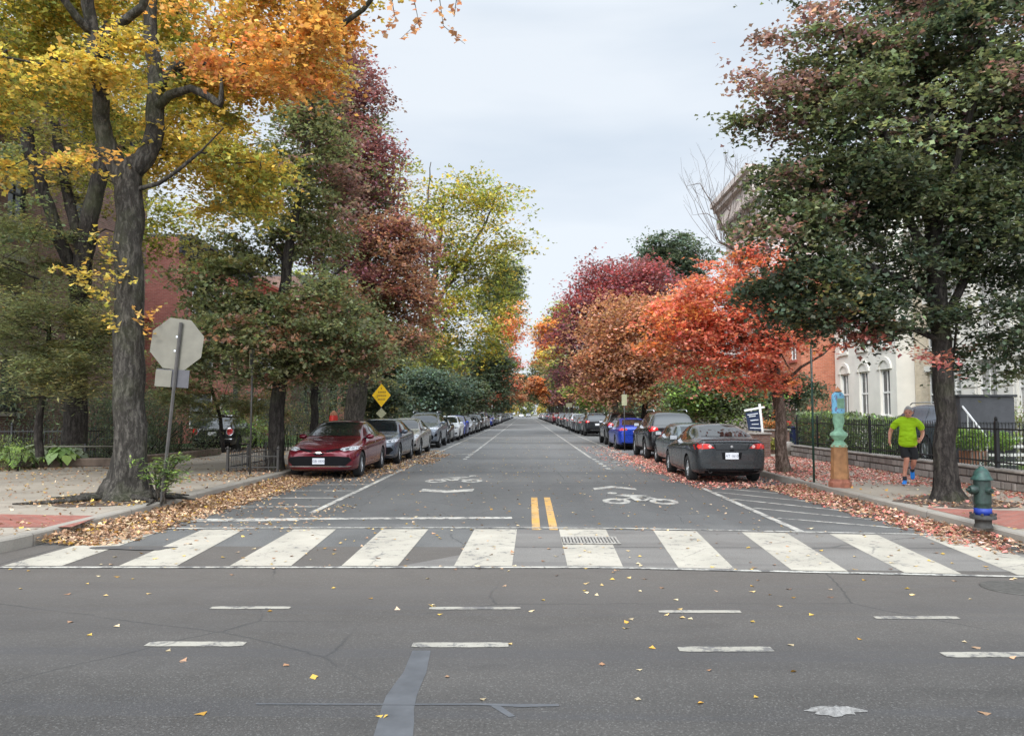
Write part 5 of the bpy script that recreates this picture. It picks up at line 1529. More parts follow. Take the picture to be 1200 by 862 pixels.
ORD = ['zeroth', 'first', 'second', 'third', 'fourth', 'fifth', 'sixth', 'seventh', 'eighth', 'ninth', 'tenth', 'eleventh', 'twelfth', 'thirteenth', 'fourteenth', 'fifteenth', 'sixteenth', 'seventeenth', 'eighteenth', 'nineteenth', 'twentieth'] + \
      ['twenty-' + w for w in ('first', 'second', 'third', 'fourth', 'fifth', 'sixth', 'seventh', 'eighth', 'ninth')] + ['thirtieth'] + ['thirty-' + w for w in ('first', 'second', 'third', 'fourth', 'fifth', 'sixth', 'seventh', 'eighth', 'ninth')] + ['fortieth']
leftrow = [(43.6, 'coupe', 'black', 1), (48.9, 'compact', 'white', 1.02), (54.6, 'compact', 'blue', 1.03), (61.5, 'sedan', 'silver', 1), (67.4, 'compact', 'grey', 1), (73.5, 'suv', 'black', .95), (80, 'suv', 'silver', 1.03), (86.5, 'sedan', 'white', 1)]
rs = random.Random(12); y = 97
pool = ['navy', 'black', 'slate', 'silver', 'blue', 'white', 'charcoal', 'grey', 'white', 'steel']
while y < 262: leftrow.append((y, rs.choice(['sedan', 'compact', 'suv', 'compact']), rs.choice(pool), 1)); y += 6.1 + rs.uniform(0, .8)
for i, (y, k, pc, s) in enumerate(leftrow):
    dup(proto[k], (-4.98 + rs.uniform(-.1, .1), y, 0), rs.uniform(-.01, .01), f'{CN[pc]} {KN[k]} in the left row, {ORD[i + 5]} car counting from the burgundy sedan', LROW, PAINT[pc], s if isinstance(s, tuple) else (s * .97, s * .95, s))
rightrow = [(63.6, 'compact', 'teal', 1), (69.5, 'sedan', 'slate', 1), (75.5, 'suv', 'silver', .97), (82, 'compact', 'grey', 1), (88.5, 'suv', 'charcoal', .98), (96, 'sedan', 'black', 1), (103, 'suv', 'charcoal', 1)]
y = 118
seq = ['burgundy', 'red', 'black', 'charcoal', 'burgundy', 'navy', 'black']
i = 0
while y < 262: rightrow.append((y, rs.choice(['sedan', 'compact', 'suv', 'suv']), seq[i] if i < len(seq) else rs.choice(pool), 1)); i += 1; y += 6.1 + rs.uniform(0, .8)
for i, (y, k, pc, s) in enumerate(rightrow):
    dup(proto[k], (5.05 + rs.uniform(-.1, .1), y, 0), PI + rs.uniform(-.01, .01), f'{CN[pc]} {KN[k]} in the right row, {ORD[i + 7]} car counting from the charcoal coupe', RROW, PAINT[pc], (s * .97, s * .95, s))
gsuv = dup(proto['suv'], (13.35, 25.6, .15), PI, 'grey blue suv parked behind the hedge before the white house', 'cars off the street', PAINT['slate'], (1, 1.02, 1.06))
for ch in gsuv.children:
    if ch.name.startswith('side_window'): ch.material_slots[0].link = 'OBJECT'; ch.material_slots[0].material = M['skytone_glass']
# traffic at the far crossing
for (x, y, pc, k, lb) in ((-1.6, 300, 'white', 'sedan', 'white sedan on the roadway at the far end of the street, left lane'), (1.2, 318, 'silver', 'suv', 'silver suv on the roadway at the far end of the street, right lane')):
    dup(proto[k], (x, y, 0), 0, lb, 'cars driving far away', PAINT[pc])

# ================================================================== BUILDINGS
h = house('row_house', 'brown brick row house at the left edge of the photo behind the yellow tree', 1, -16.6, 22.8, 33.0, 13.5, 12, 4, 3, 'brick_brown', 'trim_dark', cornice=.6)
h = house('row_house', 'red brick row house with dark roof cornice and projecting bay, left of the street', 1, -17.0, 37.0, 46.5, 10.3, 11, 3, 3, 'brick_red', 'trim_dark', arch=True, cornice=.6)
bay(h, 1, -1.9, 3.6, 1.3, .15, 8.8, 'brick_red', 'trim_red', 3)
h = house('row_house', 'second red brick row house beyond the one with dark cornice, left side', 1, -17.0, 46.6, 55.5, 9.9, 11, 3, 3, 'brick_red', 'trim_red', arch=True, cornice=.5)
bay(h, 1, -1.6, 3.4, 1.2, .15, 8.6, 'brick_red', 'trim_red', 3)
h = house('row_house', 'low dark brick carriage house between the brown house and the red house', 1, -18.5, 33.2, 36.9, 6.2, 9, 2, 1, 'brick_brown', 'trim_red', cornice=.4, door=False)
cols = ['brick_brown', 'brick_red', 'stucco_grey', 'brick_orange', 'brick_cream']
y = 56; i = 0
lbls = ['tan', 'red', 'grey', 'orange', 'cream']
while y < 250:
    w_ = rs.uniform(8, 13); 
    house('row_house', f'{ {"brick_brown": "brown brick", "brick_red": "red brick", "stucco_grey": "grey stucco", "brick_orange": "orange brick", "brick_cream": "cream brick"}[cols[i % 5]]} house far down the left side, {ORD[i + 5]} house from the left edge', 1, -17 + rs.uniform(-.4, .4), y, y + w_, rs.uniform(9, 12), 10, 3, 3, cols[i % 5], 'trim_dark', door=(i < 3), sidewins=False, stoop=False, group='houses behind the left trees'); y += w_ + 8 * (1 + i * .4); i += 1
# right side
XR = 15.2
house('town_house', 'white house with blocky stone facade and sash windows, nearest house on the right', -1, XR, 20.5, 28.6, 9.5, 12, 3, 4, 'stucco_white', 'stucco_white', cornice=.7, curtains=True, rusticated=True, win=(1.05, 2.1), base=.9, door=False)
house('town_house', 'cream brick house recessed between the white house and the tall windowed house', -1, XR + .7, 28.7, 31.6, 9.0, 11, 3, 1, 'brick_cream', 'stucco_white', cornice=.5, win=(1.0, 1.9), base=.9, door=False)
house('town_house', 'pale stone house with tall narrow windows beside the orange brick wall', -1, XR, 31.7, 37.9, 9.8, 12, 3, 3, 'stucco_white', 'stucco_white', cornice=.6, win=(.9, 2.4), base=.9, door=False, arch=True)
house('town_house', 'orange brick house whose blank side wall faces the camera on the right', -1, 13.6, 38.0, 45.0, 9.2, 12, 3, 3, 'brick_orange', 'trim_red', cornice=.4, sidewins=False)
house('apartment_building', 'tall pale apartment building with heavy stepped cornice above the red tree', -1, 14.2, 45.1, 54.0, 16.2, 16, 5, 4, 'stucco_grey', 'stucco_grey', cornice=1.1, win=(1.0, 1.8), door=False)
y = 62; i = 0
while y < 250:
    w_ = rs.uniform(8, 13); k = (i + 2) % 5
    house('row_house', f'{ {"brick_brown": "brown brick", "brick_red": "red brick", "stucco_grey": "grey stucco", "brick_orange": "orange brick", "brick_cream": "cream brick"}[cols[k]]} house far down the right side, {ORD[i + 6]} house from the white house', -1, 16 + rs.uniform(-.4, .4), y, y + w_, rs.uniform(9, 12), 10, 3, 3, cols[k], 'trim_dark', door=(i < 3), sidewins=False, stoop=False, group='houses behind the right trees'); y += w_ + 8 * (1 + i * .4); i += 1

# ================================================================== STREET FURNITURE
# stop sign seen from behind on a leaning post
def octagon(r): return [(r * math.cos(PI / 8 + i * PI / 4), r * math.sin(PI / 8 + i * PI / 4)) for i in range(8)]
dS = 13.0; c = D(207.5, 403, dS); k = dS / 900; base = D(190, 588, dS)
ss = empty('stop_sign', (base.x, dS, .15), 0, 'grey back of an octagonal stop sign on a leaning post beside the big trunk', 'road sign')
top = D(213, 378, dS) - Vector(ss.location); cc = c - Vector(ss.location)
m = MB(); rO = 30.5 * k / math.cos(PI / 8) * .985
m.v = []; m.prism([(x, y) for x, y in octagon(rO)], -.002, .002)
m.v = [(v[0], v[2], v[1]) for v in m.v]
o = m.build('sign_panel', M['galv'], ss); o.location = cc + Vector((0, -.0, 0)); o.rotation_euler = (0, R(7), R(4))
m = MB(); m.prism([(x, y) for x, y in octagon(rO * .995)], 0, .001); m.v = [(v[0], v[2] + .004, v[1]) for v in m.v]
q = m.build('sign_face', M['red_plastic'], o)
m = MB(); m.tube([Vector((0, -.03, -.05)), Vector((0, -.03, 0)) + top], .030, 6); m.build('post', M['galv_dark'], ss)
pc = D(202, 443, dS) - Vector(ss.location)
o = MB().box((0, 0, 0), (41 * k, .004, 21 * k)).build('route_panel', M['plate_grey'], ss, bevel=.001); o.location = pc; o.rotation_euler = (0, R(4), R(-4))
o2 = MB().box((0, 0, 0), (20 * k, .004, 20 * k)).build('route_panel', M['galv'], ss, bevel=.001); o2.location = pc + Vector((-.155, -.006, 0)); o2.rotation_euler = (0, R(4), R(-4))
m = MB()
for zz in (.12, -.12):
    m.box((cc.x + .0 + zz * .12, cc.y - .045, cc.z + zz), (.03, .01, .03))
m.build('bolt', M['chrome'], ss)

def post_sign(px, ybot, ytop, d_z, label, panels, mat='green_post', r=.025, name='street_sign', yaw=0.0, base_z=.15):
    """steel post with panels [(y_top_px, y_bot_px, width_m, material, yaw, blocks)]"""
    b = G(px, ybot, base_z); dd = b.y; k = dd / 900
    root = empty(name, tuple(b), 0, label, 'road sign')
    tp = D(px, ytop, dd) - b
    MB().tube([(0, 0, -.03), (0, 0, tp.z)], r, 8).build('post', M[mat], root, smooth=True)
    for (y0, y1, w, mt, yw, blocks) in panels:
        z1 = (D(px, y0, dd) - b).z; z0 = (D(px, y1, dd) - b).z
        o = MB().box((0, 0, 0), (w, .004, z1 - z0)).build('sign_panel', M[mt], root, bevel=.001); o.location = (0, -r - .006, (z0 + z1) / 2); o.rotation_euler = (0, 0, yw)
        m = MB(); hh = z1 - z0
        for (f0, f1, mi) in blocks: m.box((0, -.003, hh * (.5 - (f0 + f1) / 2)), (w * .8, .002, hh * (f1 - f0)), mi=mi)
        if blocks: m.build('print', [M['red_print'], M['plate_grey'], M['green_post']], o)
    return root
post_sign(954, 565, 405, 0, 'slim parking sign turned edge-on atop a dark green post by the painted call box', [(407, 447, .30, 'white_wood', R(68), [(.05, .12, 0), (.16, .3, 0), (.34, .48, 0), (.6, .66, 1), (.72, .78, 1), (.84, .9, 1)]), ])
post_sign(293, 556, 408, 0, 'thin rusty sign post with small narrow panel between the two left maples', [(410, 432, .22, 'tan_sign', R(80), [(.2, .4, 1), (.5, .8, 1)])], 'galv_dark')
# yellow diamond warning sign
b = Vector((-6.75, 34.6, .15)); k = b.y / 900
b.x = D(447, 463, b.y).x
ys = empty('warning_sign', tuple(b), 0, 'yellow diamond warning sign with a small dull diamond below, above the parked sedans', 'road sign')
MB().tube([(0, .03, -.03), (0, .03, D(447, 451, b.y).z - b.z)], .028, 8).build('post', M['galv_dark'], ys, smooth=True)
def diamond(w, h, mt, zc, nm, parent, dy=0, border=None):
    m = MB(); m.add([(0, 0, -h / 2), (w / 2, 0, 0), (0, 0, h / 2), (-w / 2, 0, 0), (0, .004, -h / 2), (w / 2, .004, 0), (0, .004, h / 2), (-w / 2, .004, 0)], [(0, 1, 2, 3), (4, 7, 6, 5), (0, 4, 5, 1), (1, 5, 6, 2), (2, 6, 7, 3), (3, 7, 4, 0)])
    o = m.build(nm, M[mt], parent); o.location = (0, dy, zc); return o
zc = D(447, 463, b.y).z - b.z
dd = diamond(23.5 * k, 29 * k, 'trim_dark', zc, 'sign_backing', ys, .004); dd = diamond(22 * k, 27.5 * k, 'yellow_sign', zc, 'sign_panel', ys, -.003)
m = MB(); rs2 = random.Random(5)
for zz, w in ((8, 1.5), (3.8, 8), (-.4, 11), (-4.8, 8)):
    x = -w / 2
    while x < w / 2:
        ww = rs2.uniform(.8, 1.6); m.box(((x + ww / 2) * k, -.003, zz * k), (ww * k, .003, 2.2 * k)); x += ww + .45
m.build('sign_lettering', M['sign_text'], dd)
diamond(12.5 * k, 12.5 * k, 'tan_sign', D(447, 484, b.y).z - b.z, 'small_panel', ys, -.004)
# far parking signs on the right
post_sign(732, 527, 458, 0, 'green and white parking sign before the orange brown tree', [(462, 475, .24, 'tan_sign', R(20), [])], 'galv_dark')
post_sign(667, 506, 470, 0, 'small white sign on post far down the right sidewalk', [(472, 477, .5, 'tan_sign', 0, [])], 'galv_dark')
# painted call box
b = G(984.5, 570.5, .15); s = b.y / 900
cb = empty('call_box', tuple(b), R(8), 'painted cast iron call box post in ochre, mint green and sky blue by the kerb', 'call box')
def sq(m, prof, mi=0):   # square lathe with flat sides to the front
    m.lathe([(r * 1.04, h) for r, h in prof], n=8, mi=mi, square=1)
m = MB(); sq(m, [(.215, 0), (.215, .10), (.19, .13), (.185, .17)]); m.build('foot', M['box_rust'], cb)
m = MB(); sq(m, [(.172, .172), (.150, .80), (.160, .82), (.160, .85)]); m.build('pedestal', M['box_orange'], cb)
H = lambda py: (570.5 - py) * s
m = MB(); m.lathe([(.17, H(524)), (.14, H(521)), (.10, H(518.5)), (.085, H(517)), (.13, H(514)), (.175, H(511)), (.16, H(508)), (.095, H(505.5)), (.075, H(503)), (.105, H(497)), (.115, H(492)), (.10, H(488)), (.12, H(486.5)), (.12, H(485.5))], n=20); 
m.build('collar', M['box_mint'], cb, auto=50)
bt = NT('callbox_sky'); co_ = bt.coord(); blot = bt.ramp(bt.noise(co_, 16, 3), [(0, (.22, .55, .78)), (.56, (.22, .55, .78)), (.6, (.08, .18, .35)), (.68, (.45, .25, .4))], 'LINEAR'); M['box_sky'] = bt.done(bt.bsdf(blot, .5))
m = MB(); m.lathe([(.13, H(485.4)), (.13, H(467)), (.125, H(464)), (.09, H(461.5)), (.05, H(460.5))], n=14); 
m.v = [(v[0], v[1] * .75, v[2]) for v in m.v]; bx_ = m.build('alarm_box', M['box_sky'], cb, auto=40)
m = MB(); m.box((0, -.099, H(474)), (.15, .02, .20)); m.build('door_panel', M['box_mint'], bx_, bevel=.006)
m = MB(); m.lathe([(.075, H(460.4)), (.08, H(459.5)), (.05, H(458)), (.035, H(457)), (.012, H(455)), (0, H(454))], n=14); m.build('finial', M['box_gold'], cb, smooth=True)
# hydrant
b = G(1152.5, 617.5, .15); s = b.y / 900
hy = empty('fire_hydrant', tuple(b), 0, 'dark green fire hydrant with a blue band round its barrel on the brick corner', 'fire hydrant')
Z = lambda cy: (757 - cy) / 9.58 * s; RR = lambda w: w / 9.58 * s
m = MB(); m.lathe([(RR(95), 0), (RR(92), Z(735)), (RR(82), Z(720)), (RR(84), Z(668)), (RR(100), Z(655))], n=20); m.build('base', M['hydrant_dark'], hy, auto=50)
m = MB(); m.lathe([(RR(130), Z(662)), (RR(132), Z(640)), (RR(120), Z(622)), (RR(90), Z(618))], n=24)
for i in range(8):
    a = 2 * PI * i / 8 + .2; m.lathe([(.018, 0), (.018, .03), (0, .03)], c=(RR(118) * math.cos(a), RR(118) * math.sin(a), Z(622)), n=6)
m.build('flange', M['hydrant_dark'], hy, auto=50)
m = MB(); m.lathe([(RR(88), Z(617.9)), (RR(88), Z(545))], n=24); m.build('blue_band', M['blue_band'], hy, smooth=True)
m = MB(); m.lathe([(RR(84), Z(544.9)), (RR(84), Z(508)), (RR(90), Z(498)), (RR(88), Z(480)), (RR(86), Z(330)), (RR(84), Z(240))], n=24); m.build('barrel', M['hydrant'], hy, auto=50)
m = MB(); m.lathe([(RR(108), Z(238)), (RR(110), Z(226)), (RR(98), Z(215)), (RR(86), Z(190)), (RR(74), Z(150)), (RR(52), Z(120)), (RR(28), Z(108)), (RR(26), Z(92)), (0, Z(90))], n=24); m.build('bonnet', M['green_cap'], hy, auto=60)
def nozzle(ang, rad, ln, z, nm):
    m = MB(); m.lathe([(rad * .8, 0), (rad * .8, ln * .45), (rad, ln * .48), (rad, ln * .85), (rad * .7, ln), (rad * .3, ln), (rad * .28, ln * 1.22), (0, ln * 1.22)], n=14)
    T = Matrix.Rotation(ang, 4, 'Z') @ Matrix.Rotation(R(90), 4, 'Y'); m.v = [tuple(T @ Vector(v) + Vector((0, 0, z))) for v in m.v]
    m.build(nm, M['hydrant'], hy, auto=40)
nozzle(PI + .15, .062, .185, Z(345), 'nozzle'); nozzle(-PI / 2 + .25, .045, .15, Z(350), 'nozzle'); nozzle(PI * .45, .045, .14, Z(350), 'nozzle')
m = MB(); m.tube([(RR(-125), -.02, Z(385)), (RR(-122), -.03, Z(440)), (RR(-112), -.03, Z(500)), (RR(-88), -.02, Z(515))], .006, 5); m.build('chain', M['hydrant_dark'], hy)
# red fire-alarm pillar behind the burgundy sedan
b = Vector((-6.9, 30.5, .15)); b.x = D(391, 488, b.y).x
rp_ = empty('pillar_box', tuple(b), 0, 'small red and white topped pillar showing above the burgundy sedan roof', 'pillar')
m = MB(); m.lathe([(.16, 0), (.14, .15), (.09, .2), (.08, .95), (.13, 1.0)], n=14); m.build('pedestal', M['trim_dark'], rp_, auto=40)
m = MB(); m.lathe([(.17, 1.0), (.17, 1.35), (.14, 1.42)], n=14); m.build('alarm_box', M['red_plastic'], rp_, auto=40)
m = MB(); m.lathe([(.15, 1.421), (.13, 1.5), (.06, 1.58), (0, 1.62)], n=14); m.build('cap', M['terracotta'], rp_, auto=40)

# ---- railings
def railing(name, label, pts, h, z0, gap=.11, post_every=2.2, th=.012, spear=True, cat='fence', mat='iron', hoop=False):
    o0 = Vector(pts[0] + (z0,)); root = empty(name, tuple(o0), 0, label, cat)
    for a, b in zip(pts[:-1], pts[1:]):
        A, B = Vector(a + (0,)) - Vector(pts[0] + (0,)), Vector(b + (0,)) - Vector(pts[0] + (0,)); L = (B - A).length; dr = (B - A) / L; ang = math.atan2(dr.y, dr.x)
        n = max(1, int(round(L / post_every)))
        for i in range(n + 1):
            p = A + dr * L * i / n
            if i == 0 and a != pts[0]: continue
            m = MB(); m.box((p.x, p.y, h / 2 + .02), (.055, .055, h + .10), rz=ang); m.lathe([(.02, h + .07), (.04, h + .10), (.03, h + .14), (0, h + .17)], c=(p.x, p.y, 0), n=8); m.build('fence_post', M[mat], root)
        for i in range(n):
            p0 = A + dr * (L * i / n + .03); p1 = A + dr * (L * (i + 1) / n - .03); m = MB(); c = (p0 + p1) / 2; l = (p1 - p0).length
            m.box((c.x, c.y, h - .10), (l, .03, .03), rz=ang); m.box((c.x, c.y, .12), (l, .03, .03), rz=ang)
            k = int(l / gap)
            for j in range(k):
                q = p0 + dr * (j + .5) * l / k
                m.box((q.x, q.y, h / 2), (th, th, h * .98), rz=ang)
                if spear: m.lathe([(.004, h * .98), (.014, h + .01), (0, h + .06)], c=(q.x, q.y, 0), n=4)
                if hoop and j % 2 == 0 and j + 1 < k:
                    q2 = p0 + dr * (j + 1.5) * l / k; mid = (q + q2) / 2; rr = (q2 - q).length / 2
                    m.tube([mid - dr * rr + Vector((0, 0, h * .98)), mid - dr * rr * .7 + Vector((0, 0, h + rr * .7)), mid + Vector((0, 0, h + rr)), mid + dr * rr * .7 + Vector((0, 0, h + rr * .7)), mid + dr * rr + Vector((0, 0, h * .98))], th * .6, 4)
            m.build('railing_panel', M[mat], root)
    return root
# right: low stone wall with iron railing
sw = empty('stone_wall', (9.52, 12.0, .15), 0, 'low wall of rough grey stone blocks along the right sidewalk under the iron fence', 'wall')
m = MB(); rs3 = random.Random(8)
y = 5.5
for row in range(2):
    y = 6.0 + row * .2
    while y < 27.4:
        l = rs3.uniform(.28, .46); m.box((rs3.uniform(-.012, .012), y + l / 2 - 12, .085 + row * .172), (.30 + rs3.uniform(0, .02), l - .015, .160)); y += l
m.build('block_course', M['stone'], sw, bevel=.018)
m = MB(); y = 6.0
while y < 27.4:
    l = rs3.uniform(.7, .95); m.box((0, y + l / 2 - 12, .375), (.36, l - .012, .05)); y += l
m.build('coping', M['stone_cap'], sw, bevel=.012)
MB().bx(-.12, .12, -5.9, 15.3, 0, .335).build('core', M['soil'], sw)
railing('iron_fence', 'black iron fence standing on the low stone wall, right side', [(9.52, 6.2), (9.52, 27.2)], .88, .55, .105, 1.9)
bl_ = MB().lathe([(0, .50), (.09, .49), (.19, .42), (.24, .30), (.22, .16), (.12, .06), (.10, .02), (.16, 0)], n=20).build('stone_ball', M['stone_cap'], smooth=True); bl_.location = (9.4, 27.75, .45 - .3 + .0); tag(bl_, 'rounded grey stone ball at the far end of the stone wall', 'stone ball')
# left: bed edging, fences, tree guard
ed = empty('bed_edging', (-14, 21, .15), 0, 'low weathered stone edging round the shaded planting bed at left', 'edging')
pts = [(-24, 20.6), (-15.9, 20.8), (-14.8, 20.3), (-13.9, 21.3), (-11.7, 21.9), (-11.35, 24.5), (-11.2, 27.9), (-13.5, 28.4)]
for a, b_ in zip(pts[:-1], pts[1:]):
    A, B = Vector(a + (0,)), Vector(b_ + (0,)); L = (B - A).length; ang = math.atan2((B - A).y, (B - A).x); c = (A + B) / 2 - Vector((-14, 21, 0)); m = MB(); m.box((c.x, c.y, .11), (L + .04, .24, .24 + rs3.uniform(-.02, .02)), rz=ang); m.build('edging_stone', M['edging'], ed, bevel=.03)
railing('iron_fence', 'dark iron fence in the shade behind the big-leaved plants at left', [(-24, 22.3), (-13.2, 22.9), (-12.6, 28.0)], 1.05, .16, .12, 2.4)
railing('iron_fence', 'iron fence and gate beside the driveway behind the left maple', [(-11.2, 33.8), (-8.9, 33.9), (-8.8, 60)], 1.15, .16, .12, 2.4)
railing('tree_guard', 'low hooped iron guard round the pit of the maple behind the burgundy sedan', [(-7.65, 22.6), (-7.65, 19.7), (-6.35, 19.7)], .5, .15, .13, 1.45, .014, False, 'tree guard', 'galv_dark', True)
MB_ = MB().tube([(-11.4, 21.6, .15), (-11.4, 21.6, .75)], .03, 6).tube([(-13.4, 21.2, .72), (-11.4, 21.6, .72)], .022, 6)
o = MB_.build('hand_rail', M['galv'], smooth=True); tag(o, 'short grey steel rail beside the big trunk at the left bed', 'rail')
# estate sign
b = Vector((8.4, 28.6, .15)); b = G(896, 528, .15); dE = 27.5
b = Vector((D(896, 512, dE).x, dE, .15)); s = dE / 900
es = empty('yard_sign', tuple(b), R(-4), 'leaning white post with a hanging navy blue board beside the red maple', 'yard sign')
tp = D(890, 473, dE) - b
MB().tube([(0, 0, 0), (tp.x, 0, tp.z)], .055, 4).build('post', M['white_wood'], es)
m = MB(); L0 = D(872.5, 481, dE) - b; L1 = D(896, 476.5, dE) - b; m.tube([(L0.x, -.0, L0.z), (L1.x, -.0, L1.z)], .048, 4); m.build('arm', M['white_wood'], es)
m = MB(); q0 = D(874, 483.5, dE) - b; q1 = D(889, 480.5, dE) - b; q2 = D(893.5, 505, dE) - b; q3 = D(877.5, 504, dE) - b
m.add([(q.x, dy_, q.z) for dy_ in (-.012, .012) for q in (q0, q1, q2, q3)], [(0, 1, 2, 3), (7, 6, 5, 4), (0, 4, 5, 1), (1, 5, 6, 2), (2, 6, 7, 3), (3, 7, 4, 0)]); bd = m.build('board', M['navy'], es)
m = MB()
for fz, w0, w1 in ((.14, .1, .9), (.24, .2, .7), (.45, .25, .85), (.66, .3, .8), (.86, .12, .92)):
    a_ = q0.lerp(q3, fz); b_ = q1.lerp(q2, fz); p0_ = a_.lerp(b_, w0); p1_ = a_.lerp(b_, w1); m.tube([(p0_.x, -.016, p0_.z), (p1_.x, -.016, p1_.z)], .022, 4)
m.build('board_lettering', M['white_print'], bd)
# bins, planters, steps
b = Vector((D(931, 505, 30).x, 30, .15))
wb = empty('wheelie_bin', tuple(b), .2, 'navy wheeled bin at the end of the hedge, lid slightly raised', 'bin')
m = MB(); m.lathe([(.34, .05), (.40, .9)], n=4, square=1); m.build('body', M['bin_blue'], wb, bevel=.02); MB().box((0, 0, .96), (.62, .66, .07)).build('lid', M['bin_blue'], wb, bevel=.02)
for s_ in (-1, 1): MB().lathe([(.1, -.03), (.11, 0), (.1, .03)], c=(s_ * .24, .22, .1), n=14, axis='x').build('wheel', M['rubber'], wb)
rb_ = MB().box((0, 0, .1), (.5, .45, .2)).build('red_box', M['red_plastic'], bevel=.03); rb_.location = (b.x - .1, 30.9, 1.14); tag(rb_, 'red plastic tub standing behind the navy wheeled bin', 'tub')
MB().box((b.x - .1, 30.9, .645), (.6, .5, .98)).build('brick_pier', M['brick_brown'])
tag(bpy.data.objects['brick_pier'], 'short brick pier carrying the red plastic tub', 'pier')
for (x0, d0, w0, h0, lb, mt) in ((884, 26.6, .9, .78, 'low dark brick garden wall behind the leaning yard sign', 'brick_brown'), (907, 29.0, .95, .85, 'brown planter box with orange flowers behind the red maple trunk', 'brick_brown')):
    p = D(x0, 500, d0); r_ = empty('planter' if 'planter' in lb else 'garden_wall', (p.x, d0, .15), 0, lb, 'planter' if 'planter' in lb else 'wall')
    MB().box((0, 0, h0 / 2), (w0, .6, h0)).build('planter_box' if 'planter' in lb else 'brickwork', M[mt], r_, bevel=.01)
    MB().box((0, 0, h0 + .03), (w0 + .08, .68, .06)).build('rim' if 'planter' in lb else 'coping', M['stone_cap'], r_, bevel=.01)
for (x0, d0, lb) in ((1140, 18.5, 'terracotta planter box with lime green plants on the lawn behind the fence'),):
    p = D(x0, 520, d0); r_ = empty('planter', (p.x, d0, .16), .15, lb, 'planter')
    MB().box((0, 0, .30), (.46, .40, .60)).build('planter_box', M['terracotta'], r_, bevel=.01)
    m = MB()
    for i in range(5): m.box((-.19 + i * .095, -.205, .30), (.03, .02, .58))
    m.build('slat', M['stone_cap'], r_)
    MB().lathe([(0, -.215), (.055, -.215), (.055, -.222), (0, -.222)], c=(.02, 0, .30), n=16, axis='y').build('tag', M['white_wood'], r_)
p = D(1143, 485, 19.8)
gs = empty('garage_box', (p.x + .1, 19.9, .16), 0, 'slate grey panelled bin store standing on the lawn behind the planter', 'bin store')
MB().box((0, 0, .95), (1.35, .9, 1.9)).build('cabinet', M['plate_grey'], gs, bevel=.01); MB().box((0, -.46, 1.25), (1.33, .02, .02)).build('panel_seam', M['trim_dark'], gs)
MB().box((0, 0, 1.93), (1.45, 1.0, .05)).build('lid', M['trim_dark'], gs)
p = D(1183, 500, 18.5)
st = empty('garden_steps', (p.x, 18.5, .16), 0, 'white stone steps with curved railing at the right edge', 'steps')
m = MB()
for i in range(7): m.box((.05 + i * .03, .25 * i, .10 + i * .19), (1.3, .40, .06))
m.build('tread', M['stucco_white'], st, bevel=.01)
m = MB(); m.box((-.55, .85, .7), (.07, 1.9, .10), rot=Matrix.Rotation(R(37), 3, 'X')); m.box((.75, .85, .7), (.07, 1.9, .10), rot=Matrix.Rotation(R(37), 3, 'X')); m.build('stringer', M['stone_cap'], st)
m = MB()
for i in range(7): m.tube([(-.55, .25 * i, .12 + i * .19), (-.55, .25 * i, .95 + i * .19)], .015, 5)
m.tube([(-.55, -.1, .85), (-.55, 1.6, 2.15)], .025, 6); m.build('railing', M['white_wood'], st)

# ================================================================== PERSON
pj = G(1062.5, 567.5, .15)
jogger((pj.x, pj.y, .15)).rotation_euler = (0, 0, -math.atan2(pj.x, pj.y))
# ================================================================== TREES
# big yellow tree by the left kerb
d = 13.45
main = trunk_px([(150, 588, .54), (150, 576, .42), (150, 560, .33), (151, 530, .275), (151, 470, .25), (151, 380, .245), (152, 290, .235), (152, 225, .24), (150, 200, .22)], d)
lt = trunk_px([(147, 215, .20), (133, 185, .17), (120, 163, .15), (118, 115, .135), (112, 70, .12), (108, 40, .105), (100, -30, .10), (85, -130, .09), (70, -230, .05)], d, [0, 0, -.1, -.3, -.5, -.6, -.9, -1.2, -1.4])
rt = trunk_px([(155, 212, .20), (170, 188, .18), (182, 150, .16), (184, 110, .15), (182, 75, .14), (177, 40, .12), (172, -20, .12), (178, -120, .11), (190, -240, .05)], d, [0, .1, .3, .5, .6, .8, 1.0, 1.3, 1.5])
lg = trunk_px([(186, 92, .11), (205, 78, .095), (240, 74, .08), (290, 73, .066), (325, 55, .056), (355, 42, .05), (400, 32, .044), (425, 12, .038), (450, -18, .032), (500, -70, .03)], d, [.5, .3, .1, -.2, -.5, -.7, -1.0, -1.2, -1.4, -1.6])
cu = trunk_px([(188, 125, .09), (200, 112, .08), (224, 104, .07), (244, 112, .065), (258, 123, .055), (261, 108, .04), (259, 88, .022)], d, [.4, .2, 0, -.1, -.2, -.2, -.2])
sb = trunk_px([(160, 235, .05), (185, 215, .04), (208, 200, .035), (235, 178, .025), (262, 150, .015)], d, [0, -.1, -.3, -.5, -.7])
up = trunk_px([(112, 60, .09), (140, 30, .08), (165, 8, .07), (185, -40, .05)], d, [-.5, -.8, -1.0, -1.2])
l3 = trunk_px([(110, 45, .09), (90, 20, .07), (60, -20, .05), (20, -80, .03)], d, [-.6, -.9, -1.2, -1.4])
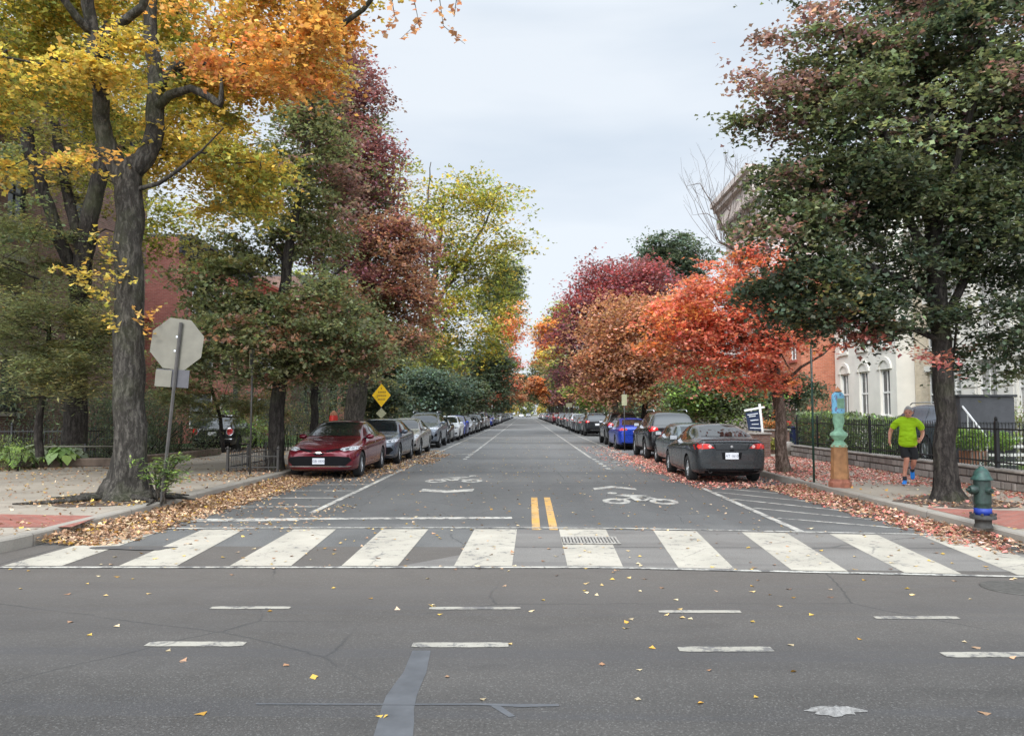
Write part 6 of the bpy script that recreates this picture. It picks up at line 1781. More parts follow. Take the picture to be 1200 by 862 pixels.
lob = [lobe(30, 50, 110, 90, 15.8, .8, .8, 'yellow', 'yelgreen', .5), lobe(48, 178, 62, 22, 12.6, .8, .22, 'yellow', 'gold', .3), lobe(275, 35, 115, 62, 14.0, .7, 1.1, 'gold', 'yellow', .35), lobe(335, 45, 75, 50, 13.2, .8, .7, 'gold', 'orange', .25), lobe(10, 60, 40, 60, 12.4, .8, .25, 'yellow', 'yelgreen', .3), lobe(265, 60, 90, 26, 11.9, .5, .55, 'gold', 'orange', .3), lobe(110, 60, 60, 60, 12.6, .3, .25, 'yellow', 'gold', .3), lobe(360, 20, 60, 22, 12.0, .5, .35, 'gold', 'orange', .3),
       lobe(262, 175, 76, 88, 14.6, 1, .62, 'yellow', 'yelgreen', .5), lobe(150, -130, 300, 100, 14.4, .6, .5, 'yellow', 'gold', .4), lobe(250, 110, 60, 40, 15.5, .8, .4, 'yellow', 'gold', .4), lobe(360, -70, 110, 80, 12.5, .9, .7, 'gold', 'yellow', .3), lobe(150, 70, 110, 90, 16.8, .7, .8, 'yelgreen', 'yellow', .5), lobe(250, 250, 45, 35, 15.3, .8, .16, 'yellow', 'yelgreen', .4),
       lobe(-120, 0, 140, 170, 13, .9, .6, 'yellow', 'yelgreen', .5)]
def sprigs(rng):
    P = []; N = []
    def fr(pts, n, sp, pal, dd):
        for _ in range(n):
            i = rng.randint(0, len(pts) - 1); f = rng.uniform(); a, b = pts[i], pts[i + 1]
            q = D(a[0] + (b[0] - a[0]) * f, a[1] + (b[1] - a[1]) * f, dd + rng.normal(0, .25)); P.append([q.x + rng.normal(0, sp), q.y, q.z + rng.normal(0, sp * .7)]); N.append(pal)
    fr([(150, 330), (128, 300), (108, 268)], 90, .10, 'yellow', 13.0); fr([(135, 325), (95, 320), (60, 312)], 80, .07, 'yellow', 12.9); fr([(120, 335), (128, 368), (130, 390)], 60, .06, 'yellow', 12.9)
    fr([(105, 300), (95, 330), (110, 345)], 60, .10, 'yellow', 13); fr([(160, 372), (175, 370), (186, 362)], 22, .06, 'gold', 12.95); fr([(150, 352), (170, 385), (178, 392)], 24, .05, 'gold', 12.95)
    fr([(45, 195), (90, 178), (135, 185)], 150, .09, 'gold', 12.6)
    for (a, b, c_) in (((480, -20), (492, 25), (470, 45)), ((505, -20), (520, 30), (545, 50)), ((455, -10), (462, 20), (450, 40)), ((520, -20), (540, 0), (530, 18))): fr([a, b, c_], 26, .05, 'brownor', 11.8)
    return np.array(P), np.array(N)
def sprout_trunks():
    out = []
    for (pts, r0) in ((((155, 335), (128, 300), (108, 268)), .014), (((150, 328), (95, 320), (60, 312)), .010), (((150, 330), (125, 340), (130, 385)), .009), (((155, 375), (175, 370), (186, 362)), .008)):
        out.append(([D(x, y, 13.05) for x, y in pts], [r0, r0 * .7, r0 * .3]))
    for pts in (((500, -70), (486, 0), (492, 25), (470, 45)), ((500, -70), (515, 0), (522, 32), (545, 52)), ((470, -40), (458, 0), (462, 22), (448, 42)), ((520, -40), (535, -5), (532, 20))):
        out.append(([D(x, y, 11.8) for x, y in pts], [.016, .010, .006, .003][:len(pts)]))
    return out
b = G(150, 585, .15); b.y = d
make_tree((D(150, 585, d).x, d, .12), lob, [main, lt, rt, lg, cu, sb, up, l3] + sprout_trunks(), 'huge old tree with forked trunk and yellow autumn leaves at the left kerb', 'bark_big', seed=11, nb=270, per=7, leaves=54, size=.10, spray=.25,
          kind='star', extra=sprigs, boughs=.16, flat=.4, lo=4.6, wood_r=.0055, jit=.24, name='street_tree')
# dark forked tree behind it
d = 20.5
T1 = trunk_px([(88, 520, .30), (90, 400, .26), (98, 300, .24), (118, 200, .20), (122, 120, .16), (125, 40, .13), (128, -60, .07)], d)
T2 = trunk_px([(92, 330, .18), (62, 260, .16), (40, 190, .15), (14, 120, .13), (-10, 40, .10), (-30, -40, .06)], d, [0, -.3, -.5, -.7, -.9, -1])
T3 = trunk_px([(96, 300, .15), (76, 215, .13), (66, 150, .12), (50, 90, .10), (45, 30, .08), (60, -40, .05)], d, [0, .4, .8, 1.2, 1.4, 1.6])
T4 = trunk_px([(40, 190, .09), (30, 110, .08), (10, 60, .06), (-30, 0, .04)], d)
lob = [lobe(60, 100, 120, 110, 22, 1, 1, 'olive', 'yelgreen', .5), lobe(160, 220, 90, 80, 23, 1, .6, 'olive', 'yelgreen', .5), lobe(200, 110, 80, 100, 24, 1, .7, 'yelgreen', 'olive', .5), lobe(0, 240, 90, 80, 19.5, .9, .45, 'green', 'olive', .4), lobe(100, -40, 200, 70, 21, .9, .7, 'yelgreen', 'yellow', .4)]
make_tree((D(88, 520, d).x, d, .12), lob, [T1, T2, T3, T4], 'dark-barked tree with several leaning limbs in the shaded yard at left', 'bark_dark', seed=21, nb=170, per=7, leaves=38, size=.13, spray=.32, kind='diamond', lo=3.5, boughs=.16, name='yard_tree')
# small layered tree in the left bed
d = 18.2
T1 = trunk_px([(47, 535, .10), (45, 490, .085), (55, 440, .07), (60, 390, .05), (50, 340, .03)], d)
T2 = trunk_px([(50, 470, .05), (90, 430, .04), (115, 395, .025)], d, [0, -.3, -.5])
lob = [lobe(55, 375, 85, 38, d - .8, 1, 1, 'sage', 'olive', .3), lobe(80, 430, 60, 30, d - 1.2, .9, .8, 'sage', 'olive', .5), lobe(10, 420, 60, 50, d, .9, .8, 'dkgreen', 'sage', .5), lobe(30, 290, 60, 50, d + 1.5, 1, .8, 'sage', 'olive', .3), lobe(110, 330, 35, 50, d + 2, .9, .4, 'sage', 'olive', .3)]
make_tree((D(47, 540, d).x, d, .15), lob, [T1, T2], 'small green tree with layered boughs in the left planting bed', 'bark_dark', seed=31, nb=130, per=7, leaves=44, size=.11, spray=.24, kind='long', flat=.22, lo=1.9, tilt=.35, name='small_tree')
d = 23.5
T1 = trunk_px([(262, 530, .07), (258, 490, .06), (250, 460, .05), (240, 430, .03)], d)
lob = [lobe(255, 462, 62, 26, d - .6, 1, 1, 'olive', 'sage', .6), lobe(215, 430, 40, 25, d, 1, .5, 'sage', 'olive', .4), lobe(300, 478, 30, 16, d - 1, .8, .3, 'olive', 'rust', .3)]
make_tree((D(262, 530, d).x, d, .15), lob, [T1], 'low drooping small tree over the driveway by the black hatchback', 'bark_dark', seed=33, nb=50, per=6, leaves=46, size=.11, spray=.22, kind='long', flat=.25, lo=1.5, tilt=.4, name='small_tree')
# green and rust maple behind the tree guard
d = 20.6
T1 = trunk_px([(322, 556, .28), (323, 535, .215), (325, 480, .19), (330, 420, .18), (332, 350, .16), (334, 310, .14), (343, 270, .11), (352, 220, .085), (362, 150, .05), (368, 100, .03)], d)
T2 = trunk_px([(334, 315, .08), (315, 270, .06), (300, 215, .045), (290, 170, .025)], d, [0, .2, .4, .6])
T3 = trunk_px([(331, 380, .07), (370, 340, .05), (405, 310, .03)], d, [0, -.4, -.8]); T4 = trunk_px([(330, 400, .07), (280, 360, .05), (240, 340, .03)], d, [0, -.3, -.6])
lob = [lobe(300, 400, 92, 62, d - .4, .9, 1.25, 'sage', 'rust', .22), lobe(270, 330, 62, 42, d, .9, .6, 'sage', 'olive', .4), lobe(385, 400, 62, 75, d - .3, .9, 1.0, 'sage', 'rust', .42), lobe(310, 240, 52, 70, d + .6, .9, .55, 'sage', 'rust', .25), lobe(370, 210, 42, 100, d + .8, 1, .75, 'sage', 'mauve', .35),
       lobe(375, 110, 34, 55, d + .8, 1, .5, 'sage', 'mauve', .4), lobe(340, 460, 80, 30, d + .2, .9, .45, 'sage', 'olive', .4), lobe(240, 390, 34, 50, d, .9, .4, 'sage', 'rust', .2)]
make_tree((D(322, 556, d).x, d, .12), lob, [T1, T2, T3, T4], 'green maple with rust tinted tips standing in the hooped tree guard', 'bark_dark', seed=41, nb=300, per=7, leaves=36, size=.115, spray=.24, kind='star', flat=.35, lo=2.6, name='maple_tree')
# thin dark tree and its neighbour
d = 25.5
T1 = trunk_px([(367, 530, .14), (368, 470, .12), (370, 420, .10), (374, 360, .07), (380, 300, .04)], d)
lob = [lobe(370, 400, 60, 42, d, .8, 1, 'dkgreen', 'green', .5), lobe(385, 340, 50, 40, d, .8, 1, 'green', 'mauve', .3)]
make_tree((D(367, 520, d).x, d, .12), lob, [T1], 'slender dark tree close behind the maple with the tree guard', 'bark_dark', seed=43, nb=45, per=6, leaves=34, size=.13, spray=.3, kind='star', lo=3.0, name='maple_tree')
# tall burgundy maple with leaning grey trunk
d = 29.5
T1 = trunk_px([(412, 530, .45), (414, 500, .38), (420, 450, .36), (428, 400, .30), (432, 340, .25), (425, 270, .19), (415, 190, .13), (404, 110, .07), (400, 60, .03)], d)
T2 = trunk_px([(428, 405, .17), (455, 350, .13), (470, 290, .09), (465, 240, .05)], d, [0, -.2, -.4, -.6]); T3 = trunk_px([(430, 380, .15), (400, 320, .11), (385, 240, .07)], d, [0, .3, .6])
lob = [lobe(395, 110, 46, 58, d, 1, .9, 'burg', 'mauve', .35), lobe(418, 190, 46, 62, d - .4, 1, 1, 'burg', 'sage', .34), lobe(400, 260, 62, 60, d, .9, .7, 'sage', 'burg', .45), lobe(452, 300, 46, 62, d - .6, 1, .9, 'rust', 'burg', .5),
       lobe(478, 345, 34, 42, d - 1, 1, .7, 'rust', 'crimson', .30), lobe(450, 400, 56, 55, d - .8, 1, .9, 'rust', 'sage', .5), lobe(490, 415, 26, 35, d - 1, 1, .4, 'rust', 'brownor', .5), lobe(365, 120, 26, 45, d, 1, .4, 'sage', 'burg', .4), lobe(398, 55, 20, 24, d, 1, .25, 'mauve', 'burg', .6)]
make_tree((D(412, 528, d).x, d, .10), lob, [T1, T2, T3], 'tall burgundy maple with leaning grey trunk behind the second parked sedan', 'bark_mid', seed=51, nb=400, per=7, leaves=28, size=.14, spray=.30, kind='star', flat=.38, lo=4.1, name='maple_tree')
# tall yellow-green tree
d = 54
T1 = trunk_px([(503, 498, .42), (502, 450, .36), (500, 400, .30), (505, 350, .24), (515, 290, .16), (520, 230, .08)], d)
T2 = trunk_px([(501, 390, .20), (475, 320, .14), (465, 250, .09), (470, 190, .04)], d); T3 = trunk_px([(502, 370, .2), (540, 310, .14), (570, 260, .08), (585, 220, .04)], d); T4 = trunk_px([(503, 350, .12), (498, 270, .08), (505, 190, .03)], d)
lob = [lobe(470, 230, 34, 62, d, 1, .55, 'yelg2', 'yel2', .45), lobe(555, 262, 54, 62, d - 1, 1, 1.1, 'yelg2', 'yel2', .35), lobe(575, 330, 34, 45, d - 1, 1, .6, 'green', 'yelg2', .5), lobe(560, 375, 46, 38, d - 2, 1, .9, 'yel2', 'yelg2', .55), lobe(518, 330, 40, 50, d, 1, .6, 'yelg2', 'green', .4),
       lobe(520, 400, 44, 40, d - 2, 1, .8, 'yelg2', 'green', .5), lobe(500, 255, 30, 40, d, .8, .12, 'yelg2', 'yel2', .4), lobe(440, 330, 34, 50, d, 1, .4, 'yelg2', 'green', .5)]
make_tree((D(503, 498, d).x, d, .1), lob, [T1, T2, T3, T4], 'tall airy yellow green tree above the left parked cars', 'bark_mid', seed=61, nb=200, per=6, leaves=21, size=.24, spray=.55, kind='star', flat=.5, lo=3.5, wood_r=.011, twig_step=1.3, name='tall_tree')
# left understory, evergreens and the trees further down the street
def simple(px, py, rx, ry, d, pal, pal2, fr, label, seed, nb=60, per=5, lv=20, size=None, kindn='maple_tree', wood='bark_dark', kind='diamond', top=True, basepx=None, trunk_r=None, lo=None, lobes=None, group=None, depth=1.0, trunk_y=None, flat=.45):
    rs_ = random.Random(seed); bx_ = basepx or px; c = D(px, py, d); k = d / 900; base = Vector((D(bx_, py, d).x, d, .1))
    R0 = (rx + ry) / 2 * k; r0 = trunk_r or (.06 + .035 * R0)
    T = ([base, base.lerp(Vector((c.x, d, c.z)), .4) + Vector((rs_.uniform(-.1, .1), 0, 0)), Vector((c.x, d, c.z)), Vector((c.x + rs_.uniform(-.3, .3), d, c.z + ry * k * .7))], [r0 * 1.25, r0 * .9, r0 * .55, r0 * .12])
    if lobes is None:
        lobes = []
        for i in range(7):
            a = 2 * PI * i / 7 + rs_.uniform(-.4, .4); q = rs_.uniform(.35, .6)
            lobes.append(lobe(px + rx * q * math.cos(a), py + ry * q * math.sin(a), rx * rs_.uniform(.42, .6), ry * rs_.uniform(.42, .6), d + rs_.uniform(-.4, .4) * R0, depth, rs_.uniform(.7, 1.3), pal, pal2, fr * rs_.uniform(.6, 1.4)))
    return make_tree(tuple(base), lobes, [T], label, wood, seed=seed, nb=nb, per=per, leaves=lv, size=size or max(.12, .0042 * d + .02), spray=.13 * R0 + .12, kind=kind, lo=lo if lo is not None else 2.4, wood_r=.012, twig_step=max(.8, R0 * .3), name=kindn, group=group, boughs=.22, flat=flat)
simple(505, 458, 46, 30, 45, 'bluegreen', 'green', .3, 'rounded blue green evergreen just above the fourth and fifth left cars', 71, 110, 6, 30, .17, 'evergreen_tree', lo=1.2)
simple(440, 462, 40, 26, 36, 'dkgreen', 'olive', .3, 'dark low tree behind the yellow diamond sign', 72, 70, 6, 30, .15, 'evergreen_tree', lo=1.0)
simple(455, 440, 40, 40, 70, 'dkgreen', 'green', .4, 'dark green tree under the tall airy yellow green tree', 73, 90, 6, 22, .26, lo=1.5)
simple(572, 438, 34, 44, 84, 'dkgreen', 'green', .3, 'dark green tree between the yellow green tree and the salmon red maple', 74, 120, 6, 22, .32, basepx=540, lo=2)
simple(597, 438, 18, 42, 98, 'orange', 'red', .5, 'salmon red maple leaning over the far left cars', 75, 90, 6, 18, .34, basepx=550, lobes=[lobe(592, 450, 20, 14, 96, 1, 1, 'brownor', 'red', .4), lobe(598, 425, 9, 22, 98, 1, .8, 'red', 'orange', .4), lobe(577, 455, 16, 12, 95, 1, .6, 'brownor', 'pinkred', .5), lobe(600, 375, 12, 28, 99, 1, .5, 'orange', 'red', .5), lobe(590, 398, 14, 18, 99, 1, .3, 'yelgreen', 'orange', .5)])
simple(585, 345, 26, 50, 108, 'green', 'yelgreen', .4, 'tall green tree rising behind the salmon red maple', 76, 110, 6, 18, .42, 'tall_tree', lo=4, basepx=555)
simple(548, 462, 26, 22, 66, 'green', 'dkgreen', .5, 'bushy green tree above the blue sedan of the left row', 77, 60, 6, 22, .24, lo=1.2, basepx=517)
# right side
d = 13.5
T1 = trunk_px([(1111, 590, .32), (1110, 572, .205), (1109, 520, .172), (1107, 460, .163), (1104, 400, .155), (1098, 330, .145), (1092, 260, .135), (1088, 180, .11), (1085, 90, .08), (1090, 0, .05), (1095, -100, .025)], d)
T2 = trunk_px([(1098, 330, .09), (1070, 270, .08), (1045, 200, .065), (1030, 130, .05), (1010, 60, .03)], d, [0, -.3, -.5, -.8, -1]); T3 = trunk_px([(1102, 380, .08), (1140, 310, .07), (1175, 240, .055), (1200, 160, .035)], d, [0, .2, .5, .8])
T4 = trunk_px([(1100, 350, .07), (1040, 320, .055), (985, 300, .04), (930, 285, .025)], d, [0, -.4, -.8, -1]); T5 = trunk_px([(1094, 280, .07), (1120, 200, .06), (1140, 120, .045), (1150, 40, .03)], d, [0, -.5, -.9, -1.2])
T6 = trunk_px([(1103, 395, .055), (1070, 385, .045), (1035, 385, .03), (1010, 395, .018)], d, [0, -.2, -.3, -.4])
lob = [lobe(1060, 130, 130, 110, d - .4, .9, 1.3, 'green', 'mauve', .36), lobe(1140, 60, 130, 110, d, .9, 1.2, 'dkgreen', 'mauve', .38), lobe(950, 60, 62, 58, d - .5, .9, .8, 'green', 'mauve', .55), lobe(930, 130, 60, 42, d - .6, .9, .8, 'green', 'mauve', .55), lobe(895, 105, 42, 28, d - .7, .9, .45, 'mauve', 'pinkred', .4),
       lobe(985, 210, 85, 62, d - .4, .9, 1.3, 'dkgreen', 'green', .4), lobe(1080, 260, 105, 72, d + .2, .9, 1.2, 'dkgreen', 'green', .45), lobe(1180, 240, 95, 92, d + .2, .9, 1.1, 'dkgreen', 'green', .35), lobe(915, 262, 60, 36, d - .7, .9, 2.2, 'green', 'mauve', .5), lobe(945, 215, 50, 40, d - .6, .9, 1.4, 'green', 'mauve', .4), lobe(960, 335, 85, 45, d - .5, .9, 1.8, 'dkgreen', 'olive', .25),
       lobe(1060, 365, 72, 38, d, .9, 1.2, 'dkgreen', 'green', .4), lobe(1150, 380, 78, 52, d, .9, 1.1, 'dkgreen', 'rust', .28), lobe(1030, 408, 38, 22, d - .5, .7, .30, 'pinkred', 'rust', .35), lobe(1085, 405, 26, 20, d - .6, .7, .16, 'pinkred', 'rust', .4), lobe(1000, 380, 40, 20, d - .5, .8, .3, 'green', 'pinkred', .4),
       lobe(1100, -120, 230, 110, d, .8, 1.1, 'green', 'mauve', .3), lobe(1290, 200, 130, 220, d, .8, .9, 'dkgreen', 'green', .3), lobe(1250, 420, 60, 40, d, .9, .3, 'green', 'rust', .4), lobe(1140, 442, 50, 16, d - .3, .7, .3, 'rust', 'green', .4)]
make_tree((D(1110, 590, d).x, d, .12), lob, [T1, T2, T3, T4, T5, T6], 'large dark green maple with purplish tips at the right kerb beside the hydrant', 'bark_dark', seed=81, nb=620, per=7, leaves=44, size=.092, spray=.21, kind='star', flat=.36, lo=2.25, boughs=.15, name='maple_tree', jit=.26)
# red maple
d = 20.0
T1 = trunk_px([(918, 556, .22), (917, 535, .155), (914, 480, .14), (908, 430, .13), (900, 395, .10), (885, 350, .07), (868, 310, .045), (850, 270, .026), (832, 235, .010)], d)
T2 = trunk_px([(909, 425, .09), (925, 380, .07), (935, 330, .05), (938, 290, .03)], d, [0, .2, .4, .5]); T3 = trunk_px([(904, 405, .07), (860, 395, .06), (820, 385, .04), (780, 378, .025)], d, [0, -.4, -.7, -1]); T4 = trunk_px([(898, 385, .05), (895, 330, .04), (905, 280, .025)], d, [0, -.2, -.3])
T5 = trunk_px([(911, 455, .05), (940, 430, .04), (965, 415, .025)], d, [0, -.2, -.4]); T6 = trunk_px([(900, 395, .05), (850, 405, .035), (800, 412, .02)], d, [0, -.6, -1])
bare = []
for pts in (((850, 270), (838, 240), (815, 225)), ((850, 270), (860, 225), (862, 190)), ((868, 310), (845, 262), (845, 215)), ((832, 235), (822, 215), (805, 218)), ((895, 330), (885, 260), (880, 205)), ((905, 280), (908, 235), (915, 205)), ((868, 310), (880, 250), (895, 215)), ((860, 225), (872, 205), (885, 195)), ((845, 262), (828, 250), (812, 252))):
    bare.append(([D(x, y, d) for x, y in pts], [.016, .010, .004]))
rb2 = random.Random(4)
for q_ in range(34):
    ex, ey = rb2.uniform(795, 930), rb2.uniform(180, 275); bx0 = min(((850, 300), (868, 318), (888, 335), (905, 300)), key=lambda p: abs(p[0] - 858 - (ex - 858) * .45)); mxp, myp = bx0[0] * .45 + ex * .55 + rb2.uniform(-6, 6), bx0[1] * .5 + ey * .5
    dz_ = rb2.uniform(-.5, .5); bare.append(([D(bx0[0], bx0[1], d), D(mxp, myp, d + dz_ * .5), D(ex, ey, d + dz_)], [.010, .007, .003]))
    for t_ in range(4):
        f = rb2.uniform(.3, .95); x_, y_ = mxp + (ex - mxp) * f, myp + (ey - myp) * f; bare.append(([D(x_, y_, d + dz_ * f), D(x_ + rb2.uniform(-14, 14), y_ - rb2.uniform(8, 24), d + dz_)], [.005, .0022]))
for pts in (((850, 270), (838, 240), (815, 225)), ((850, 270), (860, 225), (862, 190)), ((868, 310), (845, 262), (845, 215)), ((895, 330), (885, 260), (880, 205)), ((905, 280), (908, 235), (915, 205)), ((868, 310), (880, 250), (895, 215))):
    for q_ in range(14):
        f = rb2.uniform(.15, .95); a_, b_ = (pts[0], pts[1]) if f < .5 else (pts[1], pts[2]); g_ = (f * 2) % 1; x_, y_ = a_[0] + (b_[0] - a_[0]) * g_, a_[1] + (b_[1] - a_[1]) * g_
        s_ = rb2.choice((-1, 1)); l_ = rb2.uniform(9, 24); bare.append(([D(x_, y_, d), D(x_ + s_ * l_ * .45, y_ - l_ * .6, d + rb2.uniform(-.2, .2)), D(x_ + s_ * l_ * .6, y_ - l_ * 1.3, d + rb2.uniform(-.4, .4))], [.007, .005, .003]))
lob = [lobe(800, 375, 52, 24, d - .8, .9, .8, 'red', 'orange', .4), lobe(845, 350, 50, 34, d - .4, .9, 1, 'red', 'orange', .3), lobe(870, 392, 72, 30, d - .6, .9, 1.1, 'red', 'orange', .25), lobe(925, 350, 44, 36, d, .9, .6, 'red', 'pinkred', .4), lobe(860, 312, 40, 26, d, .9, .35, 'red', 'orange', .4), lobe(900, 305, 40, 30, d, .9, .4, 'red', 'pinkred', .4),
       lobe(770, 395, 30, 18, d - 1, .9, .35, 'orange', 'red', .5), lobe(835, 432, 50, 18, d - .6, .9, .6, 'red', 'orange', .3), lobe(925, 425, 40, 30, d - .2, .9, .35, 'red', 'orange', .15), lobe(965, 392, 26, 18, d - .3, .9, .3, 'red', 'pinkred', .3), lobe(888, 450, 40, 16, d - .4, .9, .4, 'red', 'orange', .3)]
make_tree((D(917, 556, d).x, d, .12), lob, [T1, T2, T3, T4, T5, T6] + bare, 'bright red maple with bare upper twigs beside the charcoal coupe', 'bark_red', seed=91, nb=165, per=6, leaves=27, size=.11, spray=.22, kind='star', flat=.35, lo=2.3, name='maple_tree', boughs=.2)
# green tree between
simple(835, 458, 56, 40, 31, 'green', 'lime', .3, 'green small tree under the red maple canopy behind the black suv', 101, 120, 6, 32, .14, 'small_tree', lo=.9)
simple(915, 462, 40, 28, 34, 'dkgreen', 'green', .3, 'dark green bushy tree behind the planter and yard sign', 102, 70, 6, 28, .15, 'small_tree', lo=.8)
# orange-brown maple
simple(755, 412, 74, 62, 42, 'brownor', 'rust', .4, 'orange brown maple over the blue sedan and black suvs', 103, 230, 6, 30, .19, 'maple_tree', 'bark_dark', 'star', basepx=752, lo=2.6, lobes=[
    lobe(740, 380, 52, 36, 42, 1, 1, 'brownor', 'rust', .35), lobe(775, 370, 46, 30, 43, 1, .8, 'brownor', 'orange', .4), lobe(715, 430, 36, 30, 41, 1, .8, 'brownor', 'rust', .3), lobe(760, 430, 56, 36, 41, 1, 1, 'rust', 'brownor', .5), lobe(800, 405, 30, 30, 42, 1, .5, 'rust', 'brownor', .5), lobe(745, 462, 56, 18, 41, 1, .7, 'rust', 'olive', .3), lobe(790, 475, 26, 12, 38, 1, .3, 'brownor', 'yellow', .3)])
# crimson tall maple
simple(712, 370, 66, 74, 64, 'crimson', 'burg', .45, 'tall crimson and burgundy maple on the right side of the street', 104, 300, 6, 26, .26, 'maple_tree', 'bark_dark', 'star', basepx=722, lo=3, lobes=[
    lobe(725, 330, 46, 32, 64, 1, 1, 'crimson', 'burg', .45), lobe(765, 325, 30, 26, 65, 1, .6, 'crimson', 'burg', .4), lobe(700, 365, 38, 34, 63, 1, 1, 'crimson', 'burg', .5), lobe(676, 405, 34, 32, 62, 1, .9, 'burg', 'crimson', .35), lobe(720, 400, 46, 40, 64, 1, .9, 'burg', 'dkgreen', .35), lobe(668, 432, 24, 18, 62, 1, .5, 'burg', 'dkgreen', .4), lobe(760, 370, 40, 40, 66, 1, .7, 'crimson', 'rust', .4)])
simple(790, 302, 44, 30, 88, 'dkgreen', 'bluegreen', .4, 'dark green crown rising behind the crimson maple', 105, 130, 6, 22, .34, 'tall_tree', 'bark_dark', 'diamond', basepx=792, lo=6)
simple(790, 400, 50, 60, 76, 'dkgreen', 'green', .3, 'dark green tree filling the gap behind the orange brown maple', 106, 90, 6, 20, .34, lo=2)
simple(640, 400, 17, 30, 150, 'orange', 'gold', .4, 'orange topped maple far down the right side of the street', 107, 90, 6, 20, .42, basepx=661, lo=3, kind='star')
simple(632, 452, 13, 13, 132, 'orange', 'brownor', .4, 'small orange maple low over the far right cars', 108, 60, 5, 18, .36, basepx=667, lo=2.5)
simple(655, 385, 18, 34, 185, 'yelgreen', 'green', .4, 'pale yellow green tree behind the far orange maple', 109, 80, 6, 18, .6, 'tall_tree', lo=4)
simple(692, 458, 28, 18, 78, 'yelgreen', 'lime', .5, 'lime and yellow small tree beyond the dark grey suv', 110, 80, 6, 18, .26, 'small_tree', lo=1.5, basepx=702)
simple(664, 462, 14, 14, 112, 'burg', 'rust', .4, 'small burgundy tree left of the lime and yellow small tree', 111, 50, 5, 16, .34, 'small_tree', lo=1.5, basepx=676)
simple(640, 440, 24, 34, 200, 'green', 'olive', .4, 'green tree far down the right behind the small orange maple', 112, 70, 6, 18, .7, lo=2, basepx=650)
simple(605, 452, 20, 22, 160, 'green', 'dkgreen', .4, 'green tree far down the left beyond the salmon red maple', 113, 70, 6, 18, .5, lo=2, basepx=573)
simple(598, 462, 18, 16, 130, 'olive', 'brownor', .4, 'olive brown tree low over the far left cars', 114, 60, 6, 18, .4, lo=1.6, basepx=564)
# background rows: a few source trees copied behind the houses' front yards
gp = 'trees further down the avenue'
cp = []
for i, (pal, pal2, nm) in enumerate((('green', 'yelgreen', 'green'), ('brownor', 'orange', 'orange brown'), ('dkgreen', 'green', 'dark green'), ('olive', 'yellow', 'olive yellow'))):
    rs_ = random.Random(200 + i); L = []
    for j in range(8):
        a = 2 * PI * j / 8; q = rs_.uniform(1.2, 2.6); L.append((q * math.cos(a), q * math.sin(a) + 240, 7.5 + rs_.uniform(-2, 2.4), rs_.uniform(1.8, 2.6), rs_.uniform(1.8, 2.6), rs_.uniform(1.5, 2.2), 1, pal, pal2, .35))
    T = ([Vector((0, 240, .1)), Vector((.1, 240, 3)), Vector((0, 240, 6.5)), Vector((.1, 240, 9.5))], [.26, .2, .13, .03])
    t_ = make_tree((0, 240, .1), L, [T], f'{nm} street tree beside the far left kerb, near the vanishing point', 'bark_dark', seed=210 + i, nb=90, per=6, leaves=20, size=.42, spray=.6, kind='diamond', lo=2.2, wood_r=.012, twig_step=1.3, name='street_tree', group=gp)
    cp.append((t_, nm))
rs_ = random.Random(77); first_used = [False] * 4
spots = []
for k in range(10): spots.append((-7.4, 112 + k * 16.5, 'left'))
for k in range(9): spots.append((7.4, 122 + k * 16.5, 'right'))
for k in range(7): spots.append((-13.5 - rs_.uniform(0, 2), 60 + k * 24, 'left back'))
for k in range(7): spots.append((13.5 + rs_.uniform(0, 2), 68 + k * 24, 'right back'))
cnt = {}
for n_, (x, y, side) in enumerate(spots):
    i = rs_.randrange(4); t_, nm = cp[i]; cnt[side] = cnt.get(side, 0) + 1
    lab = f'{nm} tree, {ORD[cnt[side]]} in the far line along the {side.split()[0]} ' + ('kerb' if ' ' not in side else 'house fronts')
    if not first_used[i]:
        t_.location = (x, y, .1); t_['label'] = lab; t_.rotation_euler = (0, 0, rs_.uniform(0, 6)); first_used[i] = True; s_ = rs_.uniform(.9, 1.2); t_.scale = (s_,) * 3
    else: dup(t_, (x, y, .1), rs_.uniform(0, 6.28), lab, gp, scale=rs_.uniform(.85, 1.25))
for i in range(4):
    if not first_used[i]: cp[i][0].location = (-16, 215 + 8 * i, .1); cp[i][0]['label'] = f'{cp[i][1]} tree tucked behind the far left houses'
for j, (x, y) in enumerate(((-16, 335), (-9, 342), (9, 340), (16, 336), (1, 352), (-3, 360))):
    t_, nm = cp[(j * 3 + 1) % 4]; dup(t_, (x, y, .1), j * 1.3, f'{nm} tree closing the view at the end of the street, {ORD[j + 1]} from the left', gp, scale=1.25)

# ================================================================== SHRUBS, HEDGES, PLANTS
def sh(px, d, rx, ry, h, pal, label, seed, **k):
    return shrub(k.pop('name', 'shrub'), (D(px, 500, d).x, d, .15), rx, ry, h, pal, label, seed=seed, **k)
shrub('hedge', (10.3, 23.4, .15), 1.75, .45, 1.40, 'green', 'glossy laurel hedge behind the fence beside the jogger', 'hedge', 302, 6000, .13, 'long', pal2='lime', frac=.4, box=True, rz=R(90), mat='leaf_gloss')
shrub('hedge', (10.25, 26.6, .15), 1.4, .45, 1.5, 'green', 'glossy laurel hedge at the far end of the fence by the bin', 'hedge', 303, 5200, .13, 'long', pal2='lime', frac=.4, box=True, rz=R(90), mat='leaf_gloss')
sh(962, 29.5, 1.1, .9, 2.3, 'dkgreen', 'dark conical conifer before the orange brick wall', 304, name='conifer', n=2600, size=.11, pal2='green')
sh(925, 30.5, 1.3, .8, 1.7, 'dkgreen', 'dark dense shrub behind the navy bin', 305, n=2200, size=.10, pal2='green')
sh(918, 31.5, .8, .6, 1.9, 'mauve', 'purple leaved shrub behind the red maple trunk', 306, n=1500, size=.10, pal2='burg')
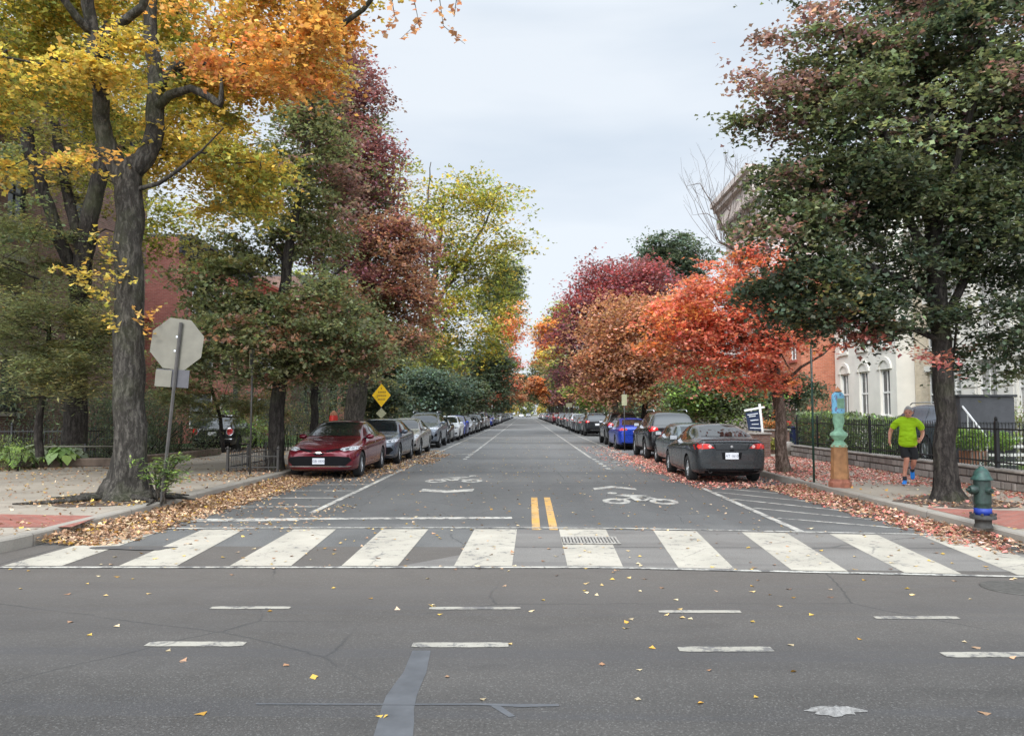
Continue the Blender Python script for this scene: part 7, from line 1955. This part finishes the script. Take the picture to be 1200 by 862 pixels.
sh(918, 29.2, .35, .3, 1.25, 'lime', 'small bright green plant right of the red maple trunk', 307, n=500, size=.09)
shrub('potted_flowers', (D(903, 500, 29).x, 28.95, 1.02), .48, .28, .38, 'orange', 'orange and yellow flowers filling the brown planter box', 'flowers', 308, 900, .07, 'star', pal2='green', frac=.4, stems=False)
shrub('potted_plant', (D(906, 515, 28.5).x, 28.55, .3), .22, .12, .45, 'yelgreen', 'yellow green plant against the front of the brown planter', 'plant', 309, 350, .08, 'long', stems=False)
shrub('potted_plant', (D(1137, 520, 18.5).x, 18.5, .72), .48, .38, .62, 'lime', 'lime green leafy plant growing from the terracotta planter', 'plant', 310, 1300, .11, 'long', tilt=.9, stems=False)
shrub('potted_plant', (D(1172, 520, 19.0).x, 19.0, .72), .5, .38, .5, 'lime', 'green leafy plant left of the white garden steps', 'plant', 311, 1000, .10, 'long', stems=False)
sh(1190, 22.5, .9, .7, 1.9, 'olive', 'pale green shrub beside the white garden steps', 312, n=1800, size=.10, pal2='lime')
sh(1165, 17.5, .45, .4, .55, 'dkgreen', 'small clipped dark shrub on the lawn behind the fence', 313, n=900, size=.06)
# left side
for i, (px, d, rx, ry, h, pal, lb) in enumerate(((20, 24.0, 2.4, 1.0, 2.3, 'dkgreen', 'dark yew hedge deep in the shade at the left edge'), (110, 25.5, 2.4, 1.0, 2.2, 'dkgreen', 'dark yew hedge behind the small layered tree'), (185, 27.0, 1.9, .9, 1.9, 'dkgreen', 'dark hedge between the big trunk and the black hatchback'))):
    shrub('hedge', (D(px, 500, d).x, d, .15), rx, ry, h, pal, lb, 'hedge', 320 + i, 6500, .11, 'long', pal2='green', frac=.25, box=True)
shrub('hedge', (-12.35, 25.3, .15), 1.9, .5, 1.05, 'dkgreen', 'low clipped hedge beside the driveway left of the hatchback', 'hedge', 325, 3400, .09, 'long', pal2='green', frac=.3, box=True, rz=R(80))
sh(8, 19.8, .95, .6, .95, 'green', 'mid green shrub at the left edge of the bed', 326, n=1500, size=.08, pal2='lime', frac=.3)
sh(272, 30.5, 1.3, .8, 1.7, 'lime', 'bright green shrub behind the rusty sign post', 327, n=2400, size=.10, pal2='green')
sh(305, 33, 1.2, .8, 1.5, 'lime', 'bright green shrub left of the dark maple trunk', 328, n=2000, size=.10, pal2='green')
sh(252, 35, 1.2, .8, 1.6, 'green', 'green shrub behind the black hatchback', 329, n=1700, size=.10, pal2='lime')
sh(345, 31, 1.2, .6, 1.9, 'dkgreen', 'dark shrub behind the burgundy sedan, left part', 330, n=2000, size=.10, pal2='olive')
sh(390, 34, 1.6, .6, 2.2, 'dkgreen', 'dark shrub behind the red pillar', 331, n=2200, size=.11, pal2='olive')
sh(350, 42, 2.8, 1.0, 3.8, 'dkgreen', 'tall dark shrub in front of the second red house', 332, n=3600, size=.15, pal2='green')
sh(430, 48, 2.8, 1.0, 3.8, 'dkgreen', 'tall dark shrub behind the yellow sign, further back', 333, n=3400, size=.15, pal2='olive')
sh(300, 38, 2.0, 1.0, 3.2, 'dkgreen', 'tall dark shrub in front of the red house bay', 334, n=3000, size=.14, pal2='green')
sh(160, 30.5, 2.2, 1.0, 2.8, 'dkgreen', 'tall dark shrub in front of the carriage house', 335, n=3200, size=.13, pal2='green')
# thickets that close the view at the street's end and the gaps under the far crowns
tk = [shrub('thicket', (-13, 338, .1), 4.2, 2.0, 6.5, 'green', 'green thicket closing the far end of the street, first from the left', seed=340, n=1500, size=.8, kind='diamond', pal2='yelgreen', frac=.3, group='far thickets'),
      shrub('thicket', (-6.5, 336, .1), 3.8, 2.0, 5.5, 'yelgreen', 'yellow green thicket closing the far end of the street, second from the left', seed=341, n=1500, size=.8, kind='diamond', pal2='gold', frac=.35, group='far thickets')]
for i_, (x_, y_, k_, lb_) in enumerate(((.5, 337, 0, 'green thicket closing the far end of the street, in the middle'), (7, 335, 1, 'yellow green thicket closing the far end of the street, second from the right'), (13.5, 339, 0, 'green thicket closing the far end of the street, first from the right'))):
    dup(tk[k_], (x_, y_, .1), 1.3 * i_, lb_, 'far thickets', scale=1.0 + .08 * i_)
tk2 = shrub('garden_shrub', (-11, 66, .15), 2.6, 1.2, 2.6, 'dkgreen', 'dark garden shrub behind the left row of far cars, first one', seed=342, n=1600, size=.26, kind='diamond', pal2='green', frac=.4, group='far garden shrubs')
for i_ in range(1, 11): dup(tk2, (-11 - (i_ % 3) * .5, 66 + i_ * 17, .15), 1.1 * i_, f'dark garden shrub behind the left row of far cars, {ORD[i_ + 1]} one', 'far garden shrubs', scale=1 + .1 * (i_ % 4))
for i_ in range(0, 11): dup(tk2, (11 + (i_ % 3) * .5, 60 + i_ * 17.5, .15), .9 * i_, f'dark garden shrub behind the right row of far cars, {ORD[i_ + 1]} one', 'far garden shrubs', scale=1 + .1 * (i_ % 3))
# hostas: each plant its own
rsH = np.random.RandomState(6)
def hosta(x, y, s, label, pal='green'):
    root = empty('hosta_plant', (x, y, .16), rsH.uniform(0, 6), label, 'plant', 'big leaved plants in the left bed')
    P = []; T = tpl('big'); V = []; F = []; C = []
    for i in range(16):
        a = i * 2.4; r = .10 + .30 * (i / 16); h_ = .45 - .28 * (i / 16); n0 = len(V); L = .34 * rsH.uniform(.8, 1.15)
        M3 = Matrix.Rotation(a, 3, 'Z') @ Matrix.Rotation(R(-25 - 30 * i / 16), 3, 'X')
        for t in T: V.append(tuple((M3 @ Vector((t[0] * L * 1.1, t[1] * L, t[2] * L)) + Vector((-math.sin(a) * r, math.cos(a) * r, h_))) [k] * s for k in range(3)))
        F.append([n0 + k for k in range(6)]); c = np.array(PAL[pal][rsH.randint(3)]) * rsH.uniform(.9, 1.5); C += [c] * 6
    me = np_mesh('leaves', V, F, np.array(C)); link('leaves', me, root, M['leaf_gloss'])
    mb = MB(); mb.tube([(0, 0, -.02), (0, 0, .22 * s)], .03, 5); mb.build('stems', M['lawn'], root)
for i, (px, d, s, pal, lb) in enumerate(((18, 20.6, 1.25, 'lime', 'large leaved plant nearest the left edge of the bed'), (40, 21.2, 1.2, 'green', 'large leaved plant second from the left edge'), (58, 21.6, 1.2, 'green', 'large leaved plant under the small layered tree, left one'), (72, 21.4, 1.15, 'lime', 'large leaved plant with yellowing leaf in the middle of the bed'), (88, 21.9, 1.0, 'green', 'large leaved plant next to the big trunk'))):
    hosta(D(px, 530, d).x, d, s, lb, pal)
# suckers at the foot of the big trunk
rng = np.random.RandomState(9)
root = empty('sapling', (D(193, 560, 13.1).x, 13.0, .15), 0, 'leafy green suckers sprouting beside the foot of the big yellow tree', 'sapling')
mb = MB(); P = []
for i in range(15):
    a = rng.uniform(-.5, 1.1) * PI / 2; ln = rng.uniform(.5, 1.25); h_ = rng.uniform(.35, 1.05) * (1 if i else 1.2)
    dx = math.sin(a) * ln * .55; dy = rng.uniform(-.35, .25)
    pts = [(0 + rng.uniform(-.14, .14), rng.uniform(-.1, .1), -.02)]; pts += [(pts[0][0] + dx * f, dy * f, h_ * (1 - (1 - f) ** 2) - .12 * f * f) for f in (.35, .7, 1.0)]
    mb.tube(pts, [.012, .009, .006, .003], 5)
    for _ in range(75):
        f = rng.uniform(.25, 1.02); P.append([pts[0][0] + dx * f + rng.normal(0, .05), dy * f + rng.normal(0, .05), h_ * (1 - (1 - f) ** 2) - .12 * f * f + rng.normal(0, .03) - .02])
mb.build('stems', M['bark_mid'], root, smooth=True); P = np.array(P)
nm = np.where(rng.uniform(0, 1, len(P)) < .45, 'lime', 'green')
link('leaves', leaf_mesh('leaves', P, palcol(nm, len(P), rng), .085, 'long', .45, rng), root, M['leaf'])
# surface roots of the big tree
mb = MB()
for i in range(13):
    a = rng.uniform(0, 2 * PI); L = rng.uniform(.7, 1.5); q = [(-6.98 + math.cos(a + .25 * math.sin(3 * f)) * (.3 + L * f), 13.42 + math.sin(a + .25 * math.sin(3 * f)) * (.3 + L * f) * .8, .17 + .05 * (1 - f)) for f in (0, .3, .6, 1)]
    mb.tube(q, [.07, .05, .035, .012], 6)
o = mb.build('surface_roots', M['bark_big'], smooth=True); o.parent = next(x for x in scene.objects if x.name == 'street_tree'); o.matrix_parent_inverse = Matrix.Translation(-o.parent.location)

# ================================================================== FALLEN LEAVES
rng = np.random.RandomState(5)
def zone(n, x0, x1, y0, y1, z, pal, fx=None, pal2=None, f2=0.0, clump=.0, seed=1):
    n = int(n * 1.08); x = rng.uniform(x0, x1, n); y = rng.uniform(y0, y1, n)
    keep = np.ones(n, bool)
    if fx is not None: keep &= rng.uniform(0, 1, n) < fx(x, y)
    if clump:
        s = smooth_noise(np.stack([x, y, y * 0], 1), 2.6, seed); keep &= rng.uniform(0, 1, n) < np.clip(.55 + clump * s, 0, 1)
    x, y = x[keep], y[keep]; p = np.where(rng.uniform(0, 1, len(x)) < f2, pal2 or pal, pal)
    return np.stack([x, y, np.full(len(x), z)], 1), p
def heap(zo, x0, w, h):
    P, N = zo; t = np.clip(1 - np.abs(P[:, 0] - x0) / w, 0, 1); P[:, 2] += h * t * rng.uniform(.2, 1, len(P)) * (.7 + .5 * smooth_noise(P, 1.5, 3)); return P, N
def gather(zs): return np.concatenate([z[0] for z in zs]), np.concatenate([z[1] for z in zs])
P, N = gather([
    heap(zone(11000, -6.13, -4.9, 9.6, 20, .005, 'tan', lambda x, y: np.clip((-5.05 - x) / .55 + .15 + .02 * (y - 10), 0, 1), 'gold', .12), -6.15, .55, .10),
    zone(11000, -6.1, -3.7, 13, 27, .005, 'tan', lambda x, y: np.clip(.10 + (y - 13.5) * .05 - (x + 5.6) * .12, .03, .9), 'gold', .12, .5, 3),
    zone(7000, -6.1, -3.5, 21, 34, .005, 'tan', lambda x, y: np.clip(1.15 - abs(x + 4.3) * .45, 0, 1), 'gold', .15, .4, 4),
    zone(1100, -3.7, -3.0, 25, 31, .005, 'tan', None, 'gold', .1, .6, 5),
    zone(4200, -16, -11, 18.0, 21.2, .155, 'tan', lambda x, y: np.clip((y - 19.2) * .6 + .05, .02, 1), 'gold', .1, .5, 6),
    zone(1500, -30, -15.5, 18.5, 20.6, .155, 'tan', lambda x, y: np.clip((y - 19.2) * .7, .02, 1), 'gold', .1),
    zone(700, -8.3, -6.3, 12.4, 14.4, .165, 'tan', None, 'gold', .5, .4, 7),
    zone(3000, -11.2, -7.7, 19, 33, .155, 'tan', lambda x, y: np.clip((y - 19) * .06, .05, .7), 'gold', .1, .5, 8),
    zone(1500, -8, -6.35, 17, 27, .16, 'tan', None, 'gold', .15, .5, 9),
    zone(900, -13, -6.4, 8, 19, .155, 'tan', None, 'gold', .3), zone(300, -9.5, -6.3, 8.0, 10.5, .155, 'tan', None, 'gold', .4),
    zone(900, -12.5, -10.9, 28.5, 34, .158, 'tan'), ])
litter('leaf_litter', P, N, .068, 'tan and orange leaves drifted along the left kerb and sidewalk', 1, tilt=.5)
P, N = gather([
    heap(zone(11000, 5.1, 6.12, 9.2, 17.5, .005, 'tan', lambda x, y: np.clip((x - 5.35 + .03 * (y - 9)) / .5, 0, 1), 'pink', .35, .3, 11), 6.15, .55, .09),
    zone(13000, 3.7, 6.12, 16.9, 30, .005, 'pink', lambda x, y: np.clip(1.1 - abs(x - 4.7) * .35 - np.maximum(0, 17.6 - y) * .9, 0, 1), 'tan', .2, .35, 12),
    zone(2600, 3.2, 4.1, 18.5, 32, .005, 'pink', lambda x, y: np.clip((x - 3.1) * 1.2, 0, 1), 'tan', .2, .6, 13),
    zone(2200, 2.6, 4.2, 24, 38, .005, 'pink', lambda x, y: np.clip((x - 2.5) * .6, 0, 1), 'tan', .4, .7, 14),
    zone(12000, 6.2, 9.3, 16.2, 27, .156, 'pink', lambda x, y: np.clip((y - 15.6) * .35, 0, 1), 'tan', .15, .35, 15),
    zone(2600, 7.6, 9.35, 12.5, 17, .156, 'pink', lambda x, y: np.clip((x - 8.1) * .9 + (y - 14) * .25, 0.02, .9), 'tan', .35, .5, 16),
    zone(600, 6.4, 8.3, 12.4, 14.3, .165, 'tan', None, 'pink', .3, .4, 17), zone(160, 6.3, 9.3, 8.5, 17, .156, 'tan', None, 'gold', .3),
    zone(1400, 9.8, 13, 13.5, 24, .162, 'pink', None, 'tan', .5, .5, 18)])
litter('leaf_litter', P, N, .068, 'pink and red leaves carpeting the right kerb, gutter and sidewalk', 2, tilt=.45)
P, N = gather([zone(110, -7, 7, 4.2, 8.4, .004, 'gold', None, 'tan', .4), zone(230, -5.5, 5.8, 8.2, 11.5, .010, 'tan', None, 'gold', .5), zone(520, -3.7, 4, 11, 26, .006, 'gold', None, 'tan', .5), zone(500, -3.7, 4, 26, 60, .006, 'gold', None, 'tan', .4), zone(260, -5, -3, 10.8, 14, .006, 'tan', None, 'gold', .3), zone(10, .5, 2.5, 6.2, 7.6, .004, 'gold')])
litter('leaf_litter', P, N, .055, 'scattered pale leaves lying about on the asphalt', 3, tilt=.18, lift=.006)
# two fallen twigs of note are part of the litter; lawn grass
rng = np.random.RandomState(3)
x = rng.uniform(9.75, 15, 26000); y = rng.uniform(13, 27, 26000)
P = np.stack([x, y, np.full(len(x), .19)], 1)
C = palcol(np.where(rng.uniform(0, 1, len(x)) < .4, 'lime', 'green'), len(x), rng, .2)
o = link('lawn_grass', leaf_mesh('lawn_grass', P, C, .11, 'long', 1.2, rng), None, M['leaf']); tag(o, 'short green lawn grass behind the iron fence', 'grass', kind='stuff')
